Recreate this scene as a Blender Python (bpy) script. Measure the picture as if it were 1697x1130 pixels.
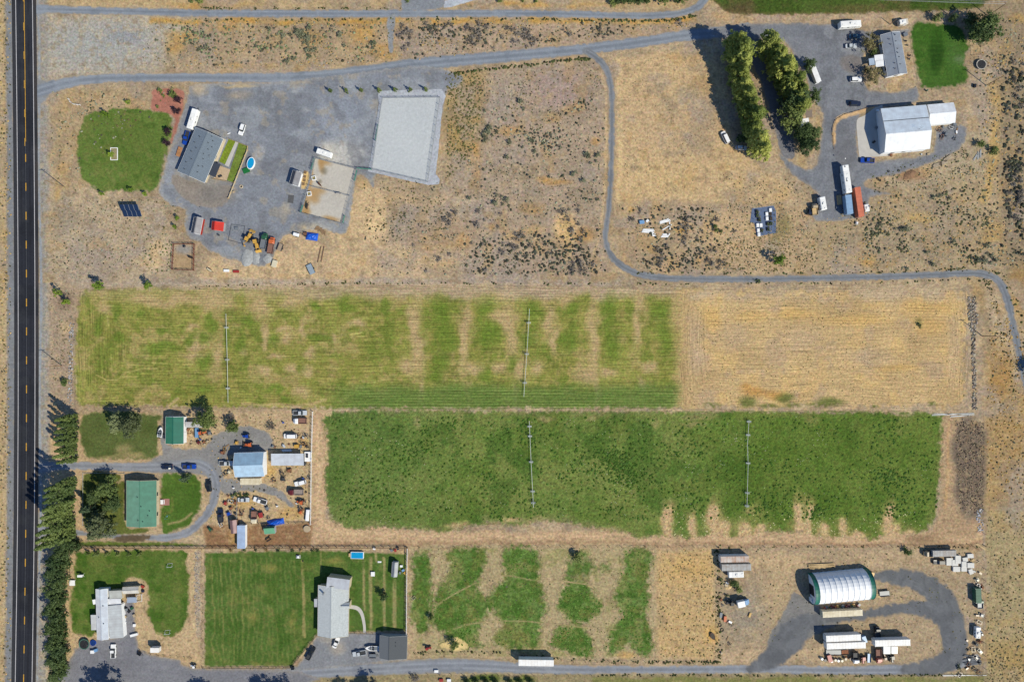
import bpy, bmesh, math, random
import numpy as np
from mathutils import Vector, Matrix
random.seed(7); R = math.radians
for o in list(bpy.data.objects): bpy.data.objects.remove(o)
scene = bpy.context.scene; col = scene.collection

# ---------------------------------------------------------------- camera, sky, sun, exposure
CAM_H = 283.0                       # drone height in metres; 1 photo pixel = 0.25 m on the ground
S, CX, CY = 0.25, 848.5, 565.0
cam = bpy.data.cameras.new('camera'); cam.sensor_width = 36; cam.lens = 36 * CAM_H / (1697 * S)
cam.clip_start = 1; cam.clip_end = 6000
camo = bpy.data.objects.new('camera', cam); camo.location = (0, 0, CAM_H); col.objects.link(camo); scene.camera = camo
SUN_EL, SUN_DX, SUN_DY = R(43), .79, -.61          # the sun stands to the lower right of the picture
w = bpy.data.worlds.new('World'); scene.world = w; w.use_nodes = True
nt = w.node_tree; bg = nt.nodes['Background']; sk = nt.nodes.new('ShaderNodeTexSky'); sk.sky_type = 'NISHITA'
sk.sun_disc = False; sk.sun_elevation = SUN_EL; sk.sun_rotation = math.atan2(SUN_DX, SUN_DY); sk.dust_density = 0.; sk.ozone_density = 6.; sk.altitude = 500
nt.links.new(sk.outputs[0], bg.inputs[0]); bg.inputs[1].default_value = 0.125
sl = bpy.data.lights.new('sun', 'SUN'); sl.energy = 5.0; sl.angle = R(.53); sl.color = (1, .93, .755)
so = bpy.data.objects.new('sun', sl); col.objects.link(so); so.location = (150, -120, 200)
so.rotation_euler = Vector((SUN_DX * math.cos(SUN_EL), SUN_DY * math.cos(SUN_EL), math.sin(SUN_EL))).to_track_quat('Z', 'Y').to_euler()
vs = scene.view_settings; vs.view_transform = 'Standard'; vs.look = 'None'; vs.gamma = 1; vs.exposure = 0.3; vs.use_curve_mapping = False
scene.cycles.max_bounces = 5; scene.cycles.diffuse_bounces = 2; scene.cycles.transparent_max_bounces = 6

# ---------------------------------------------------------------- small helpers
KEXP = 1.5                          # albedo that a sunlit flat surface needs = linear photo value / KEXP
def lin(v):
    v = v / 255.
    return v / 12.92 if v <= .04045 else ((v + .055) / 1.055) ** 2.4
def C(r, g, b): return tuple(min(.85, lin(v) / KEXP) for v in (r, g, b))
def P(px, py, z=0.):                # photo pixel -> world point at height z
    k = S * (CAM_H - z) / CAM_H
    return Vector(((px - CX) * k, (CY - py) * k, z))
def tag(o, label=None, cat=None, group=None, kind=None):
    if label: o['label'] = label
    if cat: o['category'] = cat
    if group: o['group'] = group
    if kind: o['kind'] = kind
    return o
def root(name, loc, rz=0, label=None, cat=None, group=None):
    o = bpy.data.objects.new(name, None); col.objects.link(o); o.location = loc; o.rotation_euler = (0, 0, rz)
    o.empty_display_size = .3
    return tag(o, label, cat, group)

def M(name, rgb, rough=.7, metal=0., var=.12, scale=1.5, stripes=None, bump=0., spec=.3, second=None, trans=0., coat=0.):
    m = bpy.data.materials.get(name)
    if m: return m
    m = bpy.data.materials.new(name); m.use_nodes = True; t = m.node_tree; N = t.nodes; L = t.links
    b = N['Principled BSDF']; b.inputs['Roughness'].default_value = rough; b.inputs['Metallic'].default_value = metal
    b.inputs['Specular IOR Level'].default_value = spec; b.inputs['Coat Weight'].default_value = coat
    tc = N.new('ShaderNodeTexCoord'); no = N.new('ShaderNodeTexNoise'); no.inputs['Scale'].default_value = scale; no.inputs['Detail'].default_value = 5
    L.new(tc.outputs['Object'], no.inputs['Vector'])
    mr = N.new('ShaderNodeMapRange'); mr.inputs[1].default_value = .3; mr.inputs[2].default_value = .7
    L.new(no.outputs[0], mr.inputs[0])
    mx = N.new('ShaderNodeMix'); mx.data_type = 'RGBA'
    lo = second or tuple(v * (1 - var) for v in rgb); hi = tuple(min(.9, v * (1 + var)) for v in rgb)
    mx.inputs[6].default_value = (*lo, 1); mx.inputs[7].default_value = (*hi, 1); L.new(mr.outputs[0], mx.inputs[0])
    out = mx.outputs[2]
    if stripes:                     # (axis, period in m, depth): seams or boards as fine relief
        ax, per, dep = stripes
        sx = N.new('ShaderNodeSeparateXYZ'); L.new(tc.outputs['Object'], sx.inputs[0])
        ma = N.new('ShaderNodeMath'); ma.operation = 'MULTIPLY'; ma.inputs[1].default_value = 1 / per; L.new(sx.outputs[ax], ma.inputs[0])
        fr = N.new('ShaderNodeMath'); fr.operation = 'FRACT'; L.new(ma.outputs[0], fr.inputs[0])
        st = N.new('ShaderNodeMapRange'); st.inputs[1].default_value = .0; st.inputs[2].default_value = .22; st.inputs[3].default_value = 1 - dep; st.inputs[4].default_value = 1
        L.new(fr.outputs[0], st.inputs[0])
        vm = N.new('ShaderNodeVectorMath'); vm.operation = 'SCALE'; L.new(out, vm.inputs[0]); L.new(st.outputs[0], vm.inputs[3]); out = vm.outputs[0]
    L.new(out, b.inputs['Base Color'])
    if bump:
        bp = N.new('ShaderNodeBump'); bp.inputs['Strength'].default_value = bump; bp.inputs['Distance'].default_value = .1
        L.new(no.outputs[0], bp.inputs['Height']); L.new(bp.outputs[0], b.inputs['Normal'])
    if trans:
        tr = N.new('ShaderNodeBsdfTranslucent'); ms = N.new('ShaderNodeMixShader'); ms.inputs[0].default_value = trans
        L.new(out, tr.inputs[0]); L.new(b.outputs[0], ms.inputs[1]); L.new(tr.outputs[0], ms.inputs[2])
        L.new(ms.outputs[0], N['Material Output'].inputs[0])
    return m

class MB:                           # collects shapes, then links them as one mesh object
    def __init__(s): s.v = []; s.f = []
    def add(s, vs, fs):
        n = len(s.v); s.v += [tuple(v) for v in vs]; s.f += [tuple(i + n for i in f) for f in fs]; return s
    def box(s, c, d, rz=0, ry=0, taper=1., tx=None):
        x, y, z = (k / 2 for k in d); ty = taper; tx = taper if tx is None else tx
        vs = [Vector(p) for p in ((-x, -y, -z), (x, -y, -z), (x, y, -z), (-x, y, -z), (-x * tx, -y * ty, z), (x * tx, -y * ty, z), (x * tx, y * ty, z), (-x * tx, y * ty, z))]
        m = Matrix.Rotation(rz, 3, 'Z') @ Matrix.Rotation(ry, 3, 'Y'); c = Vector(c)
        return s.add([m @ v + c for v in vs], [(3, 2, 1, 0), (4, 5, 6, 7), (0, 1, 5, 4), (1, 2, 6, 5), (2, 3, 7, 6), (3, 0, 4, 7)])
    def slab(s, q, t):              # a quad given by 4 top points, thickened downwards
        q = [Vector(p) for p in q]; d = Vector((0, 0, -t)); n = len(q)
        return s.add(q + [p + d for p in q], [tuple(range(n)), tuple(range(2 * n - 1, n - 1, -1))] + [(i, n + i, n + (i + 1) % n, (i + 1) % n) for i in range(n)])
    def prism(s, poly, z0, z1, k=1.):
        n = len(poly); cx = sum(p[0] for p in poly) / n; cy = sum(p[1] for p in poly) / n
        return s.add([(x, y, z0) for x, y in poly] + [(cx + (x - cx) * k, cy + (y - cy) * k, z1) for x, y in poly],
                     [tuple(range(n - 1, -1, -1)), tuple(range(n, 2 * n))] + [(i, (i + 1) % n, n + (i + 1) % n, n + i) for i in range(n)])
    def xprof(s, prof, y0, y1, inset=None):   # side profile (x,z) extruded along y
        n = len(prof); a = [(x, y0, z) for x, z in prof]; b = [(x, y1, z) for x, z in prof]
        return s.add(a + b, [tuple(range(n)), tuple(range(2 * n - 1, n - 1, -1))] + [(i, n + i, n + (i + 1) % n, (i + 1) % n) for i in range(n)])
    def tube(s, a, b, r, n=6, r2=None):
        a, b = Vector(a), Vector(b); d = (b - a); r2 = r if r2 is None else r2
        if d.length < 1e-6: return s
        q = d.to_track_quat('Z', 'Y'); ring = [(math.cos(2 * math.pi * i / n), math.sin(2 * math.pi * i / n)) for i in range(n)]
        return s.add([a + q @ Vector((x * r, y * r, 0)) for x, y in ring] + [b + q @ Vector((x * r2, y * r2, 0)) for x, y in ring],
                     [tuple(range(n - 1, -1, -1)), tuple(range(n, 2 * n))] + [(i, (i + 1) % n, n + (i + 1) % n, n + i) for i in range(n)])
    def ringtube(s, c, R_, r, n=16, m=5, axis='Z', sx=1, sy=1):
        vs = []; fs = []
        for i in range(n):
            a = 2 * math.pi * i / n
            for j in range(m):
                b = 2 * math.pi * j / m; rr = R_ + r * math.cos(b); p = (rr * math.cos(a) * sx, rr * math.sin(a) * sy, r * math.sin(b))
                if axis == 'Y': p = (p[0], p[2], p[1])
                if axis == 'X': p = (p[2], p[0], p[1])
                vs.append(Vector(p) + Vector(c))
                fs.append((i * m + j, ((i + 1) % n) * m + j, ((i + 1) % n) * m + (j + 1) % m, i * m + (j + 1) % m))
        return s.add(vs, fs)
    def lathe(s, prof, c=(0, 0, 0), n=16, sx=1, sy=1, cap=True):  # (r,z) profile
        vs = []; fs = []; k = len(prof); c = Vector(c)
        for i in range(n):
            a = 2 * math.pi * i / n
            vs += [c + Vector((r * math.cos(a) * sx, r * math.sin(a) * sy, z)) for r, z in prof]
            for j in range(k - 1): fs.append((i * k + j, ((i + 1) % n) * k + j, ((i + 1) % n) * k + j + 1, i * k + j + 1))
        s.add(vs, fs)
        return s.add([vs[i * k + k - 1] for i in range(n)], [tuple(range(n))]) if prof[-1][0] > .01 and cap else s
    def build(s, name, mat, parent=None, smooth=False):
        me = bpy.data.meshes.new(name); me.from_pydata(s.v, [], s.f); me.materials.append(mat)
        if smooth: me.shade_smooth()
        o = bpy.data.objects.new(name, me); col.objects.link(o); o.parent = parent
        return o
def copy_tree(o, parent=None):
    c = o.copy(); col.objects.link(c); c.parent = parent
    for ch in o.children: copy_tree(ch, c)
    return c

# ---------------------------------------------------------------- numpy noise and masks, all in photo-pixel units of ground
_rng = np.random.default_rng(3); _tab = _rng.random((256, 256)).astype(np.float32)
def vnoise(x, y, s, seed=0):
    x = x / s + seed * 17.13; y = y / s + seed * 31.7; xi = np.floor(x).astype(np.int64); yi = np.floor(y).astype(np.int64)
    fx = x - xi; fy = y - yi; fx = fx * fx * (3 - 2 * fx); fy = fy * fy * (3 - 2 * fy)
    g = lambda a, b: _tab[a & 255, b & 255]
    return (g(xi, yi) * (1 - fx) + g(xi + 1, yi) * fx) * (1 - fy) + (g(xi, yi + 1) * (1 - fx) + g(xi + 1, yi + 1) * fx) * fy
def fbm(x, y, s, seed=0, o=4):
    t = 0; a = .5; n = 0
    for i in range(o): t = t + a * vnoise(x, y, s / 2 ** i, seed + i * 5); n += a; a *= .55
    return t / n
def sstep(e0, e1, v):
    t = np.clip((v - e0) / (e1 - e0), 0, 1); return t * t * (3 - 2 * t)
def dseg(x, y, a, b):
    dx, dy = b[0] - a[0], b[1] - a[1]; l = dx * dx + dy * dy + 1e-9
    t = np.clip(((x - a[0]) * dx + (y - a[1]) * dy) / l, 0, 1)
    return np.hypot(x - a[0] - t * dx, y - a[1] - t * dy)
def sdpoly(x, y, p):
    d = np.full(x.shape, 1e9); ins = np.zeros(x.shape, bool); n = len(p)
    for i in range(n):
        a, b = p[i], p[(i + 1) % n]; d = np.minimum(d, dseg(x, y, a, b))
        if a[1] != b[1]:
            c = ((a[1] > y) != (b[1] > y)) & (x < (b[0] - a[0]) * (y - a[1]) / (b[1] - a[1]) + a[0]); ins ^= c
    return np.where(ins, -d, d)
def smooth(pts, n=6, closed=False):  # Catmull-Rom through the points
    out = []; m = len(pts)
    for i in range(m if closed else m - 1):
        g = lambda k: np.array(pts[(i + k) % m] if closed else pts[min(max(i + k, 0), m - 1)], float)
        p0, p1, p2, p3 = g(-1), g(0), g(1), g(2)
        for j in range(n):
            t = j / n
            out.append(tuple(.5 * (2 * p1 + (p2 - p0) * t + (2 * p0 - 5 * p1 + 4 * p2 - p3) * t * t + (3 * p1 - p0 - 3 * p2 + p3) * t ** 3)))
    if not closed: out.append(tuple(map(float, pts[-1])))
    return out
def sdline(x, y, pts, ws):           # tapered stroke: width per point
    d = np.full(x.shape, 1e9)
    if not hasattr(ws, '__len__'): ws = [ws] * len(pts)
    for i in range(len(pts) - 1):
        a, b = pts[i], pts[i + 1]; dx, dy = b[0] - a[0], b[1] - a[1]; l = dx * dx + dy * dy + 1e-9
        t = np.clip(((x - a[0]) * dx + (y - a[1]) * dy) / l, 0, 1)
        d = np.minimum(d, np.hypot(x - a[0] - t * dx, y - a[1] - t * dy) - (ws[i] + (ws[i + 1] - ws[i]) * t) / 2)
    return d
_lut = np.array([lin(i) for i in range(256)])
class Paint:                         # ground colours (reflectance) from masks; colours are given as photo sRGB
    def __init__(s, x, y, base, var=14, vs=60, seed=1, warp=5):
        s.x, s.y = x, y; n = fbm(x, y, vs, seed)[:, None] - .5
        s.c = np.array(base, float)[None, :] + n * 2 * var * np.array([1, .95, .8]); s.wx = (fbm(x, y, 26, 40, 3) - .5) * 2 * warp; s.wy = (fbm(x, y, 26, 57, 3) - .5) * 2 * warp
    def mix(s, m, rgb):
        if not hasattr(rgb, 'shape'): rgb = np.array(rgb, float)[None, :]
        s.c = s.c + (rgb - s.c) * m[:, None]
    def local(s, x0, y0, x1, y1): return np.nonzero((s.x > x0) & (s.x < x1) & (s.y > y0) & (s.y < y1))[0]
    def put(s, i, m, rgb): s.c[i] += (np.array(rgb, float)[None, :] - s.c[i]) * m[:, None]
    def blob(s, cx, cy, rx, ry, rgb, k=.8, soft=.7, rot=0):
        i = s.local(cx - 2 * max(rx, ry) - 10, cy - 2 * max(rx, ry) - 10, cx + 2 * max(rx, ry) + 10, cy + 2 * max(rx, ry) + 10)
        if not len(i): return
        dx = s.x[i] + s.wx[i] - cx; dy = s.y[i] + s.wy[i] - cy; a = R(rot)
        u = (dx * math.cos(a) + dy * math.sin(a)) / rx; v = (-dx * math.sin(a) + dy * math.cos(a)) / ry
        s.put(i, k * (1 - sstep(1 - soft, 1 + soft * .8, np.hypot(u, v))), rgb)
    def line(s, pts, w, rgb, k=.7, soft=1.2, sm=True, warp=.4):
        pts = smooth(pts) if sm and len(pts) > 2 else pts; xs = [p[0] for p in pts]; ys = [p[1] for p in pts]
        i = s.local(min(xs) - w - 6, min(ys) - w - 6, max(xs) + w + 6, max(ys) + w + 6)
        if not len(i): return
        d = sdline(s.x[i] + s.wx[i] * warp, s.y[i] + s.wy[i] * warp, pts, w); s.put(i, k * (1 - sstep(-soft, soft, d)), rgb)
    def poly(s, p, rgb, k=.9, soft=4, warp=1):
        xs = [q[0] for q in p]; ys = [q[1] for q in p]; i = s.local(min(xs) - soft - 12, min(ys) - soft - 12, max(xs) + soft + 12, max(ys) + soft + 12)
        if not len(i): return
        d = sdpoly(s.x[i] + s.wx[i] * warp, s.y[i] + s.wy[i] * warp, p); s.put(i, k * (1 - sstep(-soft, soft, d)), rgb)
    def spots(s, sc, thr, soft, rgb, k=.7, seed=9, where=None, o=4):
        m = k * sstep(thr, thr + soft, fbm(s.x, s.y, sc, seed, o))
        if where is not None: m = m * where
        s.mix(m, rgb)
    def out(s):
        c = np.clip(s.c, 0, 255); lo = np.floor(c).astype(int); hi = np.minimum(lo + 1, 255); f = c - lo
        return (_lut[lo] * (1 - f) + _lut[hi] * f) / KEXP

def gmat(name, f1=.9, k1=.25, f2=3.5, k2=.25, bump=.5, rows=0., rough=.95, dist=.25, tint=.35):
    """ground material: the 'col' attribute times two noises (and noise drawn out along the rows), fine relief as bump"""
    m = bpy.data.materials.get(name)
    if m: return m
    m = bpy.data.materials.new(name); m.use_nodes = True; t = m.node_tree; N = t.nodes; L = t.links; b = N['Principled BSDF']
    b.inputs['Roughness'].default_value = rough; b.inputs['Specular IOR Level'].default_value = .12
    at = N.new('ShaderNodeAttribute'); at.attribute_name = 'col'; tc = N.new('ShaderNodeTexCoord')
    def noise(vec, sc, k, det=4):
        n = N.new('ShaderNodeTexNoise'); n.inputs['Scale'].default_value = sc; n.inputs['Detail'].default_value = det; n.inputs['Roughness'].default_value = .72
        L.new(vec, n.inputs['Vector']); r = N.new('ShaderNodeMapRange'); r.inputs[1].default_value = .28; r.inputs[2].default_value = .72
        r.inputs[3].default_value = 1 - k; r.inputs[4].default_value = 1 + k; r.clamp = False; L.new(n.outputs[0], r.inputs[0]); return n, r
    n1, r1 = noise(tc.outputs['Object'], f1, k1); n2, r2 = noise(tc.outputs['Object'], f2 * .6, k2, 6)
    mm = N.new('ShaderNodeMath'); mm.operation = 'MULTIPLY'; L.new(r1.outputs[0], mm.inputs[0]); L.new(r2.outputs[0], mm.inputs[1]); fac = mm.outputs[0]
    if rows:
        ra = N.new('ShaderNodeAttribute'); ra.attribute_name = 'rowv'; vm = N.new('ShaderNodeVectorMath'); vm.operation = 'MULTIPLY'; vm.inputs[1].default_value = (.035, .62, 1)
        L.new(ra.outputs['Vector'], vm.inputs[0]); n3, r3 = noise(vm.outputs[0], 1., rows, 3)
        m3 = N.new('ShaderNodeMath'); m3.operation = 'MULTIPLY'; L.new(fac, m3.inputs[0]); L.new(r3.outputs[0], m3.inputs[1]); fac = m3.outputs[0]
    tn = N.new('ShaderNodeTexNoise'); tn.inputs['Scale'].default_value = f2 * .55; tn.inputs['Detail'].default_value = 2; L.new(tc.outputs['Object'], tn.inputs['Vector'])
    ta = N.new('ShaderNodeVectorMath'); ta.operation = 'MULTIPLY_ADD'; ta.inputs[1].default_value = (tint,) * 3; ta.inputs[2].default_value = (1 - tint * .5,) * 3; L.new(tn.outputs['Color'], ta.inputs[0])
    tm = N.new('ShaderNodeVectorMath'); tm.operation = 'MULTIPLY'; L.new(at.outputs['Color'], tm.inputs[0]); L.new(ta.outputs[0], tm.inputs[1])
    sc = N.new('ShaderNodeVectorMath'); sc.operation = 'SCALE'; L.new(tm.outputs[0], sc.inputs[0]); L.new(fac, sc.inputs[3]); L.new(sc.outputs[0], b.inputs['Base Color'])
    ad = N.new('ShaderNodeMath'); ad.operation = 'ADD'; L.new(n1.outputs[0], ad.inputs[0]); L.new(n2.outputs[0], ad.inputs[1])
    bp = N.new('ShaderNodeBump'); bp.inputs['Strength'].default_value = bump; bp.inputs['Distance'].default_value = dist; L.new(ad.outputs[0], bp.inputs['Height']); L.new(bp.outputs[0], b.inputs['Normal'])
    return m
def mesh_np(name, V, F, mat, colr=None, rowv=None):
    me = bpy.data.meshes.new(name); me.vertices.add(len(V)); me.vertices.foreach_set('co', V.astype(np.float32).ravel())
    k = F.shape[1]; me.loops.add(F.size); me.loops.foreach_set('vertex_index', F.astype(np.int32).ravel())
    me.polygons.add(len(F)); me.polygons.foreach_set('loop_start', np.arange(0, F.size, k, dtype=np.int32))
    me.update(); me.materials.append(mat)
    if colr is not None:
        a = me.color_attributes.new('col', 'FLOAT_COLOR', 'POINT'); a.data.foreach_set('color', np.hstack([colr, np.ones((len(colr), 1))]).astype(np.float32).ravel())
    if rowv is not None:
        a = me.attributes.new('rowv', 'FLOAT_VECTOR', 'POINT'); a.data.foreach_set('vector', rowv.astype(np.float32).ravel())
    o = bpy.data.objects.new(name, me); col.objects.link(o); return o
_zc = [0]
DEFER = []; REG = []; _late = [True]
def sheet(*a, **k):
    if k.get('fade', 3.) and _late[0]: DEFER.append((a, k))
    else: return _sheet(*a, **k)
def build_sheets():                  # lower sheets first, so that an upper rim can run into the one below it
    _late[0] = False
    for a, k in sorted(DEFER, key=lambda q: q[0][4]): _sheet(*a, **k)
def _sheet(name, sd, bbox, step, z, paint, mat, rowv=None, parent=None, sy=None, jit=1.2, js=9, fade=3.):
    """a ground sheet: all grid cells inside the distance mask, the rim drawn in to the exact outline; ragged by jit pixels"""
    _zc[0] += 1; z = z + _zc[0] * .0004; x0, y0, x1, y1 = bbox; sy = sy or step; gx = np.arange(x0, x1 + step, step); gy = np.arange(y0, y1 + sy, sy)
    X, Y = np.meshgrid(gx, gy); d = sd(X.ravel(), Y.ravel()).reshape(X.shape)
    if jit: d = d + (fbm(X, Y, js, 77, 3) - .5) * 2 * jit
    inc = np.minimum(np.minimum(d[:-1, :-1], d[1:, :-1]), np.minimum(d[:-1, 1:], d[1:, 1:])) < 0
    dy, dx = np.gradient(d, sy, step); g2 = dx * dx + dy * dy + .05; mv = np.clip(d, 0, 1.3 * max(step, sy))
    Xm = X - dx / g2 * mv; Ym = Y - dy / g2 * mv
    nx = len(gx); r, c = np.nonzero(inc); F = np.stack([r * nx + c, (r + 1) * nx + c, (r + 1) * nx + c + 1, r * nx + c + 1], 1)
    used = np.unique(F); rem = np.full(X.size, -1); rem[used] = np.arange(len(used)); F = rem[F]
    x = Xm.ravel()[used]; y = Ym.ravel()[used]
    V = np.stack([(x - CX) * S, (CY - y) * S, np.full(len(x), z)], 1)
    du = d.ravel()[used]; cl = paint(x, y, du)
    if fade:                        # the rim runs into the soil around it
        m = sstep(-fade, 0, du + (fbm(x, y, 5, 19, 2) - .5) * 1.6 * fade); i = np.nonzero(m > .01)[0]
        if len(i):
            tg = ground_paint(x[i], y[i])
            for s2, bb, c2 in REG:
                j = np.nonzero((x[i] > bb[0]) & (x[i] < bb[2]) & (y[i] > bb[1]) & (y[i] < bb[3]))[0]
                if len(j):
                    d2 = s2(x[i][j], y[i][j]); w_ = 1 - sstep(-4, 0, d2); j = j[w_ > .01]; d2 = d2[w_ > .01]; w_ = w_[w_ > .01]
                    if len(j): tg[j] += (c2(x[i][j], y[i][j], d2) - tg[j]) * w_[:, None]
            cl[i] += (tg - cl[i]) * m[i][:, None]
    REG.append((sd, bbox, paint))
    o = mesh_np(name, V, F, mat, cl, rowv(x, y) if rowv else None)
    o.parent = parent
    return tag(o, kind='structure')

# ================================================================ the ground and everything flat on it
def hx(y): return np.interp(y, [-60, 0, 150, 300, 450, 565, 680, 850, 1000, 1130, 1190], [38.6, 39.5, 41.3, 42.6, 43.6, 43.8, 43.7, 42.8, 40.9, 38.8, 37.8])
def ground_paint(x, y):
    p = Paint(x, y, (176, 155, 127), 24, 70, 2, 6); B, Ln, Po = p.blob, p.line, p.poly
    n = fbm(x, y, 34, 12)
    p.spots(22, .53, .2, (200, 176, 138), .6, 21); p.spots(16, .55, .14, (152, 138, 120), .6, 33)
    # large plots
    Po([(66, -40), (1190, -40), (1180, 12), (66, 14)], (192, 166, 122), .7, 6)
    Po([(66, 26), (330, 28), (250, 120), (66, 135)], (178, 170, 156), .9, 25); B(160, 72, 90, 40, (166, 166, 162), .9, .8); B(210, 60, 30, 14, (148, 150, 154), .7)
    Po([(330, 30), (720, 30), (720, 108), (340, 124)], (178, 155, 124), .6, 15); Po([(650, 34), (1170, 34), (1170, 60), (660, 104)], (178, 156, 134), .8, 12)
    Ln([(250, 36), (420, 36), (640, 35), (900, 37), (1150, 33)], 9, (200, 152, 72), .75, 4, warp=1)
    for q in ((300, 60, 26, 10), (370, 45, 24, 8), (430, 112, 60, 5), (520, 60, 22, 14), (600, 55, 22, 18), (640, 85, 24, 12), (690, 48, 30, 7), (735, 68, 14, 6), (350, 8, 60, 6), (870, 9, 120, 5), (290, 78, 16, 12)): B(*q, (196, 150, 80), .65)
    Ln([(340, 118), (480, 119), (560, 112), (620, 106)], 7, (198, 172, 132), .7, 3)
    Po([(735, 118), (1000, 100), (1004, 460), (640, 470), (600, 400), (735, 310)], (172, 153, 133), .85, 8)
    Po([(738, 120), (806, 118), (800, 240), (740, 300)], (174, 146, 96), .75, 10); B(765, 200, 28, 40, (166, 140, 88), .6); B(925, 150, 60, 35, (168, 146, 140), .75); B(840, 160, 30, 26, (160, 148, 136), .6)
    for q in ((950, 182, 18, 9), (985, 235, 8, 8), (898, 297, 10, 6), (922, 300, 26, 5), (760, 385, 40, 30), (815, 377, 6, 5), (880, 345, 18, 10), (700, 400, 30, 28), (968, 390, 16, 14), (835, 215, 22, 8), (787, 270, 9, 50), (915, 195, 14, 8)): B(*q, (194, 146, 82), .6)
    B(765, 275, 22, 22, (176, 160, 146), .9); B(775, 345, 30, 25, (178, 162, 146), .8); B(700, 330, 60, 14, (206, 176, 136), .7)
    B(936, 376, 20, 24, (218, 184, 134), .95, .35); B(945, 410, 10, 22, (204, 174, 132), .7)
    Po([(470, 392), (600, 300), (640, 318), (650, 400), (760, 440), (760, 470), (460, 470), (330, 470), (330, 430)], (206, 178, 138), .85, 12); B(620, 375, 14, 26, (226, 196, 150), .8); B(645, 395, 26, 12, (196, 172, 140), .6)
    Ln([(700, 447), (760, 432), (810, 410), (850, 390), (900, 380)], 11, (196, 166, 126), .7, 5)
    for rr in (26, 31, 38): Ln([(815 + rr * math.cos(a), 160 + rr * math.sin(a)) for a in np.linspace(-.5, 1.9, 9)], 1.3, (200, 180, 152), .7)
    for rr in (16, 22, 28, 34, 40): Ln([(748 + rr * math.cos(a), 318 + rr * 1.05 * math.sin(a)) for a in np.linspace(-.3, 1.7, 8)], 1.4, (204, 180, 145), .6)
    for k in (0, 8): Ln([(925 + k, 135), (926 + k, 180)], 1.4, (204, 180, 150), .6); Ln([(958 + k, 168), (963 + k, 182 - k), (980 + k, 196), (1004, 197 - k)], 1.3, (208, 186, 158), .6)
    for k in (0, 7): Ln([(770, 262), (850, 262 + k), (915, 272 + k), (1000, 274)], 1.2, (192, 172, 146), .6); Ln([(790, 300 - k), (860, 315 - k), (940, 290 - k)], 1.2, (190, 170, 146), .5)
    Ln([(788, 360), (789, 405)], 2, (200, 168, 120), .6); Ln([(995, 120), (1004, 160), (1004, 240), (1000, 330), (996, 370), (985, 420)], 4, (206, 178, 136), .7)
    Ln([(1028, 470), (700, 466), (330, 468), (120, 472)], 10, (176, 162, 146), .7, 4)
    # mown dry plot and the scrub under it
    Po([(1020, 98), (1180, 72), (1200, 140), (1215, 240), (1300, 300), (1340, 330), (1240, 335), (1022, 332)], (199, 171, 131), .95, 5); Ln([(1024, 98), (1026, 200), (1026, 300), (1022, 335)], 9, (220, 190, 142), .7, 4)
    for k in range(26): yy = 95 + k * 9.3; Ln([(1032, yy + 6), (1090, yy - 2 + 4 * math.sin(k)), (1150 + k, yy + 3), (1180 + k, yy + 5)], 1.1, (214, 184, 140) if k % 2 else (176, 150, 118), .45)
    B(1090, 300, 70, 30, (206, 176, 128), .6); B(1110, 200, 50, 40, (192, 166, 132), .6)
    Po([(1018, 338), (1350, 340), (1360, 450), (1060, 452), (1025, 430)], (184, 158, 124), .8, 8); B(1200, 385, 60, 30, (200, 172, 134), .8)
    for q in ((1083, 413, 10, 8), (1162, 438, 14, 12), (1128, 382, 12, 5), (1044, 345, 6, 5)): B(*q, (196, 150, 78), .7)
    B(1300, 375, 14, 22, (136, 126, 84), .7); B(1285, 400, 12, 16, (140, 128, 84), .6)
    Po([(1340, 375), (1640, 250), (1660, 450), (1340, 455)], (172, 152, 120), .75, 14); B(1500, 400, 60, 40, (160, 144, 122), .6); B(1560, 370, 50, 40, (164, 148, 128), .6); B(1520, 362, 30, 10, (204, 168, 96), .5); B(1436, 432, 12, 10, (204, 154, 76), .7)
    for rr in (60, 66, 84): Ln([(1500 + rr * math.cos(a), 372 + rr * math.sin(a)) for a in np.linspace(2.0, 3.2, 8)], 1.6, (196, 172, 136), .5)
    Po([(1655, -40), (1740, -40), (1740, 480), (1665, 470), (1650, 240)], (146, 130, 106), .8, 10); Ln([(1648, 150), (1648, 230), (1640, 290), (1632, 330)], 17, (200, 164, 100), .65, 7, warp=1.6); B(1690, 30, 14, 8, (206, 168, 96), .6); B(1648, 400, 20, 34, (190, 152, 88), .5)
    Po([(1540, 212), (1630, 212), (1630, 290), (1500, 310), (1470, 300)], (176, 160, 134), .7, 10); B(1510, 288, 26, 10, (168, 118, 78), .6)
    Po([(1500, -40), (1660, -40), (1660, 30), (1520, 26)], (150, 132, 104), .6, 12)
    Po([(1190, 26), (1520, 24), (1520, 40), (1190, 40)], (196, 170, 138), .8, 4)
    Po([(1605, 465), (1690, 640), (1740, 700), (1740, 840), (1632, 840), (1632, 480)], (172, 142, 96), .8, 12); B(1660, 620, 20, 40, (176, 130, 72), .5); B(1690, 480, 20, 40, (176, 134, 70), .6)
    # edge of the highway
    d = x - hx(y); p.mix(sstep(13, 18, d) * (1 - sstep(34, 44, d + 6 * (n - .5))), (160, 154, 144)); p.mix(sstep(-36, -28, d) * (1 - sstep(-20, -16, d)), (136, 136, 138))
    p.mix((d < -32) * .6, (190, 168, 130)); Ln([(4, -20), (6, 300), (3, 600), (2, 900), (3, 1150)], 5, (186, 158, 106), .4, 3, warp=1.2); Ln([(95, 300), (96, 340), (95, 378)], 8, (206, 160, 84), .8, 3); B(98, 235, 12, 22, (186, 152, 90), .5)
    for k, s_ in ((19, -.5), (23, .4), (28, -.3)): p.mix((1 - sstep(.4, 1.6, np.abs(d - k - 2 * (n - .5)))) * .55, (146, 144, 142))
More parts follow.
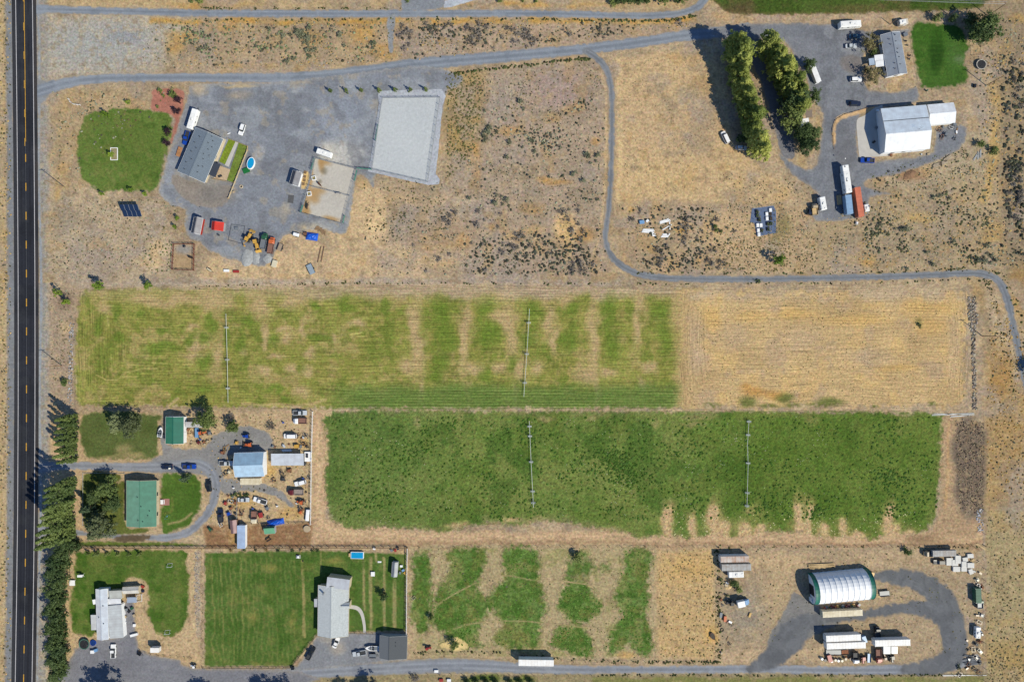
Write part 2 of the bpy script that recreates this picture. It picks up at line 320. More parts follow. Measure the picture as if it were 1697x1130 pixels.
    Po([(84, 330), (270, 330), (300, 450), (240, 470), (84, 470)], (184, 166, 140), .75, 10); B(135, 400, 24, 12, (196, 180, 146), .7); B(268, 425, 26, 22, (214, 190, 156), .9, .4); B(170, 415, 10, 14, (150, 134, 122), .6); B(110, 350, 16, 40, (150, 142, 132), .5)
    Po([(84, 160), (150, 150), (250, 146), (300, 146), (285, 200), (120, 320), (84, 330)], (184, 160, 122), .6, 10); B(105, 280, 10, 12, (214, 172, 110), .7)
    Po([(82, 478), (126, 478), (122, 672), (80, 680)], (170, 150, 128), .85, 6); B(106, 500, 16, 16, (126, 106, 92), .6); B(110, 545, 12, 10, (202, 176, 132), .7)
    # between and around the fields
    Po([(516, 682), (552, 682), (540, 860), (700, 880), (1640, 880), (1640, 906), (516, 906)], (199, 168, 132), .9, 5); Ln([(700, 888), (860, 889), (1000, 888)], 1.3, (222, 190, 148), .7); Ln([(526, 700), (528, 780), (530, 850), (560, 880), (660, 884)], 5, (222, 192, 150), .5)
    Ln([(530, 902), (900, 899), (1240, 903), (1640, 900)], 6, (160, 130, 102), .7, 3, warp=1.5); B(1530, 890, 30, 8, (136, 112, 88), .7)
    Po([(1556, 690), (1600, 686), (1580, 740), (1582, 830), (1640, 880), (1600, 890), (1540, 890), (1560, 830)], (178, 150, 118), .9, 5); Ln([(1572, 700), (1571, 780), (1566, 840)], 5, (198, 162, 118), .7)
    Po([(1590, 694), (1612, 690), (1634, 712), (1632, 840), (1625, 862), (1598, 856), (1582, 820), (1580, 740)], (122, 108, 94), .92, 7)
    for k in range(9): Ln([(1588 + k * 5.2, 700), (1586 + k * 5.2, 770), (1588 + k * 5, 850)], 1.6, (158, 136, 108) if k % 2 else (104, 92, 82), .45)
    Po([(1634, 846), (1740, 842), (1740, 1180), (1632, 1180)], (168, 152, 114), .85, 5); B(1680, 1090, 40, 30, (172, 142, 88), .6); Ln([(1632, 870), (1631, 1000), (1632, 1130)], 3.5, (166, 152, 138), .7)
    Po([(680, 905), (1190, 905), (1188, 1092), (678, 1092)], (184, 162, 130), .9, 5); Po([(690, 906), (1084, 906), (1084, 1090), (690, 1090)], (168, 156, 114), .55, 16); p.spots(20, .54, .14, (146, 144, 92), .6, 88, ((x > 690) & (x < 1090) & (y > 908) & (y < 1088)) * 1.); Po([(1088, 910), (1186, 910), (1186, 1090), (1090, 1090)], (199, 168, 118), .8, 8); B(1140, 940, 40, 24, (206, 168, 104), .5); B(1181, 1052, 14, 14, (214, 172, 106), .9); B(1040, 1085, 16, 6, (210, 168, 108), .8)
    Po([(1190, 906), (1630, 906), (1630, 1095), (1190, 1095)], (172, 152, 124), .9, 4); B(1325, 1000, 34, 30, (142, 136, 128), .6); B(1250, 1000, 30, 40, (150, 140, 126), .5); B(1290, 930, 60, 14, (200, 172, 134), .7); B(1290, 990, 40, 50, (190, 164, 126), .6); B(1232, 1020, 40, 40, (150, 140, 126), .6); B(1500, 925, 90, 14, (190, 166, 132), .6)
    for rr in (40, 46, 55, 62): Ln([(1340 + rr * math.cos(a), 975 + rr * math.sin(a)) for a in np.linspace(2.2, 4.4, 9)], 1.6, (204, 178, 138), .5)
    for k in (0, 7): Ln([(1112, 983 + k * .4), (1140, 992 + k), (1172, 1005 + k)], 1.6, (150, 128, 106), .7)
    Ln([(1250, 920), (1252, 990), (1246, 1030)], 1.4, (140, 126, 112), .5)
    # homesteads at the left
    Po([(82, 682), (268, 682), (268, 780), (135, 900), (82, 900)], (196, 168, 130), .7, 5); B(90, 700, 8, 40, (200, 166, 116), .7)
    Po([(268, 682), (516, 682), (516, 906), (330, 906), (345, 860), (300, 770)], (192, 168, 132), .9, 5); Po([(340, 870), (516, 866), (516, 906), (340, 906)], (146, 112, 82), .9, 3); B(470, 690, 40, 10, (186, 160, 126), .6)
    for q in ((480, 850, 24, 10), (500, 735, 12, 8), (390, 890, 10, 10), (445, 780, 14, 10), (400, 830, 20, 12)): B(*q, (206, 164, 92), .6)
    Po([(82, 906), (335, 906), (335, 1100), (82, 1100)], (196, 170, 132), .85, 4); Ln([(328, 915), (328, 1000), (330, 1050)], 9, (170, 158, 142), .6); B(300, 1095, 40, 12, (190, 164, 126), .7)
    Po([(650, 910), (676, 910), (676, 960), (655, 950)], (204, 172, 128), .7, 3); Po([(500, 1110), (1640, 1112), (1640, 1180), (500, 1180)], (150, 138, 104), .85, 3); B(800, 1124, 34, 6, (84, 110, 44), .8); B(865, 1124, 20, 6, (92, 112, 44), .8); Po([(980, 1122), (1630, 1122), (1630, 1180), (980, 1180)], (126, 128, 74), .8, 3); Ln([(500, 1113), (900, 1116), (1640, 1114)], 3, (190, 172, 142), .7)
    Po([(1188, 1078), (1380, 1075), (1300, 1100), (1188, 1100)], (196, 170, 136), .7, 5)
    sc = (((y < 470) | (x > 1600)) & ~((x < 330) & (y < 135))) * 1.
    p.spots(44, .54, .14, (154, 138, 118), .5, 61, sc); p.spots(60, .56, .14, (164, 150, 138), .6, 67, sc); p.spots(26, .60, .10, (186, 150, 96), .3, 69, sc); p.spots(9, .60, .14, (146, 126, 98), .45, 63, o=3); p.spots(8, .60, .12, (204, 178, 138), .35, 71, o=3)
    rt_ = random.Random(8)
    for k in range(34):
        zx, zy, zw, zh = ((760, 130, 230, 310), (1030, 100, 170, 220), (1060, 340, 280, 100), (1420, 320, 210, 120), (1200, 915, 120, 150), (640, 370, 330, 80), (100, 335, 180, 120))[k % 7]; cx, cy, r0, a0 = zx + zw * rt_.random(), zy + zh * rt_.random(), rt_.uniform(25, 90), rt_.uniform(0, 6.3); ln = rt_.uniform(.6, 1.8); kk = rt_.uniform(.25, .5)
        for dr in (0, 6.5): Ln([(cx + (r0 + dr) * (math.cos(a0 + ln * q / 6) - math.cos(a0)), cy + (r0 + dr) * (math.sin(a0 + ln * q / 6) - math.sin(a0)) + dr) for q in range(7)], 1.5, (206, 182, 146), kk)
    c_ = p.c; g_ = c_.mean(1, keepdims=True); p.c = (g_ + (c_ - g_) * .96 - 128) * 1.06 + 123
    return p.out()
gx = np.concatenate([[-12000, -5000, -2200, -1000, -450, -180], np.arange(-40, 1740, 2.), [1870, 2100, 2700, 4000, 7000, 13700]])
gy = np.concatenate([[-12000, -5000, -2200, -1000, -450, -180], np.arange(-40, 1172, 2.), [1300, 1550, 2200, 3500, 6500, 13000]])
X, Y = np.meshgrid(gx, gy); nx = len(gx); r_, c_ = np.meshgrid(np.arange(len(gy) - 1), np.arange(nx - 1), indexing='ij'); r_ = r_.ravel(); c_ = c_.ravel()
F = np.stack([r_ * nx + c_, (r_ + 1) * nx + c_, (r_ + 1) * nx + c_ + 1, r_ * nx + c_ + 1], 1)
xx, yy = X.ravel(), Y.ravel()
ground = mesh_np('ground', np.stack([(xx - CX) * S, (CY - yy) * S, np.zeros(len(xx))], 1), F, gmat('dry_earth', .3, .16, 1.7, .5, .4, dist=.2), ground_paint(xx, yy))
tag(ground, kind='structure')

GRAVEL = gmat('gravel', .25, .16, 1.8, .28, .3, tint=.14); ROADM = gmat('road_gravel', .4, .08, 2., .14, .15, tint=.1)
LAWN = gmat('mown_grass', .5, .16, 1.9, .36, .6, tint=.4); ROUGH = gmat('rough_grass', .5, .26, 1.6, .55, .9, dist=.4, tint=.5); HAYM = gmat('mown_hay', .5, .14, 1.8, .42, .6, rows=.5, tint=.4); STUB = gmat('stubble', .5, .12, 1.8, .42, .6, rows=.4, tint=.3)
def flat(base, var=10, vs=40, seed=4, feats=None, warp=5):
    def f(x, y, d):
        p = Paint(x, y, base, var, vs, seed, warp)
        if feats: feats(p, d)
        return p.out()
    return f
def pbox(p, m=6): return (min(q[0] for q in p) - m, min(q[1] for q in p) - m, max(q[0] for q in p) + m, max(q[1] for q in p) + m)
def psheet(name, poly, z, paint, mat, step=2., sm=3, jit=1.2, **k):
    poly = smooth(poly, sm, True) if sm else poly
    return sheet(name, lambda x, y: sdpoly(x, y, poly), pbox(poly), step, z, paint, mat, jit=jit, **k)
def wear(p, n, x0, y0, x1, y1, base, seed=3):
    r = random.Random(seed)
    for k in range(n):
        cx, cy, r0, a0, ln = r.uniform(x0, x1), r.uniform(y0, y1), r.uniform(12, 60), r.uniform(0, 6.3), r.uniform(.5, 1.8); up = r.random() < .55; kk = r.uniform(.2, .5)
        for dr in (0, 6): p.line([(cx + (r0 + dr) * (math.cos(a0 + ln * q / 5) - math.cos(a0)), cy + (r0 + dr) * (math.sin(a0 + ln * q / 5) - math.sin(a0)) + dr) for q in range(6)], 1.6, tuple(v + (24 if up else -20) for v in base), kk)
def road(name, pts, ws, z, base=(130, 137, 147), jit=1., tracks=True, mat=None, n=6, step=2., fade=3.):
    base_ = base
    sp = smooth(pts, n); wsp = np.interp(np.arange(len(sp)) / n, np.arange(len(pts)), ws if hasattr(ws, '__len__') else [ws] * len(pts))
    def feats(p, d):
        if tracks:
            e = sdline(p.x, p.y, sp, [0] * len(sp)); h = np.mean(wsp) * .5
            p.mix(.65 * np.exp(-((e - h * .42) / (h * .16)) ** 2), tuple(v + 24 for v in base)); p.mix(.5 * np.exp(-(e / (h * .2)) ** 2), tuple(v - 16 for v in base))
            p.mix(.5 * sstep(h * .8, h, e), (150, 144, 134))
        else:
            wear(p, 60, min(p.x), min(p.y), max(p.x), max(p.y), base_)
        p.spots(24, .58, .1, tuple(v + 14 for v in base_), .5, 31); p.spots(18, .6, .1, tuple(v - 14 for v in base_), .45, 32)
    return sheet(name, lambda x, y: sdline(x, y, sp, list(wsp)), pbox(sp, max(wsp)), step, z, flat(base, 8, 30, 6, feats), mat or ROADM, jit=jit, js=14, fade=fade)

# ---------------------------------------------------------------- highway with its painted lines
def hw_feats(p, d):
    e = p.x - hx(p.y); k = np.abs(e)
    p.mix(sstep(14.2, 15, e) * .9, (66, 62, 62)); p.mix(sstep(14.2, 15, -e) * .9, (60, 60, 64))
    for q in (4, 10): p.mix(.5 * np.exp(-((k - q) / 1.6) ** 2), (56, 58, 66))
    p.spots(60, .55, .1, (36, 38, 44), .6, 5); p.spots(30, .6, .08, (58, 60, 64), .5, 6); p.mix(.5 * np.exp(-((k - 7.2) / 1.2) ** 2) * sstep(.45, .6, fbm(p.x * 4, p.y, 50, 3)), (34, 34, 38))
hw = sheet('highway', lambda x, y: np.abs(x - hx(y) - .3) - 20.3, (14, -50, 70, 1182), 1.6, .075, flat((41, 43, 51), 4, 40, 8, hw_feats), gmat('asphalt', .5, .12, 2.5, .2, .15, rough=.85, tint=.1), sy=4, jit=.2, fade=0)
WHITEP = M('road_paint_white', C(196, 194, 196), .8, var=.12, scale=.8); YELP = M('road_paint_yellow', C(206, 158, 58), .8, var=.15, scale=1); SEAM = M('road_seam', C(92, 94, 98), .9)
def stripe(name, x_off, w, y0, y1, mat, step=12., zo=0.):
    n = max(1, int((y1 - y0) / step)); ys = np.linspace(y0, y1, n + 1); b = MB(); v = []; f = []
    for i, y in enumerate(ys):
        x = float(hx(y)) + x_off; v += [P(x - w / 2, y, .1), P(x + w / 2, y, .1)]
        if i: f.append((2 * i, 2 * i + 1, 2 * i - 1, 2 * i - 2))
    return b.add([(q.x, q.y, .1 + zo) for q in v], f).build(name, mat, hw)
stripe('edge_line', -13.6, 1.1, -50, 1180, WHITEP); stripe('edge_line', 14.2, 1.1, -50, 1180, WHITEP)
stripe('centre_line', .5, 1.0, -50, 235, YELP, 6); stripe('centre_seam', .2, .5, 236, 1180, SEAM, zo=-.008)
for k in range(19): stripe('lane_dash', .2, 1.5, 255.5 + 47.85 * k, 268.5 + 47.85 * k, YELP)
for k in range(6): stripe('lane_dash', -.9, 1.0, 10 + 47.85 * k - 20, 23 + 47.85 * k - 20, YELP)
sheet('gravel_shoulder', lambda x, y: np.abs(x - hx(y) - 23.2 - 1.5 * np.sin(y / 60)) - 3.1, (50, -50, 80, 1182), 1.6, .018, flat((152, 157, 162), 8, 40), GRAVEL, sy=4, jit=1.2)
sheet('gravel_shoulder', lambda x, y: np.abs(x - hx(y) + 24.5) - 5.5, (4, -50, 30, 1182), 2, .018, flat((132, 134, 137), 8, 40), GRAVEL, sy=4, jit=1.)

# ---------------------------------------------------------------- gravel roads, drives and yards
road('gravel_road', [(62, 16), (90, 16), (200, 19), (400, 23), (680, 23), (900, 23), (1020, 26), (1090, 26), (1135, 20), (1163, 6), (1185, -30)], [20, 15, 14, 15, 15, 14, 14, 14, 14, 15, 16], .022)
road('gravel_road', [(62, 152), (78, 147), (110, 138), (160, 131), (250, 129), (360, 129), (480, 129), (600, 120), (700, 106), (850, 93), (950, 84), (1050, 72), (1130, 60), (1190, 54), (1240, 48)], [44, 26, 20, 17, 16, 17, 20, 24, 24, 22, 20, 20, 21, 22, 22], .022, (131, 138, 148))
road('gravel_drive', [(972, 86), (990, 98), (1005, 116), (1013, 150), (1014, 220), (1012, 300), (1008, 350), (1003, 390), (1008, 415), (1022, 434), (1046, 449), (1085, 459), (1150, 462), (1300, 462), (1480, 458), (1590, 453), (1632, 455), (1656, 467), (1668, 492), (1679, 540), (1692, 600), (1706, 660)], [15, 14, 13, 12, 12, 12, 12, 13, 13, 13, 14, 14, 13, 13, 14, 14, 15, 16, 16, 15, 15, 15], .026, (122, 126, 132))
psheet('gravel_spur', [(646, 26), (656, 26), (653, 60), (652, 86), (644, 86), (642, 60), (640, 38)], .06, flat((146, 148, 150), 8), GRAVEL, jit=1, fade=1.5)
psheet('gravel_spur', [(672, -6), (732, -6), (735, 14), (690, 20), (665, 18)], .018, flat((136, 140, 146), 8), GRAVEL)
psheet('concrete_strip', [(734, 15), (737, 1), (772, -10), (800, -10), (792, 0), (752, 12)], .03, flat((182, 188, 196), 5), GRAVEL, sm=0, jit=.5, fade=1)
def yard_feats(p, d):
    B = p.blob; B(565, 255, 40, 26, (196, 192, 184), .9, .5); B(548, 245, 16, 8, (204, 198, 186), .8); B(427, 266, 9, 27, (170, 170, 170), .8, .3, 20); B(362, 322, 30, 18, (136, 132, 128), .8); B(335, 310, 40, 22, (146, 140, 132), .8)
    B(430, 180, 60, 24, (122, 126, 132), .6); B(560, 195, 40, 40, (146, 152, 164), .6); B(525, 375, 30, 10, (178, 176, 170), .6); B(400, 420, 30, 14, (122, 124, 126), .5); B(590, 355, 14, 40, (168, 170, 172), .6); B(500, 380, 8, 6, (206, 184, 142), .7); B(505, 375, 20, 5, (206, 186, 146), .6); B(475, 345, 6, 10, (196, 182, 156), .6)
    for q in ((505, 182, 8, 4), (552, 212, 5, 5), (490, 150, 6, 6), (515, 197, 2, 3)): B(*q, (176, 176, 176), .6)
    for k in range(7): p.line([(350 + k * 3, 170 + k * 7), (420, 185 + k * 7), (470, 200 + k * 6)], 1.4, (112, 116, 122) if k % 2 else (148, 150, 154), .35)
    wear(p, 70, 310, 145, 620, 420, (134, 138, 146)); p.spots(30, .57, .1, (118, 120, 126), .6, 34); p.spots(40, .58, .1, (156, 160, 166), .6, 35); p.spots(16, .63, .08, (164, 152, 134), .5, 36)
    B(395, 143, 30, 3, (196, 172, 126), .8); B(395, 158, 20, 8, (170, 152, 128), .5); B(330, 147, 14, 12, (196, 172, 136), .7); B(500, 138, 18, 3, (186, 164, 138), .5)
    p.mix(sstep(-10, 0, d) * .4, (176, 166, 150))
YARD = [(312, 150), (326, 138), (430, 137), (560, 124), (690, 108), (752, 118), (768, 126), (764, 140), (750, 148), (738, 162), (728, 240), (722, 286), (730, 298), (722, 308), (690, 300), (640, 292), (624, 288), (620, 312), (611, 302), (598, 290), (590, 302), (584, 345), (576, 386), (556, 388), (530, 380), (492, 388), (470, 392), (455, 425), (440, 442), (415, 440), (380, 430), (345, 416), (330, 402), (312, 396), (303, 370), (308, 348), (285, 342), (261, 320), (268, 290), (278, 255), (290, 215), (304, 180)]
psheet('gravel_yard', YARD, .03, flat((134, 138, 146), 9, 60, 5, yard_feats), GRAVEL, sm=2, jit=1.6)
psheet('arena_border', [(626, 151), (732, 148), (739, 160), (733, 176), (728, 235), (722, 288), (729, 297), (727, 305), (710, 307), (660, 296), (610, 284), (613, 268), (622, 215), (628, 170)], .08, flat((176, 180, 188), 6), GRAVEL, sm=0, jit=.8, fade=0)
SAND = gmat('arena_sand', .7, .06, 1.6, .12, .35, tint=.05)
psheet('riding_arena', [(634, 163), (729, 162), (709, 302), (617, 281)], .1, flat((193, 197, 199), 5, 40), SAND, sm=0, jit=.3, fade=0)
def pen_feats(p, d):
    B = p.blob
    for q in ((540, 271, 10, 6), (515, 300, 4, 20), (523, 318, 14, 7), (505, 338, 6, 18), (518, 328, 10, 8), (548, 362, 14, 5), (505, 350, 8, 6), (533, 275, 5, 14)): B(*q, (176, 140, 92), .8)
    for q in ((537, 285, 6, 5), (530, 302, 3, 3)): B(*q, (120, 112, 92), .6)
psheet('horse_pen_ground', [(523, 263), (592, 281), (580, 325), (568, 370), (500, 352), (508, 325), (514, 300)], .1, flat((194, 188, 178), 8, 30, 3, pen_feats), SAND, sm=0, jit=.3, fade=0)
psheet('mulch_bed', [(254, 148), (280, 146), (302, 148), (308, 160), (306, 175), (300, 196), (293, 222), (284, 240), (281, 232), (286, 212), (288, 196), (275, 190), (250, 184), (250, 165)], .04, flat((172, 116, 100), 16, 12), GRAVEL)
def dirt_feats(p, d): p.blob(352, 320, 25, 20, (128, 124, 120), .7)
psheet('bare_patch', [(286, 288), (300, 292), (345, 308), (378, 306), (386, 312), (376, 338), (350, 346), (320, 340), (295, 322), (284, 303)], .036, flat((148, 138, 128), 10, 20, 4, dirt_feats), GRAVEL)
# ranch at the upper right
def ranch_feats(p, d): wear(p, 60, 1290, 45, 1560, 350, (124, 127, 134), 5); p.spots(30, .57, .1, (108, 110, 116), .6, 34); p.spots(34, .58, .1, (142, 144, 150), .6, 35); p.blob(1411, 106, 18, 16, (126, 120, 118), .9, .25); p.blob(1330, 80, 30, 24, (128, 130, 138), .6); p.mix(sstep(-8, 0, d) * .35, (166, 152, 134)); p.blob(1405, 250, 20, 40, (116, 116, 120), .6)
psheet('gravel_yard', [(1180, 48), (1260, 38), (1385, 40), (1440, 52), (1505, 47), (1503, 58), (1440, 80), (1430, 110), (1440, 148), (1500, 150), (1518, 142), (1524, 160), (1512, 173), (1450, 179), (1425, 192), (1424, 262), (1470, 264), (1546, 252), (1548, 215), (1592, 206), (1604, 222), (1588, 250), (1532, 276), (1474, 293), (1442, 298), (1434, 308), (1470, 318), (1490, 322), (1442, 328), (1442, 354), (1415, 364), (1350, 368), (1345, 342), (1354, 320), (1322, 298), (1298, 274), (1288, 250), (1308, 264), (1336, 280), (1352, 272), (1358, 235), (1362, 200), (1358, 180), (1342, 160), (1336, 130), (1318, 100), (1300, 72), (1250, 66), (1190, 64)], .03, flat((124, 127, 134), 8, 40, 4, ranch_feats), GRAVEL, sm=2)
psheet('gravel_drive', [(1196, 66), (1262, 64), (1290, 130), (1310, 200), (1318, 258), (1296, 262), (1285, 225), (1265, 150), (1240, 100)], .022, flat((116, 116, 122), 8), GRAVEL)
psheet('planting_strip', [(1392, 190), (1450, 176), (1456, 182), (1412, 194), (1388, 208), (1386, 240), (1378, 240), (1379, 208)], .036, flat((206, 172, 128), 8), GRAVEL)
CONC = M('concrete', C(196, 192, 186), .85, var=.08, scale=.4)
def cpoly(name, pts, z, mat, t=.08, parent=None, label=None):
    b = MB(); q = [P(x, y) for x, y in pts]
    if sum(q[i].x * q[(i + 1) % len(q)].y - q[(i + 1) % len(q)].x * q[i].y for i in range(len(q))) < 0: q.reverse()
    o = b.prism([(v.x, v.y) for v in q], z - t, z).build(name, mat, parent); return o if parent else tag(o, kind='structure')
cpoly('concrete_apron', smooth([(1424, 262), (1421, 230), (1420, 200), (1432, 192), (1448, 180)], 4) + [(1462, 174), (1478, 258)], .07, CONC)
def rl_feats(p, d):
    p.spots(18, .55, .14, (74, 106, 42), .5, 51); p.spots(10, .6, .1, (96, 118, 52), .4, 54, o=3)
    p.blob(1553, 85, 12, 38, (34, 66, 16), .8, .4); p.blob(1540, 60, 26, 18, (58, 98, 28), .5); p.blob(1585, 90, 16, 30, (76, 108, 52), .6); p.mix(sstep(-5, 0, d) * .6, (90, 110, 46)); p.blob(1592, 100, 10, 8, (120, 130, 106), .5)
    for k in range(12): p.line([(1514, 52 + 7.6 * k), (1596, 50 + 7.6 * k)], 1.5, (84, 122, 44), .25, 1, False)
psheet('lawn', [(1509, 46), (1523, 35), (1557, 38), (1590, 40), (1606, 72), (1608, 84), (1598, 103), (1606, 118), (1602, 138), (1575, 147), (1537, 148), (1522, 140), (1515, 105), (1509, 76)], .04, flat((60, 95, 32), 10, 30, 4, rl_feats), LAWN, jit=2.4, js=12, fade=5)
psheet('grass_field', [(1180, -40), (1640, -40), (1636, 6), (1600, 18), (1480, 22), (1300, 26), (1220, 24), (1190, 10)], .03, flat((72, 92, 36), 16, 40, 4, lambda p, d: (p.spots(26, .5, .14, (104, 94, 58), .7, 12), p.spots(18, .55, .12, (60, 84, 28), .6, 13), p.blob(1222, 18, 30, 12, (96, 82, 56), .8), p.blob(1420, 14, 60, 6, (112, 92, 62), .5), p.mix(sstep(-9, 0, d) * .7, (124, 106, 72)))), ROUGH, jit=3)
# west lawn and the back yard
def wl_feats(p, d):
    p.spots(22, .56, .12, (116, 122, 62), .5, 51); p.spots(14, .58, .12, (64, 94, 32), .45, 53); p.spots(9, .62, .1, (132, 128, 76), .4, 54, o=3)
    p.mix(sstep(-7, 0, d) * .55, (72, 112, 34)); p.blob(210, 235, 50, 40, (98, 112, 52), .45)
    for k in range(9): p.line([(130 + k * 17, 185), (190 + k * 14, 320)], 3, (72, 102, 34), .3, 2, False)
psheet('lawn', [(128, 226), (136, 202), (144, 188), (162, 183), (200, 178), (228, 180), (262, 184), (284, 190), (288, 200), (285, 225), (277, 262), (268, 296), (260, 314), (248, 320), (222, 318), (190, 320), (170, 322), (156, 315), (142, 303), (131, 288), (125, 262)], .04, flat((98, 119, 54), 12, 40, 4, wl_feats), LAWN, jit=2.4, js=12, fade=5)
psheet('back_lawn', [(379, 231), (390, 235), (378, 275), (363, 268)], .1, flat((122, 140, 46), 10, 12), LAWN, sm=0, jit=.3, step=1, fade=0)
psheet('back_lawn', [(396, 237), (410, 243), (387, 303), (376, 299)], .1, flat((112, 130, 56), 12, 10), LAWN, sm=0, jit=.3, step=1, fade=0)
cpoly('garden_path', [(390.5, 235), (394.5, 237), (379, 277), (372.5, 274)], .12, CONC)
# ---------------------------------------------------------------- the mown hay field, the stubble beside it, the pasture below
TAN, GRN = (182, 158, 114), (100, 122, 44)
def hay_feats(p, d):
    x, y = p.x, p.y; p.spots(30, .52, .2, (152, 144, 78), .7, 15); p.spots(24, .54, .16, (112, 126, 52), .7, 25); p.spots(32, .55, .14, (174, 152, 104), .6, 45); p.spots(9, .56, .14, (100, 110, 46), .5, 29, o=3); p.spots(8, .57, .12, (166, 148, 92), .45, 37, o=3)
    p.mix((1 - sstep(484, 503, y + (fbm(x, y, 22, 91) - .5) * 24)) * (.35 + .6 * sstep(300, 700, x)), (178, 156, 128))
    for q in ((170, 510, 14, 10), (245, 500, 40, 10), (300, 495, 40, 10), (315, 545, 12, 6), (328, 568, 16, 8), (325, 588, 20, 7), (360, 500, 25, 18), (432, 505, 16, 28), (434, 558, 7, 18), (475, 562, 7, 6), (437, 616, 10, 9), (480, 612, 11, 7), (505, 545, 7, 16), (550, 560, 6, 7), (512, 612, 10, 10), (500, 652, 14, 10), (402, 588, 7, 8), (358, 590, 8, 30), (480, 500, 20, 12), (590, 538, 16, 8), (470, 545, 14, 5), (455, 590, 16, 5), (515, 585, 10, 6), (675, 606, 14, 16), (690, 560, 12, 70), (684, 530, 9, 30), (700, 650, 5, 24), (770, 560, 9, 66), (785, 612, 14, 10), (824, 605, 13, 11), (845, 555, 12, 48), (836, 528, 18, 18), (810, 500, 24, 9), (906, 530, 9, 30), (893, 612, 12, 12), (850, 655, 6, 20), (985, 560, 9, 66), (972, 618, 18, 14), (986, 650, 6, 26), (918, 565, 8, 24), (1055, 548, 7, 34), (1060, 500, 10, 14), (1076, 612, 10, 9), (935, 498, 12, 8), (1060, 640, 6, 12), (860, 610, 12, 10), (1012, 620, 16, 8)): p.blob(*q, TAN, .95, .8)
    for q in ((575, 507, 14, 9), (640, 510, 10, 10), (522, 508, 10, 9), (735, 515, 20, 24), (735, 560, 22, 24), (732, 600, 14, 20), (805, 510, 16, 16), (806, 556, 18, 26), (880, 512, 14, 16), (878, 565, 15, 18), (948, 515, 12, 16), (946, 568, 16, 20), (1010, 522, 12, 34), (1018, 575, 14, 26), (1095, 515, 14, 16), (1100, 560, 12, 34), (408, 532, 12, 14), (400, 575, 10, 16), (452, 562, 12, 9), (530, 560, 16, 10), (340, 557, 9, 9), (315, 561, 12, 6), (238, 526, 9, 6), (268, 548, 10, 7), (255, 578, 22, 9), (282, 572, 18, 7), (200, 562, 9, 9), (190, 520, 8, 14), (455, 640, 10, 6), (470, 660, 10, 6), (720, 622, 14, 10), (800, 620, 10, 10), (845, 600, 7, 14), (340, 600, 12, 14), (160, 540, 9, 20), (350, 535, 8, 14), (375, 560, 8, 14), (340, 650, 14, 8)): p.blob(*q, GRN, .75, .7)
    m = sstep(628, 652, y + (fbm(x, y, 26, 83) - .5) * 20) * sstep(520, 600, x); p.mix(m * .75, (80, 108, 46)); p.mix(m * .8 * np.clip(np.sin((y + vnoise(x, y, 60, 5) * 3) * 1.35) * .9 - .1, 0, 1), (146, 158, 92))
    p.mix(sstep(1104, 1136, x + (fbm(x, y, 34, 88) - .5) * 26) * .95, (188, 160, 114))
    for q in (((160, 622), (175, 632), (190, 630), (205, 620), (230, 612), (260, 611)), ((175, 525), (180, 540))): p.line(q, 1.6, (200, 184, 120), .7)
    for q in ((215, 602, 12), (265, 602, 14), (215, 625, 12), (620, 632, 20), (590, 555, 10), (600, 560, 10), (280, 652, 5)): p.line([(q[0] - q[2], q[1]), (q[0] + q[2], q[1])], 1.4, (212, 196, 120), .75, 1, False)
    p.line([(275, 675), (284, 666), (295, 661)], 4, (190, 164, 122), .8); p.line([(400, 668), (500, 670), (540, 664)], 4, (196, 166, 124), .6); p.mix(sstep(-6, 0, d) * .45, (150, 138, 92))
def hay_row(x, y):
    dl = x - 126; dt = np.minimum(y - 476, 676 - y); rr = np.where(dl < np.abs(y - 576) * .0 + 60, np.minimum(dl, dt), dt); e = dl < dt
    row = np.where(e, dl, np.where(y < 576, y - 476, 200 - (676 - y))); al = np.where(e, y, x); row = row + (vnoise(x, y, 90, 4) - .5) * 6
    return np.stack([al * S * 1.6, row, np.where(e, 9., 0.)], 1)
HAY = [(126, 520), (128, 492), (140, 478), (200, 475), (600, 474), (1000, 474), (1168, 475), (1168, 560), (1168, 679), (900, 680), (560, 680), (400, 678), (135, 675), (122, 664), (120, 600)]
psheet('hay_field', HAY, .034, flat((138, 138, 68), 14, 50, 4, hay_feats, 12), HAYM, rowv=hay_row, sm=0, jit=1.5, step=1.6, fade=7)
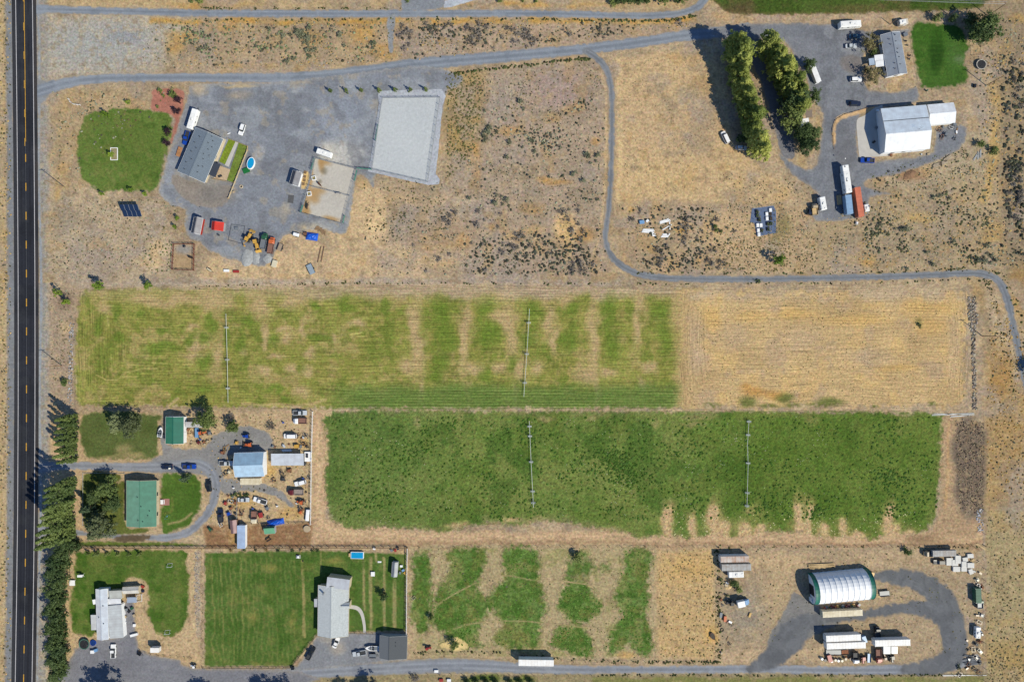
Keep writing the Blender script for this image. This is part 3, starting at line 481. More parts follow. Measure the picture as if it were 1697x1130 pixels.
def stub_feats(p, d):
    x, y = p.x, p.y; p.mix((1 - sstep(488, 506, y + (fbm(x, y, 22, 91) - .5) * 20)) * .7, (184, 164, 138)); p.spots(36, .52, .16, (182, 156, 124), .7, 17); p.spots(30, .54, .16, (208, 174, 116), .6, 27)
    for q in ((1150, 560, 14, 60), (1215, 560, 30, 24), (1160, 600, 18, 20), (1330, 560, 26, 20), (1580, 580, 10, 60), (1440, 590, 40, 14)): p.blob(*q, (186, 162, 132), .5)
    for q in ((1245, 525, 30, 10), (1180, 530, 14, 20), (1320, 520, 40, 8), (1420, 530, 60, 10), (1540, 510, 40, 10), (1490, 610, 40, 6), (1540, 540, 30, 16)): p.blob(*q, (208, 168, 98), .45)
    for q in ((1250, 650, 24, 9), (1285, 655, 14, 8), (1235, 640, 10, 5)): p.blob(*q, (190, 142, 78), .75)
    for q in ((1238, 667, 16, 9), (1300, 660, 14, 8), (1180, 673, 14, 5), (1375, 667, 24, 7), (1320, 673, 20, 5), (1450, 675, 6, 3), (1545, 673, 8, 6), (1275, 674, 16, 4), (1356, 672, 14, 5)): p.blob(*q, (92, 104, 48), .8)
    p.blob(1522, 535, 7, 7, (136, 126, 78), .7); p.mix((1 - sstep(1132, 1150, x + (fbm(x, y, 20, 66) - .5) * 12)) * .5, (172, 144, 104))
    for q in ((1190, 600, 60), (1300, 620, 50), (1430, 640, 60)): p.line([(q[0] - q[2], q[1] - 8), (q[0], q[1] - 12), (q[0] + q[2], q[1] + 12)], 1.3, (222, 192, 138), .5)
def stub_row(x, y):
    dr = 1606 - x; dt = np.minimum(y - 476, 680 - y); e = (dr < dt) & (dr < 34); l = (x - 1130 < 44) & (x - 1130 < dt * .8)
    row = np.where(e, dr, np.where(l, x, y)); al = np.where(e | l, y, x)
    return np.stack([al * S * 1.6, row + (vnoise(x, y, 90, 4) - .5) * 8, np.where(e | l, 7., 0.)], 1)
psheet('stubble_field', [(1129, 475), (1400, 474), (1585, 475), (1602, 484), (1607, 520), (1606, 600), (1602, 660), (1590, 679), (1400, 682), (1129, 681)], .038, flat((193, 164, 118), 14, 50, 4, stub_feats), STUB, rowv=stub_row, sm=0, jit=6, js=34, step=1.6, fade=14)
def pas_feats(p, d):
    x, y = p.x, p.y; p.spots(30, .52, .18, (112, 128, 64), .7, 14); p.spots(24, .55, .14, (86, 110, 42), .5, 19); p.spots(8, .54, .14, (76, 104, 44), .4, 39, o=3); p.spots(40, .56, .14, (104, 116, 54), .5, 24); p.spots(9, .6, .1, (112, 118, 66), .4, 44, o=3)
    for q in ((1250, 790, 70, 50), (1200, 840, 30, 16), (1450, 740, 60, 30), (1360, 830, 40, 20)): p.blob(*q, (66, 94, 32), .5)
    for q in ((690, 700, 6, 12), (1160, 690, 30, 5), (1150, 702, 18, 4), (1285, 688, 20, 4), (1345, 695, 14, 10), (1415, 705, 10, 10), (1500, 692, 12, 9), (1490, 715, 10, 8), (765, 692, 8, 5), (905, 694, 14, 4), (980, 690, 8, 5), (620, 872, 20, 10), (700, 880, 40, 8), (1085, 700, 10, 6)): p.blob(*q, (176, 152, 112), .6)
    for q in ((1107, 858, 9, 20), (1150, 872, 7, 16), (1186, 852, 12, 20), (1192, 876, 18, 12), (1235, 880, 16, 12), (1262, 882, 16, 14), (1325, 850, 8, 28), (1340, 846, 8, 18), (1328, 880, 18, 12), (1365, 885, 10, 14), (1398, 880, 10, 14), (1420, 892, 20, 8), (1474, 858, 10, 20), (1478, 880, 16, 10), (1505, 884, 18, 8), (890, 872, 16, 8), (930, 880, 24, 7), (825, 880, 16, 8), (1000, 884, 24, 6), (850, 862, 14, 4), (760, 874, 20, 4), (1250, 850, 12, 8)): p.blob(q[0], q[1] - 3, q[2] * 1.25, q[3] * 1.35, (196, 166, 122), .95)
    p.mix(sstep(-15, 1, d + (fbm(x, y, 24, 32) - .5) * 26) * .75, (132, 130, 84))
    p.spots(60, .53, .16, (126, 134, 72), .6, 94); p.spots(48, .6, .1, (64, 94, 34), .5, 97); p.mix(sstep(1080, 1300, x) * .4, (84, 110, 34)); p.mix((1 - sstep(600, 800, x)) * .35, (100, 120, 66)); p.mix(sstep(-3, 1, d) * .6, (172, 152, 112))
    for tx, ty, tw in ((1107, 838, 11), (1150, 860, 9), (1186, 832, 17), (1200, 862, 20), (1236, 868, 24), (1262, 864, 20), (1325, 834, 13), (1342, 838, 10), (1332, 868, 26), (1366, 868, 12), (1398, 860, 12), (1424, 882, 28), (1474, 838, 14), (1482, 870, 24), (1512, 876, 20)): p.line([(tx + 3, 900), (tx - 2, (ty + 900) / 2), (tx, ty + tw / 2)], tw, (198, 168, 126), .95, 3.5, True, .9)
PAS = [(550, 679), (800, 678), (1200, 679), (1540, 681), (1562, 700), (1563, 760), (1556, 830), (1546, 872), (1528, 884), (1480, 886), (1440, 896), (1400, 890), (1370, 896), (1320, 884), (1270, 884), (1215, 892), (1180, 888), (1148, 895), (1100, 890), (1060, 895), (1040, 888), (960, 874), (900, 868), (850, 876), (800, 870), (740, 884), (690, 880), (640, 876), (590, 880), (555, 868), (541, 845), (536, 790), (540, 730)]
psheet('pasture', PAS, .034, flat((106, 126, 58), 14, 60, 4, pas_feats, 8), ROUGH, jit=4, js=16, step=1.8, fade=7)
# small green patches in the paddock below
PT = [(684, 920), (704, 916), (716, 930), (716, 970), (714, 1010), (712, 1040), (700, 1050), (684, 1035), (678, 1010), (682, 960)], [(736, 915), (760, 908), (800, 908), (806, 925), (800, 950), (792, 975), (815, 1000), (800, 1030), (790, 1060), (800, 1070), (775, 1074), (750, 1066), (735, 1050), (718, 1030), (720, 985), (735, 960), (745, 940)], [(838, 908), (880, 906), (896, 930), (893, 955), (902, 985), (906, 1010), (896, 1035), (894, 1065), (880, 1074), (850, 1075), (825, 1068), (818, 1055), (830, 1035), (815, 1010), (812, 985), (822, 970), (835, 960), (832, 935)], [(940, 968), (968, 967), (984, 984), (998, 1003), (988, 1022), (962, 1032), (938, 1024), (924, 1004), (928, 982)], [(930, 1038), (962, 1036), (980, 1060), (984, 1085), (965, 1088), (930, 1076), (910, 1070), (918, 1050)], [(1035, 912), (1075, 910), (1082, 930), (1074, 960), (1075, 990), (1070, 1020), (1080, 1050), (1082, 1080), (1060, 1085), (1040, 1070), (1015, 1085), (1004, 1070), (1015, 1040), (1030, 1020), (1018, 995), (1020, 970), (1032, 945)], [(960, 912), (985, 930), (985, 945), (960, 965), (935, 960), (940, 940), (945, 920)], [(996, 936), (1006, 935), (1011, 941), (1006, 948), (997, 946)]
for i, q in enumerate(PT):
    def ff(p, d, i=i):
        p.spots(20, .5, .16, (70, 104, 38), .75, 14 + i); p.spots(14, .52, .14, (112, 134, 72), .7, 19 + i); p.spots(24, .55, .12, (140, 136, 84), .6, 49 + i); p.spots(14, .58, .1, (118, 116, 60), .5, 59 + i); p.mix(sstep(-9, 1, d) * .6, (126, 122, 72))
        p.line([(716, 1015), (735, 995), (785, 968), (840, 953), (880, 960), (930, 962), (1010, 974)], 2, (170, 152, 110), .8); p.line([(750, 1042), (800, 1030), (870, 1029), (955, 1037), (1020, 1042)], 2, (170, 152, 110), .8)
    qs = smooth(q, 3, True); sheet('grass_patch', lambda x, y, qs=qs: sdpoly(x, y, qs) - 5, pbox(qs, 14), 2., .03 + .0007 * i, flat((88, 116, 50) if i not in (6, 7) else (134, 132, 88), 14, 24, 4 + i, ff), ROUGH, jit=2, js=22, fade=11)
LINE = gmat('trodden_path', .8, .1, 3, .15, .3)
road('foot_path', [(716, 1015), (735, 995), (785, 968), (840, 953), (880, 960), (930, 962), (1010, 974)], 1.6, .042, (206, 178, 138), .5, False, LINE, step=1); road('foot_path', [(740, 1046), (800, 1030), (870, 1029), (955, 1037), (1030, 1043)], 1.6, .042, (196, 168, 128), .5, False, LINE, step=1)
# lower left homesteads
def dl_feats(p, d): p.mix(sstep(-6, 0, d) * .6, (168, 150, 104)); p.blob(205, 745, 14, 10, (164, 146, 104), .7); p.blob(225, 755, 16, 6, (178, 154, 112), .7); p.blob(190, 758, 30, 4, (172, 150, 108), .6)
psheet('lawn', [(138, 684), (262, 684), (266, 700), (264, 740), (262, 756), (240, 763), (160, 763), (138, 752)], .04, flat((90, 102, 54), 14, 26, 4, dl_feats), LAWN, jit=2.4, js=12, fade=5)
def gd(p, d): p.mix(sstep(-5, 0, d) * .5, (170, 156, 132)); p.blob(300, 890, 20, 5, (170, 150, 120), .5); p.blob(346, 840, 8, 30, (154, 158, 162), .5)
road('gravel_drive', [(62, 775), (100, 772), (160, 772), (230, 774), (285, 772), (325, 768), (348, 780), (357, 805), (352, 835), (335, 862), (308, 883), (276, 890), (240, 890), (190, 888), (140, 884), (100, 880), (62, 880)], [30, 16, 15, 17, 26, 26, 24, 18, 17, 16, 16, 15, 12, 10, 10, 12, 24], .03, (136, 139, 146))
psheet('gravel_yard', [(255, 776), (252, 758), (268, 752), (264, 730), (270, 690), (278, 738), (340, 740), (352, 720), (400, 704), (446, 716), (450, 745), (380, 755), (372, 790), (440, 800), (470, 815), (488, 838), (478, 842), (455, 822), (400, 815), (372, 820), (340, 790)], .026, flat((140, 138, 136), 10, 24, 4), GRAVEL, sm=2, jit=2.5)
def dlawn(p, d): p.mix(sstep(-6, 0, d) * .5, (112, 128, 50)); p.line([(272, 850), (285, 845), (285, 825)], 4, (120, 124, 62), .6); p.line([(278, 868), (300, 862), (318, 850)], 3, (176, 152, 112), .8); p.line([(280, 785), (300, 800), (325, 800)], 4, (104, 124, 48), .5)
psheet('lawn', [(268, 786), (300, 782), (328, 786), (334, 805), (337, 830), (330, 852), (312, 872), (290, 882), (270, 884), (265, 870), (266, 830)], .042, flat((78, 106, 40), 12, 22, 4, dlawn), LAWN, jit=2.4, js=12, fade=5)
psheet('lawn', [(196, 800), (209, 800), (209, 870), (240, 872), (250, 880), (215, 886), (160, 884), (138, 868), (138, 786), (200, 786)], .038, flat((96, 104, 50), 18, 16, 4), LAWN)
psheet('garden_bed', [(196, 886), (245, 884), (252, 888), (240, 898), (192, 898)], .044, flat((98, 84, 66), 10), GRAVEL); psheet('lawn', [(140, 896), (300, 898), (330, 902), (330, 905), (130, 905)], .036, flat((98, 112, 50), 14, 14), LAWN)
def ll(p, d):
    p.spots(22, .56, .12, (116, 122, 62), .5, 51); p.spots(14, .58, .12, (64, 94, 32), .45, 53); p.spots(9, .62, .1, (132, 128, 76), .4, 54, o=3)
    p.mix(sstep(-6, 0, d) * .55, (132, 130, 62)); p.spots(16, .52, .16, (56, 92, 24), .6, 13)
    for k in range(10): p.line([(125, 912 + 14 * k), (320, 916 + 14 * k)], 2, (92, 120, 44), .3, 1, False)
psheet('lawn', [(125, 922), (140, 912), (300, 909), (312, 930), (316, 980), (312, 1030), (295, 1052), (275, 1056), (255, 1046), (243, 1020), (243, 990), (240, 965), (206, 968), (204, 1045), (160, 1052), (150, 1056), (125, 1050), (116, 1040), (114, 990), (120, 965)], .038, flat((88, 109, 46), 14, 30, 4, ll), LAWN, jit=2.4, js=12, fade=5)
def lv(p, d): p.mix(sstep(-8, 0, d) * .5, (166, 152, 132)); p.blob(190, 1095, 40, 16, (118, 118, 124), .6)
psheet('gravel_yard', [(128, 1070), (165, 1055), (200, 1052), (202, 1000), (222, 992), (227, 1050), (234, 1074), (260, 1085), (300, 1092), (320, 1105), (500, 1110), (500, 1140), (120, 1150), (118, 1085)], .032, flat((128, 128, 134), 8, 24, 4, lv), GRAVEL, sm=2, jit=2)
def sv(p, d):
    p.spots(22, .56, .12, (116, 122, 62), .5, 51); p.spots(14, .58, .12, (64, 94, 32), .45, 53); p.spots(9, .62, .1, (132, 128, 76), .4, 54, o=3)
    for k, x in enumerate((352, 360, 367, 376, 384, 391, 400, 408, 417, 425, 434, 443, 450, 458, 466, 474, 482, 489)):
        kk = .62 if k in (0, 2, 4, 6) else .36; p.line([(x, 925), (x + 1, 1000), (x + 2, 1094)], 2.2, (150, 142, 84), kk, 1, False, 1.2)
    p.line([(501, 930), (503, 990), (505, 1055)], 4.5, (164, 148, 98), .85, 1, False); p.line([(532, 915), (532, 945)], 3, (150, 140, 88), .7, 1, False)
    for q in ((450, 940, 14, 8), (417, 1022, 8, 10), (485, 1025, 6, 12), (425, 1098, 10, 4), (510, 938, 12, 8), (555, 930, 16, 6)): p.blob(*q, (150, 138, 76), .6)
    for x, y0, y1, w_ in ((603, 930, 1010, 4), (614, 925, 1040, 5), (636, 925, 1040, 5), (653, 960, 1038, 6), (622, 912, 930, 4)): p.line([(x, y0), (x + 1, y1)], w_, (164, 150, 104), .8, 1, False)
    p.mix(sstep(-4, 0, d) * .4, (120, 126, 60)); p.spots(20, .54, .16, (60, 92, 30), .5, 13)
psheet('lawn', [(338, 914), (420, 912), (560, 911), (674, 916), (674, 1046), (580, 1047), (526, 1052), (503, 1080), (484, 1104), (338, 1105)], .04, flat((82, 108, 48), 9, 30, 4, sv), LAWN, sm=0, jit=.8)
def bd(p, d): p.mix(sstep(-6, 0, d) * .5, (168, 158, 144)); p.blob(560, 1075, 14, 10, (186, 170, 146), .5); p.blob(542, 1060, 16, 8, (170, 160, 146), .5)
psheet('gravel_yard', [(524, 1052), (582, 1048), (626, 1046), (676, 1050), (676, 1094), (500, 1112), (470, 1110), (494, 1100)], .036, flat((136, 138, 143), 9, 24, 4, bd), GRAVEL, sm=0, jit=1.5)
road('gravel_road', [(100, 1118), (200, 1118), (340, 1118), (480, 1116), (620, 1108), (760, 1102), (900, 1108), (1050, 1109), (1250, 1108), (1400, 1110), (1520, 1108), (1580, 1102), (1620, 1088)], [26, 24, 20, 20, 24, 28, 18, 15, 16, 16, 20, 20, 12], .03, (136, 140, 148))
road('gravel_drive', [(1245, 1108), (1285, 1085), (1310, 1055), (1330, 1035), (1370, 1026), (1430, 1018), (1490, 1008), (1530, 1008), (1560, 1018), (1578, 1040), (1584, 1065), (1575, 1090), (1545, 1104), (1500, 1108)], [20, 44, 56, 38, 24, 21, 23, 32, 42, 46, 46, 42, 32, 22], .034, (105, 107, 111), jit=3.5, tracks=False, fade=5)
road('gravel_drive', [(1580, 1060), (1574, 1020), (1555, 985), (1525, 965), (1490, 956), (1450, 955)], [42, 46, 46, 38, 30, 18], .032, (106, 108, 111), jit=3.5, tracks=False, fade=5); psheet('gravel_spur', [(1316, 980), (1345, 998), (1400, 1022), (1360, 1050), (1285, 1080), (1270, 1060), (1300, 1010)], .024, flat((128, 126, 124), 8), GRAVEL, jit=3)
cpoly('concrete_walk', smooth([(579, 1002), (590, 1003), (598, 1008), (603, 1018), (606, 1035), (606.5, 1048)], 4) + smooth([(602, 1048), (601.5, 1036), (598, 1020), (593, 1012), (587, 1009), (579, 1008)], 4), .07, CONC)
GB = M('bed_rock', C(150, 140, 128), .9, var=.25, scale=2); cpoly('rock_bed', [(579, 985), (586, 995), (586, 1004), (580, 1004)], .05, GB); cpoly('rock_bed', [(579, 1010), (584, 1010), (584, 1038), (590, 1047), (577, 1047)], .05, GB)

build_sheets()

# ================================================================ plants
def leafmat(name, c1, c2, trans=.25):
    m = bpy.data.materials.get(name)
    if m: return m
    m = bpy.data.materials.new(name); m.use_nodes = True; t = m.node_tree; N = t.nodes; L = t.links; b = N['Principled BSDF']; b.inputs['Roughness'].default_value = .6; b.inputs['Specular IOR Level'].default_value = .25
    tc = N.new('ShaderNodeTexCoord'); no = N.new('ShaderNodeTexNoise'); no.inputs['Scale'].default_value = .9; no.inputs['Detail'].default_value = 4; L.new(tc.outputs['Object'], no.inputs['Vector'])
    oi = N.new('ShaderNodeObjectInfo'); a = N.new('ShaderNodeMath'); a.operation = 'MULTIPLY_ADD'; a.inputs[1].default_value = .75; L.new(oi.outputs['Random'], a.inputs[0]); L.new(no.outputs[0], a.inputs[2])
    r = N.new('ShaderNodeMapRange'); r.inputs[1].default_value = .45; r.inputs[2].default_value = 1.25; L.new(a.outputs[0], r.inputs[0])
    mx = N.new('ShaderNodeMix'); mx.data_type = 'RGBA'; mx.inputs[6].default_value = (*c1, 1); mx.inputs[7].default_value = (*c2, 1); L.new(r.outputs[0], mx.inputs[0]); L.new(mx.outputs[2], b.inputs['Base Color'])
    tr = N.new('ShaderNodeBsdfTranslucent'); ms = N.new('ShaderNodeMixShader'); ms.inputs[0].default_value = trans; L.new(mx.outputs[2], tr.inputs[0]); L.new(b.outputs[0], ms.inputs[1]); L.new(tr.outputs[0], ms.inputs[2]); L.new(ms.outputs[0], N['Material Output'].inputs[0])
    return m
BARK = M('bark', (.09, .07, .055), .95, var=.3, scale=3)
LF = {'poplar': leafmat('poplar_leaf', (.055, .09, .025), (.14, .185, .05)), 'cotton': leafmat('cottonwood_leaf', (.14, .19, .04), (.46, .48, .12), .38), 'dark': leafmat('dark_leaf', (.035, .065, .022), (.09, .13, .04)), 'green': leafmat('green_leaf', (.07, .11, .03), (.18, .22, .06)),
      'grey': leafmat('grey_leaf', (.08, .10, .045), (.19, .22, .10)), 'sage': leafmat('sage_leaf', (.11, .12, .07), (.24, .25, .16)), 'purple': leafmat('purple_leaf', (.025, .012, .02), (.06, .028, .04)), 'bright': leafmat('bright_leaf', (.09, .16, .015), (.2, .28, .03)), 'brownish': leafmat('brownish_leaf', (.10, .085, .035), (.22, .19, .08)), 'spruce': leafmat('spruce_needle', (.03, .06, .03), (.08, .12, .06)), 'dry': leafmat('dry_leaf', (.20, .14, .05), (.38, .28, .12)), 'bare': leafmat('bare_twig', (.14, .12, .10), (.26, .23, .2))}
def leaves(rng, centres, radii, per, size, flat_=.75, drop=0.):
    """leaf-sized quads on the surface of many clumps, as one vertex and one face array"""
    c = np.repeat(np.array(centres), per, 0); rr = np.repeat(np.array(radii), per)[:, None]; n = len(c)
    d = rng.normal(size=(n, 3)); d[:, 2] += .35; d /= np.linalg.norm(d, axis=1)[:, None]; p = c + d * rr * (rng.random((n, 1)) ** .45) * np.array([1, 1, flat_])
    nn = d * .8 + rng.normal(size=(n, 3)) * .5 + np.array([.25, -.2, .55]); nn /= np.linalg.norm(nn, axis=1)[:, None]; u = np.cross(nn, rng.normal(size=(n, 3))); u /= np.linalg.norm(u, axis=1)[:, None]; v = np.cross(nn, u)
    s = size * (.6 + .8 * rng.random((n, 1))); q = np.stack([p - u * s * .5, p - v * s * .32, p + u * s * .5, p + v * s * .32], 1)
    return q.reshape(-1, 3), np.arange(4 * n).reshape(-1, 4)
def crown_mesh(name, seed, env, n, per, size, rc, mat, gap=.0):
    rng = np.random.default_rng(seed); cs = []; rs = []
    while len(cs) < n:
        z = rng.random(); a = rng.random() * 6.283; f = env(z); lump = 1 + .25 * math.sin(3 * a + seed) + .18 * math.sin(5 * a + 7 * z + seed * 2)
        q = f[0] * lump * (rng.random() ** .5)
        if rng.random() < gap: continue
        cs.append((q * math.cos(a), q * math.sin(a), f[1])); rs.append(rc * (.35 + 1.2 * rng.random() ** 1.5) * (.5 + .5 * min(1, f[0] / (rc * 2 + 1e-6))))
    V, F_ = leaves(rng, cs, rs, per, size); o = mesh_np(name, V, F_, mat); me = o.data; bpy.data.objects.remove(o); return me
def trunk_mesh(seed, h, r, spread, limbs=6, top=.85):
    rng = random.Random(seed); b = MB(); pts = [Vector((rng.uniform(-.1, .1) * i, rng.uniform(-.1, .1) * i, h * top * i / 4)) for i in range(5)]; pts[0].z = -.2
    for i in range(4): b.tube(pts[i], pts[i + 1], r * (1 - i * .22), 7, r * (1 - (i + 1) * .22))
    for k in range(limbs):
        z = .25 + .55 * k / limbs; p = pts[0].lerp(pts[4], z); a = k * 2.4 + rng.random(); e = p + Vector((math.cos(a) * spread * .7, math.sin(a) * spread * .7, h * .18)); b.tube(p, e, r * .4, 5, r * .12)
    o = b.build('trunk', BARK); me = o.data; bpy.data.objects.remove(o); return me
PLANT = {}
def plant_kind(key, leaf, seeds, h, rad, n, per, size, rc, env, trunk=.2, limbs=6, top=.85):
    PLANT[key] = [(crown_mesh(key + '_crown', s, env, n, per, size, rc, LF[leaf]), trunk_mesh(s, h, trunk, rad, limbs, top) if trunk else None, h, rad) for s in seeds]
def e_col(h, r, lo=.06): return lambda z: (r * (math.sin(math.pi * min(1, (z + .06) ** .8)) ** .55 * (1 - .35 * z) + .1), h * (lo + (1 - lo) * z))
def e_ball(h, r, lo=.25): return lambda z: (r * math.sqrt(max(.05, 1 - (2 * z - .85) ** 2 / 1.4)), h * (lo + (1 - lo) * z))
def e_cone(h, r, lo=.04): return lambda z: (r * (1 - z ** .9) + .12, h * (lo + (1 - lo) * z))
plant_kind('poplar', 'poplar', (1, 2, 3, 4), 21, 1.9, 110, 34, .62, 1.0, e_col(21, 1.7), .32, 8)
plant_kind('cottonwood', 'cotton', (5, 6, 7), 18, 4.8, 170, 40, .7, 1.3, e_col(18, 4.9, .12), .4, 8)
plant_kind('shade_tree', 'green', (8, 9), 9, 4.4, 100, 40, .55, 1.2, e_ball(9, 4.2), .28); plant_kind('dark_tree', 'dark', (10, 11), 9, 4.2, 100, 40, .52, 1.2, e_ball(9, 4), .28)
plant_kind('grey_tree', 'grey', (12, 13), 8.5, 4.6, 100, 40, .5, 1.15, e_ball(8.5, 4.4), .28); plant_kind('spruce', 'spruce', (14, 15), 11, 3.1, 110, 36, .5, .8, e_cone(11, 3), .24, 4, .9)
plant_kind('hedge_tree', 'dark', (16, 17, 18), 6.5, 3.2, 80, 36, .5, 1.05, e_ball(6.5, 3.1, .12), .2); plant_kind('brown_tree', 'brownish', (19, 20), 6, 3.3, 56, 30, .42, .9, e_ball(6, 3.2, .2), .2)
plant_kind('young_tree', 'bright', (21, 22), 4, 1.4, 26, 26, .36, .55, e_ball(4, 1.3, .25), .09, 4); plant_kind('young_conifer', 'green', (23, 24), 3.4, .9, 24, 22, .34, .4, e_cone(3.4, .85), .08, 3)
plant_kind('purple_shrub', 'purple', (25, 26), 2.6, 1.25, 24, 26, .34, .6, e_ball(2.6, 1.2, .1), .08, 3); plant_kind('round_shrub', 'green', (27, 28), 2., 1.3, 26, 26, .34, .6, e_ball(2, 1.2, .08), .08, 3)
plant_kind('clipped_shrub', 'green', (29,), 3.8, 1.7, 40, 30, .32, .7, e_ball(3.8, 1.5, .05), .1, 3); plant_kind('sagebrush', 'sage', (30, 31, 32, 33), 1., .9, 14, 16, .26, .42, e_ball(1., .8, .1), .05, 4, .6)
plant_kind('dark_sage', 'bare', (34, 35), .9, .95, 14, 14, .24, .42, e_ball(.9, .85, .1), .05, 4, .6); plant_kind('bare_bush', 'bare', (36,), 2.6, 2.2, 40, 24, .3, .7, e_ball(2.6, 2., .1), .1, 5, .7)
plant_kind('weed_bush', 'dark', (37, 38), .8, .7, 10, 14, .28, .38, e_ball(.8, .6, .1), .04, 3, .6); plant_kind('small_shade_tree', 'dark', (39,), 5.5, 2.5, 50, 34, .42, .9, e_ball(5.5, 2.4, .25), .14)
plant_kind('rabbitbrush', 'dry', (40,), .8, .8, 12, 14, .26, .4, e_ball(.8, .7, .1), .04, 3, .6)
_pk = random.Random(5)
def plant(key, name, px, py, sc=1., label=None, cat='tree', group=None, hz=1., parts=True, var=None):
    cr, tr, h, rad = PLANT[key][var if var is not None else _pk.randrange(len(PLANT[key]))]; p = P(px, py)
    rt = root(name, (p.x, p.y, 0), _pk.random() * 6.28, label, cat, group); rt.scale = (sc, sc, sc * hz)
    c = bpy.data.objects.new('crown' if cat == 'tree' else 'foliage', cr); col.objects.link(c); c.parent = rt
    if tr: t = bpy.data.objects.new('trunk' if cat == 'tree' else 'stem', tr); col.objects.link(t); t.parent = rt
    return rt
# --- the poplar windbreak beside the highway, bases at the right, crowns leaning outwards in this view
pk = random.Random(11); G = 'poplar windbreak beside the highway'
ORD = ['first', 'second', 'third', 'fourth', 'fifth', 'sixth', 'seventh', 'eighth', 'ninth', 'tenth', 'eleventh', 'twelfth', 'thirteenth', 'fourteenth']
ys = [690, 699, 709, 719, 728, 739, 748, 758]
for i, y in enumerate(ys): plant('poplar', 'poplar_tree', 129 + pk.uniform(-2, 2), y, .74 + pk.uniform(-.04, .06), f'tall dark green poplar, {ORD[i]} from the top in the upper windbreak by the highway', group=G, hz=.9)
ys = [795, 805, 816, 827, 838, 849, 860, 871, 881]
for i, y in enumerate(ys): plant('poplar', 'poplar_tree', 125 + pk.uniform(-3, 3), y, .9 + .028 * i + pk.uniform(-.04, .04), f'tall dark green poplar, {ORD[i]} from the top in the lower windbreak by the highway', group=G)
# --- the two tall rows in the ranch yard
G = 'tall cottonwood rows at the ranch'
for i in range(11):
    t = i / 10; plant('cottonwood', 'cottonwood_tree', 1209 + 41 * t ** 1.3 + pk.uniform(-2, 2), 84 + 172 * t, (.98 - .12 * t) * pk.uniform(.78, 1.12), f'tall yellow-green cottonwood, {ORD[i]} from the top in the long left row at the ranch', group=G)
for i in range(8):
    t = i / 7; plant('cottonwood', 'cottonwood_tree', 1263 + 50 * t + pk.uniform(-2, 2), 86 + 100 * t, (.92 - .08 * t) * pk.uniform(.78, 1.12), f'tall green cottonwood, {ORD[i]} from the top in the short right row at the ranch', group=G)
for i, (x, y, s_) in enumerate(((1280, 104, .74), (1288, 118, .8), (1297, 131, .72), (1306, 146, .8), (1314, 160, .68))): plant('cottonwood', 'cottonwood_tree', x, y, s_, f'lower green cottonwood on the right flank of the right row, {ORD[i]} from the top', group=G)
plant('dark_tree', 'dark_tree', 1309, 178, 1.25, 'broad dark green tree at the foot of the right cottonwood row'); plant('dark_tree', 'dark_tree', 1342, 164, .72, 'compact dark round tree right of the cottonwood row'); plant('dark_tree', 'dark_tree', 1336, 113, .62, 'dark tree tucked behind the white yard trailer'); plant('shade_tree', 'shade_tree', 1303, 204, 1.05, 'green tree below the broad dark tree in the ranch drive loop')
plant('dark_tree', 'dark_tree', 1322, 226, .95, 'dark tree, left one of the cluster inside the drive loop'); plant('dark_tree', 'dark_tree', 1338, 228, .85, 'dark tree, right one of the cluster inside the drive loop'); plant('dark_tree', 'dark_tree', 1331, 246, .95, 'dark tree, lowest of the cluster inside the drive loop'); plant('small_shade_tree', 'dark_tree', 1224, 232, .8, 'small dark tree over the parked silver wagon')
plant('brown_tree', 'brown_tree', 1434, 78, 1.12, 'brownish green tree beside the ranch house, above its porch'); plant('round_shrub', 'green_bush', 1444, 89, 1.3, 'bright green bush under the brownish tree by the porch', 'bush'); plant('brown_tree', 'brown_tree', 1441, 130, 1.05, 'sparse brownish tree beside the ranch house, below its porch'); plant('purple_shrub', 'purple_bush', 1434, 118, .9, 'dark reddish bush beside the sparse tree', 'bush')
plant('dark_tree', 'dark_tree', 1608, 62, 1.15, 'large dark green tree at the corner of the ranch lawn, left half, shade put into its leaf colour'); plant('shade_tree', 'shade_tree', 1618, 58, 1.25, 'large green tree at the corner of the ranch lawn, right half, sunlight put into its leaf colour'); plant('dark_tree', 'dark_tree', 1600, 38, .6, 'small dark tree above the ranch lawn corner')  # shaded and lit sides of one crown put into darker and brighter leaves
plant('clipped_shrub', 'clipped_shrub', 1549, 33, 1.1, 'clipped oval shrub above the ranch lawn, left one', 'bush'); plant('clipped_shrub', 'clipped_shrub', 1575, 34, 1., 'clipped oval shrub above the ranch lawn, right one', 'bush')
# --- top edge
for i, (x, s_) in enumerate(((1022, 1.), (1034, 1.1), (1046, 1.1), (1058, 1.1), (1070, 1.))): plant('hedge_tree', 'hedge_tree', x, 2, s_ * .62, f'dark green hedge tree at the top edge above the gravel road, {ORD[i]} from left', group='hedge at the top edge')
plant('shade_tree', 'shade_tree', 1098, 2, .62, 'bright green tree at the top edge right of the hedge'); plant('small_shade_tree', 'dark_tree', 1120, 2, .9, 'dark tree at the top edge left of the road bend'); plant('shade_tree', 'shade_tree', 1132, 0, .5, 'green tree at the top edge closest to the road bend')
for i, (x, s_) in enumerate(((318, .9), (333, 1.1), (828, .8), (888, .7), (1015, 1.2), (675, .8), (866, .6))): plant('round_shrub', 'green_bush', x, 3 if i != 4 else 6, s_, f'green bush at the top edge of the photo, {ORD[i]} listed from the highway' if 0 else f'green bush on the dry verge at the top edge, {["left of a pair", "right of a pair", "left on the pink gravel", "middle on the pink gravel", "beside the hedge", "by the gravel turnout", "right on the pink gravel"][i]}', 'bush')
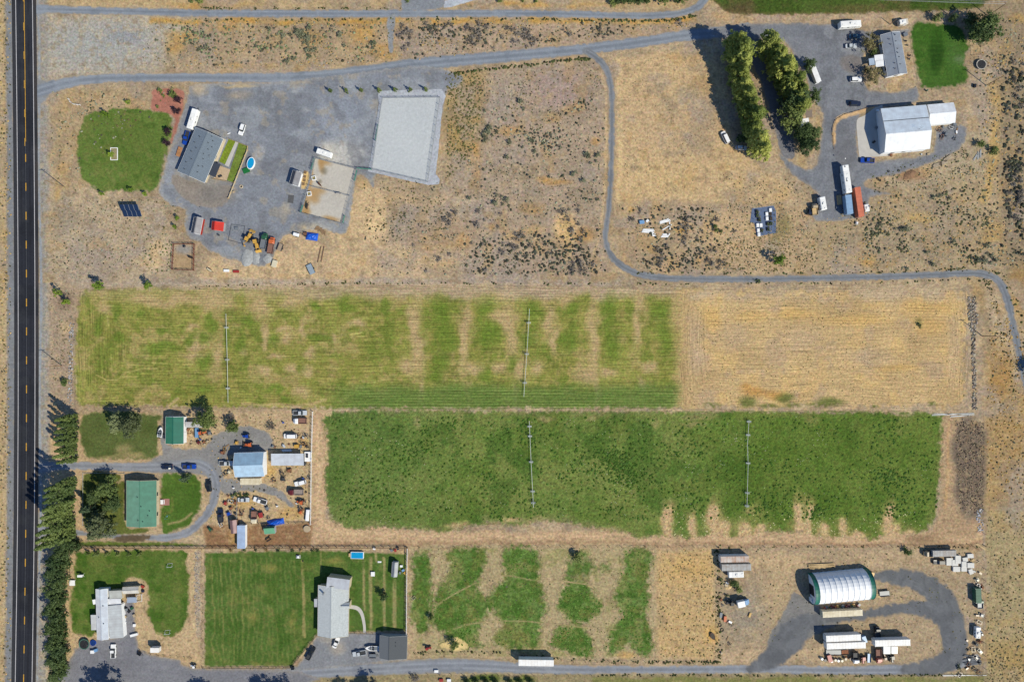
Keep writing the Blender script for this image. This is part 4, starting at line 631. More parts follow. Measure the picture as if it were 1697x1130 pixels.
# --- west place
for i, (x, y, s_, k) in enumerate(((267, 152, .75, 'round_shrub'), (288, 158, 1.3, 'round_shrub'), (262, 177, .5, 'round_shrub'), (272, 160, .5, 'round_shrub'), (298, 168, 1.25, 'purple_shrub'), (294, 185, 1.1, 'purple_shrub'), (281, 219, 1.25, 'purple_shrub'), (278, 238, 1.1, 'purple_shrub'))):
    plant(k, 'purple_bush' if k[0] == 'p' else 'green_bush', x, y, s_, ('dark purple bush beside the west lawn, ' + ['', '', '', '', 'topmost', 'second', 'third', 'lowest'][i]) if k[0] == 'p' else 'green bush in the red mulch bed, ' + ['topmost', 'largest', 'lowest', 'smallest'][i], 'bush')
plant('young_tree', 'young_tree', 181, 192, 1.05, 'young yellow-green tree at the top of the west lawn'); plant('young_tree', 'young_tree', 188, 258, .8, 'young tree in the framed bed on the west lawn')
for i, (x, y) in enumerate(((220, 316), (243, 323), (172, 322), (215, 172), (297, 363), (293, 377))): plant('young_tree', 'young_tree', x, y, .7, 'young green tree ' + ['with a long shadow at the bottom rim of the west lawn', 'at the bottom right corner of the west lawn', 'at the bottom left rim of the west lawn', 'in dry grass above the west lawn', 'left of the small red barn, upper', 'left of the small red barn, lower'][i])
for i, x in enumerate((549, 575, 600, 629, 655, 681, 706)): plant('young_conifer', 'young_conifer', x, 152.5 - .4 * i, 1., f'small young conifer above the riding arena, {ORD[i]} from left', group='young conifers above the arena')
for i, (x, y) in enumerate(((172, 475), (253, 475), (104, 486), (117, 502))): plant('young_tree', 'young_tree', x, y, 1.3 - .1 * i, 'bright green young tree ' + ['at the upper edge of the hay field, left', 'at the upper edge of the hay field, right', 'in the corner left of the hay field', 'below the corner tree left of the hay field'][i], hz=1.3)
plant('round_shrub', 'green_bush', 109, 634, 1.2, 'dark round bush between highway and hay field', 'bush')
# --- lower left
for i, (x, y, s_, k, l) in enumerate(((226, 703, 1.05, 'grey_tree', 'wide grey-green tree on the upper lawn below the hay field, right half'), (206, 698, .95, 'grey_tree', 'wide grey-green tree on the upper lawn below the hay field, left half'), (349, 692, 1.0, 'shade_tree', 'green tree beside the green-roofed shed below the hay field'), (190, 803, .95, 'shade_tree', 'round green tree above the long green-roofed house drive side'), (158, 838, .95, 'spruce', 'grey-green spruce left of the green-roofed house'), (196, 832, .8, 'dark_tree', 'dark tree close to the left wall of the green-roofed house'), (180, 866, 1.25, 'grey_tree', 'largest pale green tree left of the green-roofed house'), (165, 820, .7, 'dark_tree', 'dark small tree between spruce and round tree'), (162, 858, .7, 'grey_tree', 'pale tree below the spruce'), (311, 790, .62, 'spruce', 'small spruce on the round lawn by the blue pickup'), (385, 690, .7, 'bare_bush', 'grey bare thicket above the junk yard'), (390, 706, .6, 'shade_tree', 'green bush tree below the bare thicket'), (450, 706, .85, 'bare_bush', 'grey bare bush alone in the junk yard'), (638, 984, .72, 'small_shade_tree', 'small tree on the lawn right of the shingled house'), (447, 704, .5, 'weed_bush', 'dark weed beside the bare bush'))): plant(k, {'grey_tree': 'grey_tree', 'shade_tree': 'shade_tree', 'spruce': 'spruce_tree', 'dark_tree': 'dark_tree', 'bare_bush': 'bare_bush', 'small_shade_tree': 'shade_tree', 'weed_bush': 'dark_bush'}[k], x, y, s_, l, 'bush' if 'bush' in k else 'tree')
pk2 = random.Random(4); hs = [(121, 896, 1.1), (112, 912, 1.15), (104, 926, 1.2), (116, 930, .85), (101, 943, 1.2), (108, 958, 1.15), (99, 972, 1.15), (107, 987, 1.2), (99, 1001, 1.2), (106, 1015, 1.2), (100, 1030, 1.2), (108, 1042, 1.1), (101, 1057, 1.2), (107, 1070, 1.1), (103, 1084, 1.2), (108, 1097, 1.05), (106, 1110, 1.2), (133, 902, .8)]
for i, (x, y, s_) in enumerate(hs): plant('hedge_tree', 'hedge_tree', x, y, s_ * .93, f'dark green tree in the dense hedge by the highway, number {i + 1} counted from the top' if 0 else f'dark green tree in the dense hedge by the highway, {(ORD + ["fifteenth", "sixteenth", "seventeenth", "last small one"])[i]} from the top', group='dense hedge beside the lower highway')
for i, (x, y, s_, k) in enumerate(((197, 1148, 1.5, 'dark_tree'), (178, 1160, 1.2, 'spruce'), (350, 1152, 1., 'dark_tree'), (452, 1148, .95, 'dark_tree'), (486, 1150, 1., 'dark_tree'), (582, 1152, .95, 'dark_tree'), (626, 1148, 1.1, 'dark_tree'), (688, 1122, .85, 'bare_bush'))): plant(k, 'bare_tree' if k[0] == 'b' else 'shade_tree', x, y, s_, 'tree standing just below the frame, its shadow on the lower gravel road' if i < 7 else 'bare branched tree by the lower gravel road', group='roadside trees below the frame' if i < 7 else None)
plant('dark_tree', 'dark_tree', 1726, 622, 1.0, 'tree just outside the right edge, shadow on the curved drive')
for i, (x, y) in enumerate(((149, 915), (164, 916), (180, 917), (198, 917), (216, 917), (233, 917))): plant('young_conifer', 'young_tree', x, y, .9 if i != 1 else 1.25, f'small sapling along the top of the lower left lawn, {ORD[i]} from left', group='saplings on the lower left lawn')
for i, x in enumerate((384, 405, 424, 441, 462, 485, 500, 518, 526)): plant('weed_bush' if i % 3 else 'rabbitbrush', 'garden_bush', x, 911, 1.3, f'small bush below the fence above the striped lawn, {ORD[i]} from left', 'bush', 'bushes along the striped lawn fence')
for i, (x, y, s_, k) in enumerate(((1285, 433, 1.6, 'young_tree'), (1184, 376, .9, 'clipped_shrub'), (1186, 382, .8, 'clipped_shrub'), (1194, 384, .75, 'clipped_shrub'), (1205, 378, .8, 'sagebrush'), (1523, 538, 1.6, 'weed_bush'), (1255, 466, 1.6, 'weed_bush'), (958, 920, 1.6, 'round_shrub'), (753, 1065, 1.9, 'clipped_shrub'), (716, 1022, 1.3, 'clipped_shrub'), (1645, 250, 1.3, 'round_shrub'), (1623, 240, 1.3, 'round_shrub'), (1501, 912, 1.2, 'round_shrub'), (1216, 965, 1.3, 'round_shrub'), (1223, 973, 1.2, 'round_shrub'), (1203, 985, 1.3, 'weed_bush'), (1194, 960, 1.5, 'weed_bush'), (1587, 1105, 1.6, 'weed_bush'))):
    if k == 'young_tree': plant(k, 'green_bush', x, y, s_, 'bright green bush alone in dry grass below the raised garden', 'bush')
    else: plant(k, 'green_bush', x, y, s_ * (.6 if k == 'clipped_shrub' else 1), ['', 'dark bush in the scrub left of the raised garden, topmost', 'dark bush in the scrub left of the raised garden, middle', 'dark bush in the scrub left of the raised garden, right', 'grey bush right of the dark trio', 'lone dark weed clump in the stubble field', 'dark bush on the verge between drive and stubble field', 'green bush at the top of the lower paddock', 'round dark bush beside the yellow straw in the paddock', 'dark green bush left in the paddock', 'bush on the golden strip, right one', 'bush on the golden strip, left one', 'green bush near the scrap heap', 'bush below the white shed trailer, left', 'bush below the white shed trailer, right', 'dark weed above the blue truck', 'weed left of the white shed', 'dark bush by the lower corner scrap'][i], 'bush')

# --- sagebrush: the 290 largest as single plants, everything smaller as ground cover
SG = random.Random(21); GV = PLANT
def inpoly(x, y, p):
    c = False; n = len(p)
    for i in range(n):
        a, b = p[i], p[(i + 1) % n]
        if (a[1] > y) != (b[1] > y) and x < (b[0] - a[0]) * (y - a[1]) / (b[1] - a[1]) + a[0]: c = not c
    return c
def scatter(poly, n, seed, cl=.55, mind=0):
    r = random.Random(seed); xs = [q[0] for q in poly]; ys_ = [q[1] for q in poly]; out = []; t = 0
    while len(out) < n and t < n * 60:
        t += 1; x = r.uniform(min(xs), max(xs)); y = r.uniform(min(ys_), max(ys_))
        if out and r.random() < cl: a = r.choice(out); x = a[0] + r.gauss(0, 9); y = a[1] + r.gauss(0, 7)
        if inpoly(x, y, poly) and (not mind or all(abs(x - a[0]) + abs(y - a[1]) > mind for a in out)): out.append((x, y))
    return out
PLOTS = [([(260, 36), (560, 36), (640, 38), (640, 98), (560, 104), (330, 112), (250, 105)], 46, 'sagebrush', 'pale green sagebrush on the dry strip between the two upper gravel roads, left part'),
         ([(662, 38), (1010, 40), (1130, 38), (1130, 48), (960, 68), (720, 96), (662, 98)], 60, 'dark_sage', 'dark grey sagebrush on the dry strip between the two upper gravel roads, right part'),
         ([(790, 150), (1000, 200), (996, 330), (960, 360), (760, 330), (800, 260)], 44, 'sagebrush', 'grey-green sagebrush on the open scrub left of the curved drive, upper half'),
         ([(640, 360), (900, 340), (996, 330), (990, 430), (1010, 455), (700, 455)], 62, 'dark_sage', 'dark grey sagebrush on the open scrub left of the curved drive, lower half'),
         ([(1022, 340), (1060, 338), (1230, 350), (1210, 448), (1080, 448), (1026, 420)], 34, 'dark_sage', 'dark grey sagebrush in the scrub right of the curved drive'),
         ([(1665, 100), (1697, 90), (1697, 420), (1664, 420)], 30, 'dark_sage', 'dark sagebrush in the scrub along the upper right edge'),
         ([(1430, 350), (1640, 300), (1650, 445), (1430, 448)], 24, 'sagebrush', 'sagebrush on the scrub slope below the ranch')]
for i, (poly, n, k, l) in enumerate(PLOTS):
    for x, y in scatter(poly, n, 30 + i, .6, 3): ss = SG.choice((.7, .8, .95, 1.1, 1.3, 1.5)); plant(k, 'sagebrush', x, y, ss * 1.05, ('small ' if ss < .9 else 'large ' if ss > 1.2 else 'middling ') + l, 'bush', ['sagebrush on the upper strip left', 'sagebrush on the upper strip right', 'sagebrush on upper open scrub', 'sagebrush on lower open scrub', 'sagebrush right of the curved drive', 'sagebrush at the upper right edge', 'sagebrush below the ranch'][i])
def cover(name, items, label, cat, gm='weed_cover'):
    """many tiny low tufts as one ground-cover mesh: items (px, py, radius m, height m, (srgb))"""
    rng = np.random.default_rng(len(items)); n = len(items); A = np.array([(a, b, c, d) for a, b, c, d, e in items]); CC = np.array([[lin(v) / KEXP for v in e] for *_, e in items]) if n < 60 else _lut[np.clip(np.array([e for *_, e in items]), 0, 255).astype(int)] / KEXP
    k = 6; ang = np.arange(k) * 2 * math.pi / k; x = (A[:, 0] - CX) * S; y = (CY - A[:, 1]) * S
    rr = A[:, 2:3] * (.65 + .7 * rng.random((n, k))); ph = rng.random((n, 1)) * 6.28
    ring = np.stack([x[:, None] + rr * np.cos(ang + ph), y[:, None] + rr * np.sin(ang + ph), np.full((n, k), .02) + A[:, 3:4] * .25 * rng.random((n, k))], 2)
    r2 = rr * .55; mid = np.stack([x[:, None] + r2 * np.cos(ang + ph + .5), y[:, None] + r2 * np.sin(ang + ph + .5), A[:, 3:4] * (.55 + .5 * rng.random((n, k)))], 2)
    top = np.stack([x + rng.normal(size=n) * .1 * A[:, 2], y + rng.normal(size=n) * .1 * A[:, 2], A[:, 3]], 1)[:, None, :]
    V = np.concatenate([ring, mid, top], 1).reshape(-1, 3); m = 2 * k + 1; b = (np.arange(n) * m)[:, None]; F1 = []
    for j in range(k):
        j2 = (j + 1) % k; F1 += [np.hstack([b + j, b + j2, b + k + j]), np.hstack([b + j2, b + k + j2, b + k + j]), np.hstack([b + k + j, b + k + j2, b + 2 * k])]
    o = mesh_np(name, V, np.concatenate(F1), gmat(gm, 1.2, .3, 5, .4, .2, tint=.4), np.repeat(CC, m, 0)); return tag(o, label, cat, None, 'stuff')
it = []; rc = random.Random(77)
def jitc(c, a=16): k = rc.uniform(-a, a); return tuple(v + k + rc.uniform(-4, 4) for v in c)
DK, GRY, GLD, OLV = (84, 84, 70), (146, 146, 124), (186, 156, 100), (108, 102, 68)
def strew(poly, n, cols, r0, r1, hk=.6, cl=.35):
    for x, y in scatter(poly, n, len(it) + 3, cl): r = rc.uniform(r0, r1); it.append((x, y, r, r * hk * rc.uniform(.6, 1.3), jitc(rc.choice(cols))))
strew([(250, 34), (1150, 34), (1140, 46), (960, 70), (700, 100), (560, 108), (330, 116), (230, 110)], 1500, [DK, GRY, OLV, GLD], .12, .4)
strew([(738, 122), (990, 100), (1004, 200), (1000, 455), (620, 455), (640, 330), (738, 300)], 2300, [DK, DK, GRY, OLV], .1, .36); strew([(800, 180), (1000, 150), (1000, 455), (700, 455), (640, 380), (760, 330)], 420, [DK, (70, 72, 62), GRY], .25, .6, .8, .6); strew([(800, 380), (1000, 370), (1008, 458), (760, 458)], 330, [DK, (70, 72, 62)], .25, .75, .8, .65); strew([(662, 40), (1120, 38), (960, 68), (670, 98)], 240, [DK, (70, 72, 62)], .25, .65, .8, .65); strew([(270, 40), (640, 38), (640, 98), (350, 112)], 240, [(122, 132, 96), DK], .3, .65, .8, .6); strew([(1024, 340), (1230, 345), (1200, 448), (1060, 450)], 300, [DK, (70, 72, 62)], .3, .6, .8, .7); strew([(1430, 330), (1650, 300), (1650, 448), (1430, 448)], 320, [DK, (86, 92, 66)], .3, .6, .8, .7); strew([(1660, 90), (1697, 90), (1697, 430), (1660, 420)], 260, [DK, (64, 66, 58)], .4, .9, .8, .75); strew([(738, 122), (800, 120), (795, 240), (742, 295)], 420, [OLV, (96, 100, 60)], .2, .5)
strew([(84, 150), (300, 150), (120, 325), (84, 330)], 220, [OLV, GRY, DK], .15, .5); strew([(84, 330), (290, 330), (300, 455), (84, 465)], 700, [OLV, DK, GRY], .1, .38); strew([(240, 400), (285, 405), (280, 450), (240, 448)], 30, [(96, 110, 60)], .2, .45)
strew([(1022, 338), (1340, 345), (1350, 448), (1060, 450)], 900, [DK, OLV, GRY], .1, .38); strew([(1180, 400), (1350, 390), (1350, 450), (1180, 450)], 300, [OLV, (104, 96, 56)], .15, .4); strew([(1350, 370), (1640, 260), (1650, 450), (1350, 450)], 1300, [DK, OLV, GRY, GLD], .12, .42)
strew([(1610, 30), (1697, 30), (1697, 450), (1640, 440)], 900, [DK, GRY, GLD, (84, 80, 66)], .14, .5); strew([(1440, 290), (1600, 240), (1620, 290), (1450, 320)], 240, [(98, 104, 70), DK], .15, .4); strew([(1640, 480), (1740, 640), (1740, 840), (1634, 830)], 900, [(150, 116, 66), DK, GLD], .14, .45)
strew([(1636, 846), (1735, 846), (1735, 1170), (1636, 1170)], 1100, [(104, 98, 66), DK, (140, 124, 84)], .14, .42); strew([(1582, 692), (1632, 700), (1630, 850), (1590, 850)], 900, [(112, 98, 84), (158, 140, 116), (90, 80, 70)], .12, .36, .8); strew([(1090, 910), (1186, 910), (1186, 1088), (1090, 1088)], 520, [GLD, OLV, (150, 132, 92)], .12, .4)
strew([(1195, 910), (1620, 910), (1620, 1090), (1500, 1080), (1195, 1090)], 330, [DK, OLV], .12, .36); strew([(0, 0), (18, 0), (18, 1130), (0, 1130)], 600, [OLV, GLD, DK], .12, .45); strew([(82, 480), (124, 480), (122, 670), (82, 672)], 200, [DK, GRY, OLV], .12, .35)
strew([(1135, 480), (1600, 480), (1600, 676), (1135, 676)], 1500, [(128, 114, 78), (146, 126, 90), (96, 92, 62)], .1, .3, .5, .5); strew([(1200, 290), (1345, 300), (1345, 390), (1200, 380)], 240, [DK, OLV], .12, .34); strew([(300, 680), (515, 684), (515, 865), (350, 860)], 300, [OLV, DK, GLD], .12, .36); strew([(600, 300), (740, 300), (740, 380), (600, 400)], 260, [DK, OLV], .12, .45)
strew([(690, 906), (1085, 906), (1085, 1090), (690, 1090)], 260, [OLV, (110, 112, 66), DK], .12, .32); strew([(1030, 100), (1180, 80), (1210, 250), (1330, 320), (1030, 330)], 320, [(140, 120, 88), (150, 136, 110)], .1, .28)
def along(pts, n, off, cols, r0, r1):
    sp = smooth(pts, 8)
    for _ in range(n): a = rc.choice(sp); r = rc.uniform(r0, r1); it.append((a[0] + rc.gauss(0, 3.5), a[1] + off + rc.gauss(0, 1.2), r, r * .8, jitc(rc.choice(cols))))
WD = [(70, 82, 44), (88, 94, 54), (64, 66, 44)]
along([(330, 33), (500, 33), (700, 32), (900, 32), (1000, 35), (1060, 35), (1120, 33), (1150, 26)], 260, 0, WD, .2, .5); along([(755, 121), (850, 111), (950, 99), (972, 99)], 170, 0, WD, .25, .55); along([(340, 14), (400, 14), (660, 14)], 90, 0, WD, .2, .4); along([(1060, 452), (1300, 453), (1500, 450), (1600, 445)], 150, 0, WD, .15, .4); along([(1060, 470), (1300, 470), (1480, 468), (1620, 464), (1640, 480), (1655, 530), (1668, 590), (1680, 650)], 180, 0, WD, .15, .42); along([(1020, 1097), (1190, 1097), (1080, 1096)], 70, 0, WD, .2, .45); along([(690, 1081), (800, 1080), (1000, 1095), (1180, 1096)], 110, 0, WD, .2, .5); along([(1190, 912), (1190, 960), (1190, 1020), (1190, 1090)], 90, 0, WD, .2, .5); along([(1000, 1118), (1200, 1118), (1400, 1119), (1560, 1118)], 160, 0, WD, .2, .45); along([(330, 476), (500, 470), (700, 470), (1000, 470)], 130, 0, WD, .15, .4); along([(1640, 455), (1668, 470), (1690, 540), (1705, 600)], 60, -6, WD, .2, .5); along([(1195, 908), (1400, 906), (1620, 906)], 70, 0, WD, .15, .4)
cover('dry_scrub_cover', it, 'low dry weeds and tufts scattered over bare soil', 'weeds')
it = []
for x, y in scatter([(548, 690), (1555, 690), (1552, 860), (1150, 862), (560, 862)], 3600, 9, .72): r = rc.uniform(.22, .6); it.append((x, y, r, r * .6, jitc(rc.choice([(60, 88, 32), (70, 98, 38), (80, 108, 46)]), 8)))
for x, y in scatter([(1100, 845), (1530, 850), (1530, 890), (1100, 892)], 260, 10, .6): r = rc.uniform(.12, .3); it.append((x, y, r, r * .5, jitc((196, 190, 140), 18)))
for x, y in scatter([(560, 690), (1556, 690), (1550, 870), (560, 870)], 330, 12, .5): it.append((x, y, .14, .2, jitc((226, 222, 186), 10)))
for i, q in enumerate(PT[1:6]):
    for x, y in scatter(q, 260, 40 + i, .5): r = rc.uniform(.15, .4); it.append((x, y, r, r * .45, jitc(rc.choice([(62, 98, 32), (84, 118, 48), (104, 132, 62)]), 10)))
cover('pasture_tussocks', it, 'dark tussocks and pale seed heads through the green pasture', 'grass')

# ================================================================ builders: vehicles, buildings, yard things
GLASS = M('window_glass', (.02, .028, .035), .12, var=.1, spec=.6); RUB = M('rubber', (.018, .018, .02), .9); STEEL = M('galvanised', C(170, 174, 178), .45, .5, scale=2); DARK = M('dark_metal', (.03, .032, .036), .6); CHROME = M('lamp_lens', C(220, 220, 215), .2, spec=.6); WOOD = M('weathered_wood', C(150, 122, 92), .9, var=.25, scale=3); REDL = M('tail_lens', C(150, 30, 25), .3); WHITE = M('white_paint', C(250, 250, 250), .5, var=.04); BLK = M('black_plastic', (.015, .015, .017), .7)
PIPE = M('pale_pipe', C(214, 218, 212), .5, var=.05); RUST = M('rusty_steel', C(150, 96, 66), .9, var=.3, scale=2, second=C(110, 76, 58)); PALW = M('pale_wood', C(206, 178, 132), .9, var=.2, scale=2)
def paint_mat(c):
    cols = {'white': (250, 250, 250), 'silver': (200, 206, 212), 'grey': (120, 126, 132), 'black': (26, 28, 32), 'navy': (28, 38, 62), 'blue': (22, 70, 170), 'teal': (36, 78, 104), 'red': (164, 56, 46), 'maroon': (104, 32, 34), 'tan': (188, 168, 136), 'cream': (222, 212, 184), 'orange': (208, 106, 54), 'yellow': (210, 164, 72), 'green': (44, 92, 62), 'brown': (126, 92, 68), 'lightblue': (120, 164, 208)}
    return M('paint_' + c, C(*cols[c]), .35, var=.05, scale=.8, spec=.5, coat=.3)
def rrect(L, W, r, n=3):
    out = []
    for cx, cy, a0 in ((L / 2 - r, W / 2 - r, 0), (-L / 2 + r, W / 2 - r, 90), (-L / 2 + r, -W / 2 + r, 180), (L / 2 - r, -W / 2 + r, 270)):
        for k in range(n + 1): a = R(a0 + 90 * k / n); out.append((cx + r * math.cos(a), cy + r * math.sin(a)))
    return out
def loft(b, rings):                  # rings: (poly, z); closed solid
    n = len(rings[0][0]); vs = [(x, y, z if not callable(z) else z(x, y)) for p, z in rings for x, y in p]; fs = [tuple(range(n - 1, -1, -1)), tuple(range((len(rings) - 1) * n, len(rings) * n))]
    for k in range(len(rings) - 1): fs += [(k * n + i, k * n + (i + 1) % n, (k + 1) * n + (i + 1) % n, (k + 1) * n + i) for i in range(n)]
    return b.add(vs, fs)
def shift(p, dx): return [(x + dx, y) for x, y in p]
def wheel(par, x, y, r=.34, w=.24):
    b = MB().tube((x, y - w / 2, r), (x, y + w / 2, r), r, 12).build('wheel', RUB, par); MB().tube((x, y - w / 2 - .01, r), (x, y + w / 2 + .01, r), r * .55, 8).build('rim', STEEL, b); return b
def car(px, py, ang, kind, colr, label, group=None, name=None, cat=None, sc=1., tilt=0):
    L, W, Hh = {'sedan': (4.7, 1.85, 1.45), 'suv': (4.8, 1.95, 1.8), 'pickup': (5.7, 2., 1.85), 'van': (5.3, 2., 2.1), 'wagon': (4.6, 1.8, 1.55)}[kind]
    p = P(px, py, .8); nm = name or {'sedan': 'parked_car', 'suv': 'parked_suv', 'pickup': 'pickup_truck', 'van': 'parked_van', 'wagon': 'parked_car'}[kind]
    rt = root(nm, (p.x, p.y, 0), R(ang), label, cat or {'sedan': 'car', 'suv': 'car', 'pickup': 'pickup', 'van': 'van', 'wagon': 'car'}[kind], group); rt.scale = (sc,) * 3; pm = paint_mat(colr); b = MB()
    belt = {'sedan': .92, 'suv': 1.08, 'pickup': 1.05, 'van': 1.15, 'wagon': .95}[kind]
    def zt(x, y): return belt - .16 * max(0, (x - L * .18) / (L * .32)) ** 1.5 - .05 * max(0, (-x - L * .3) / (L * .2))
    if kind == 'pickup':
        loft(b, [(rrect(L, W, .3), .32), (rrect(L, W, .3), .7), (rrect(L * .99, W * .97, .3), .78)])
        loft(b, [(shift(rrect(L * .58, W * .98, .25), L * .205), .78), (shift(rrect(L * .57, W * .93, .25), L * .205), lambda x, y: zt(x, y))])
    else: loft(b, [(rrect(L * .97, W * .94, .4), .28), (rrect(L, W, .42), .5), (rrect(L, W, .42), .72), (rrect(L * .98, W * .93, .4), zt)])
    b.build('body', pm, rt)
    g0, g1, r0, r1 = {'sedan': (-.36, .20, -.20, .06), 'suv': (-.47, .18, -.42, .06), 'pickup': (-.10, .22, -.07, .12), 'van': (-.48, .33, -.46, .20), 'wagon': (-.44, .20, -.36, .06)}[kind]
    lo = shift(rrect((g1 - g0) * L, W * .88, .2), (g0 + g1) / 2 * L); hi = shift(rrect((r1 - r0) * L, W * .72, .16), (r0 + r1) / 2 * L); up = shift(rrect((r1 - r0) * L * .98, W * .71, .15), (r0 + r1) / 2 * L)
    loft(MB(), [(lo, belt - .08), (hi, Hh - .07)]).build('windows', GLASS, rt); loft(MB(), [(shift(rrect((r1 - r0) * L * 1.02, W * .74, .16), (r0 + r1) / 2 * L), Hh - .08), (up, Hh)]).build('roof', pm, rt)
    for sx in (.31, -.31):
        for sy in (-1, 1): wheel(rt, sx * L, sy * (W / 2 - .1), .36 if kind in ('pickup', 'suv', 'van') else .32)
    for sy in (-1, 1): MB().box((L / 2 - .06, sy * W * .34, .66), (.16, .32, .14)).build('headlight', CHROME, rt); MB().box((-L / 2 + .04, sy * W * .38, .72), (.12, .2, .18)).build('tail_light', REDL, rt); MB().box((g1 * L - .45, sy * (W / 2 + .06), belt), (.12, .16, .12)).build('mirror', pm, rt)
    MB().box((L / 2 - .02, 0, .42), (.16, W * .86, .16)).build('bumper', DARK, rt); MB().box((-L / 2 + .02, 0, .42), (.16, W * .86, .16)).build('bumper', STEEL, rt)
    if kind == 'pickup':
        bl = L * .4; bx = -L / 2 + bl / 2 + .04
        bd = MB().box((bx, 0, .8), (bl, W * .84, .04)).build('bed_floor', DARK, rt)
        for sy in (-1, 1): MB().box((bx, sy * (W / 2 - .1), .93), (bl, .16, .3)).build('bed_side', pm, rt)
        MB().box((-L / 2 + .06, 0, .93), (.1, W * .8, .3)).build('tailgate', pm, rt)
    return rt
def boxy(par, name, L, W, z0, z1, mat, ch=.12, x=0, y=0): return loft(MB(), [(shift(rrect(L, W, ch, 2), x) if not y else [(a + x, b_ + y) for a, b_ in rrect(L, W, ch, 2)], z0), ([(a + x, b_ + y) for a, b_ in rrect(L, W, ch, 2)], z1 - ch), ([(a + x, b_ + y) for a, b_ in rrect(L - 2 * ch, W - 2 * ch, ch, 2)], z1)]).build(name, mat, par)
RVW = M('trailer_skin', C(250, 250, 248), .5, var=.04, scale=.7); RVR = M('trailer_roof', C(240, 240, 238), .7, var=.07, scale=.8)
def rv(px, py, ang, L, label, W=2.5, Hh=3.1, fifth=False, motor=False, skin=None, name='travel_trailer', cat='trailer', vents=3, group=None):
    p = P(px, py, Hh * .9); rt = root(name, (p.x, p.y, 0), R(ang), label, cat, group); sk_ = skin or RVW
    if fifth: boxy(rt, 'body', L * .76, W, .7, Hh, sk_, .15, -L * .12); boxy(rt, 'overhang', L * .25, W, 1.5, Hh - .06, sk_, .15, L * .375)
    elif motor: boxy(rt, 'body', L * .78, W, .6, Hh, sk_, .15, -L * .11); boxy(rt, 'cab', L * .24, W * .9, .5, 1.9, sk_, .2, L * .38); boxy(rt, 'overhang', L * .2, W * .96, 1.95, Hh - .1, sk_, .15, L * .33); MB().box((L * .42, 0, 1.55), (.08, W * .8, .55)).build('windshield', GLASS, rt)
    else: boxy(rt, 'body', L, W, .6, Hh, sk_, .18); MB().tube((L / 2, .5, .55), (L / 2 + 1.1, 0, .55), .06).tube((L / 2, -.5, .55), (L / 2 + 1.1, 0, .55), .06).build('hitch', DARK, rt)
    MB().box((-L * .1, 0, Hh + .012), (L * .72, W - .5, .03)).build('roof_membrane', RVR, rt)
    MB().box((-L * .02, 0, Hh + .16), (1., .75, .28), taper=.85).build('air_conditioner', RVR, rt)
    for k in range(vents): MB().box((-L * .4 + k * L * .28 + (.5 if k == 1 else 0), .3 if k % 2 else -.3, Hh + .09), (.42, .42, .14)).build('roof_vent', DARK if k % 2 else RVR, rt)
    for sy in (-1, 1):
        for k in range(3): MB().box((-L * .38 + k * L * .27, sy * (W / 2 + .006), Hh * .66), (.8, .03, .5)).build('window', GLASS, rt)
        for k in (-1, 1): wheel(rt, -L * .12 + k * .45, sy * (W / 2 - .2), .36)
    MB().box((L * .12, -W / 2 - .01, 1.65), (.65, .04, 1.75)).build('door', RVR, rt); return rt
SHIP = lambda c: M('ship_' + c, C(*{'orange': (214, 122, 92), 'white': (250, 250, 248), 'cream': (232, 222, 196), 'blue': (140, 172, 206), 'grey': (176, 180, 182), 'green': (66, 110, 86), 'maroon': (140, 100, 94)}[c]), .6, var=.07, scale=.6, stripes=(0, .3, .12), second=C(*{'orange': (196, 110, 84), 'white': (238, 232, 224), 'cream': (206, 192, 160), 'blue': (128, 160, 192), 'grey': (156, 146, 138), 'green': (60, 100, 80), 'maroon': (120, 84, 80)}[c]))
def container(px, py, ang, L, label, c='white', W=2.44, Hh=2.6, trailer=False, name='shipping_container', cat='container', group=None, roof=None):
    z0 = 1.1 if trailer else .15; top = z0 + Hh; p = P(px, py, top); rt = root(name, (p.x, p.y, 0), R(ang), label, cat, group); m = SHIP(c)
    MB().box((0, 0, z0 + Hh / 2 - .03), (L, W, Hh - .06)).build('body', m, rt); rf = MB().box((0, 0, top - .01), (L - .06, W - .06, .05)).build('roof', roof or m, rt)
    b = MB()
    for k in range(int(L / 1.2)): MB().box((-L / 2 + .6 + k * 1.2, 0, top + .03), (.07, W - .1, .03)).build('roof_bow', m, rf)
    for sx in (-1, 1):
        for sy in (-1, 1): MB().box((sx * (L / 2 - .06), sy * (W / 2 - .05), z0 + Hh / 2), (.16, .14, Hh + .04)).build('corner_post', STEEL, rt)
    for sy in (-1, 1): MB().box((-L / 2 - .02, sy * W * .25, z0 + Hh * .5), (.05, W * .46, Hh * .9)).build('door', m, rt)
    if trailer:
        for k in (0, 1.2):
            for sy in (-1, 1): wheel(rt, -L * .36 + k, sy * (W / 2 - .2), .5, .4)
        MB().box((0, 0, .95), (L * .96, .9, .2)).build('chassis', DARK, rt)
        for sy in (-1, 1): MB().box((L * .3, sy * .8, .5), (.16, .16, 1.)).build('landing_leg', DARK, rt)
    return rt
def rectfit(q, h):                   # four roof-corner pixels (TL,TR,BR,BL) seen at height h -> centre, length, width, angle
    a, b, c, d = (P(x, y, h) for x, y in q); cen = (a + b + c + d) / 4; u = ((b - a) + (c - d)) / 2; v = ((a - d) + (b - c)) / 2
    return cen, u.length, v.length, math.atan2(u.y, u.x)
ROOF = lambda n, c, per=.9, dep=.1, ax=0, var=.08, sec=None: M('roof_' + n, C(*c), .55, var=max(var, .06), scale=.45, stripes=(ax, per, dep) if per else None, second=C(*(sec or [k * .9 + 4 * (j == 0) for j, k in enumerate(c)])), bump=0 if per else .3)
SHINGLE = lambda n, c, var=.25: M('shingle_' + n, C(*c), .9, var=var, scale=4, bump=.4)
def wallmat(n, c): return M('wall_' + n, C(*c), .8, var=.06, scale=.7)
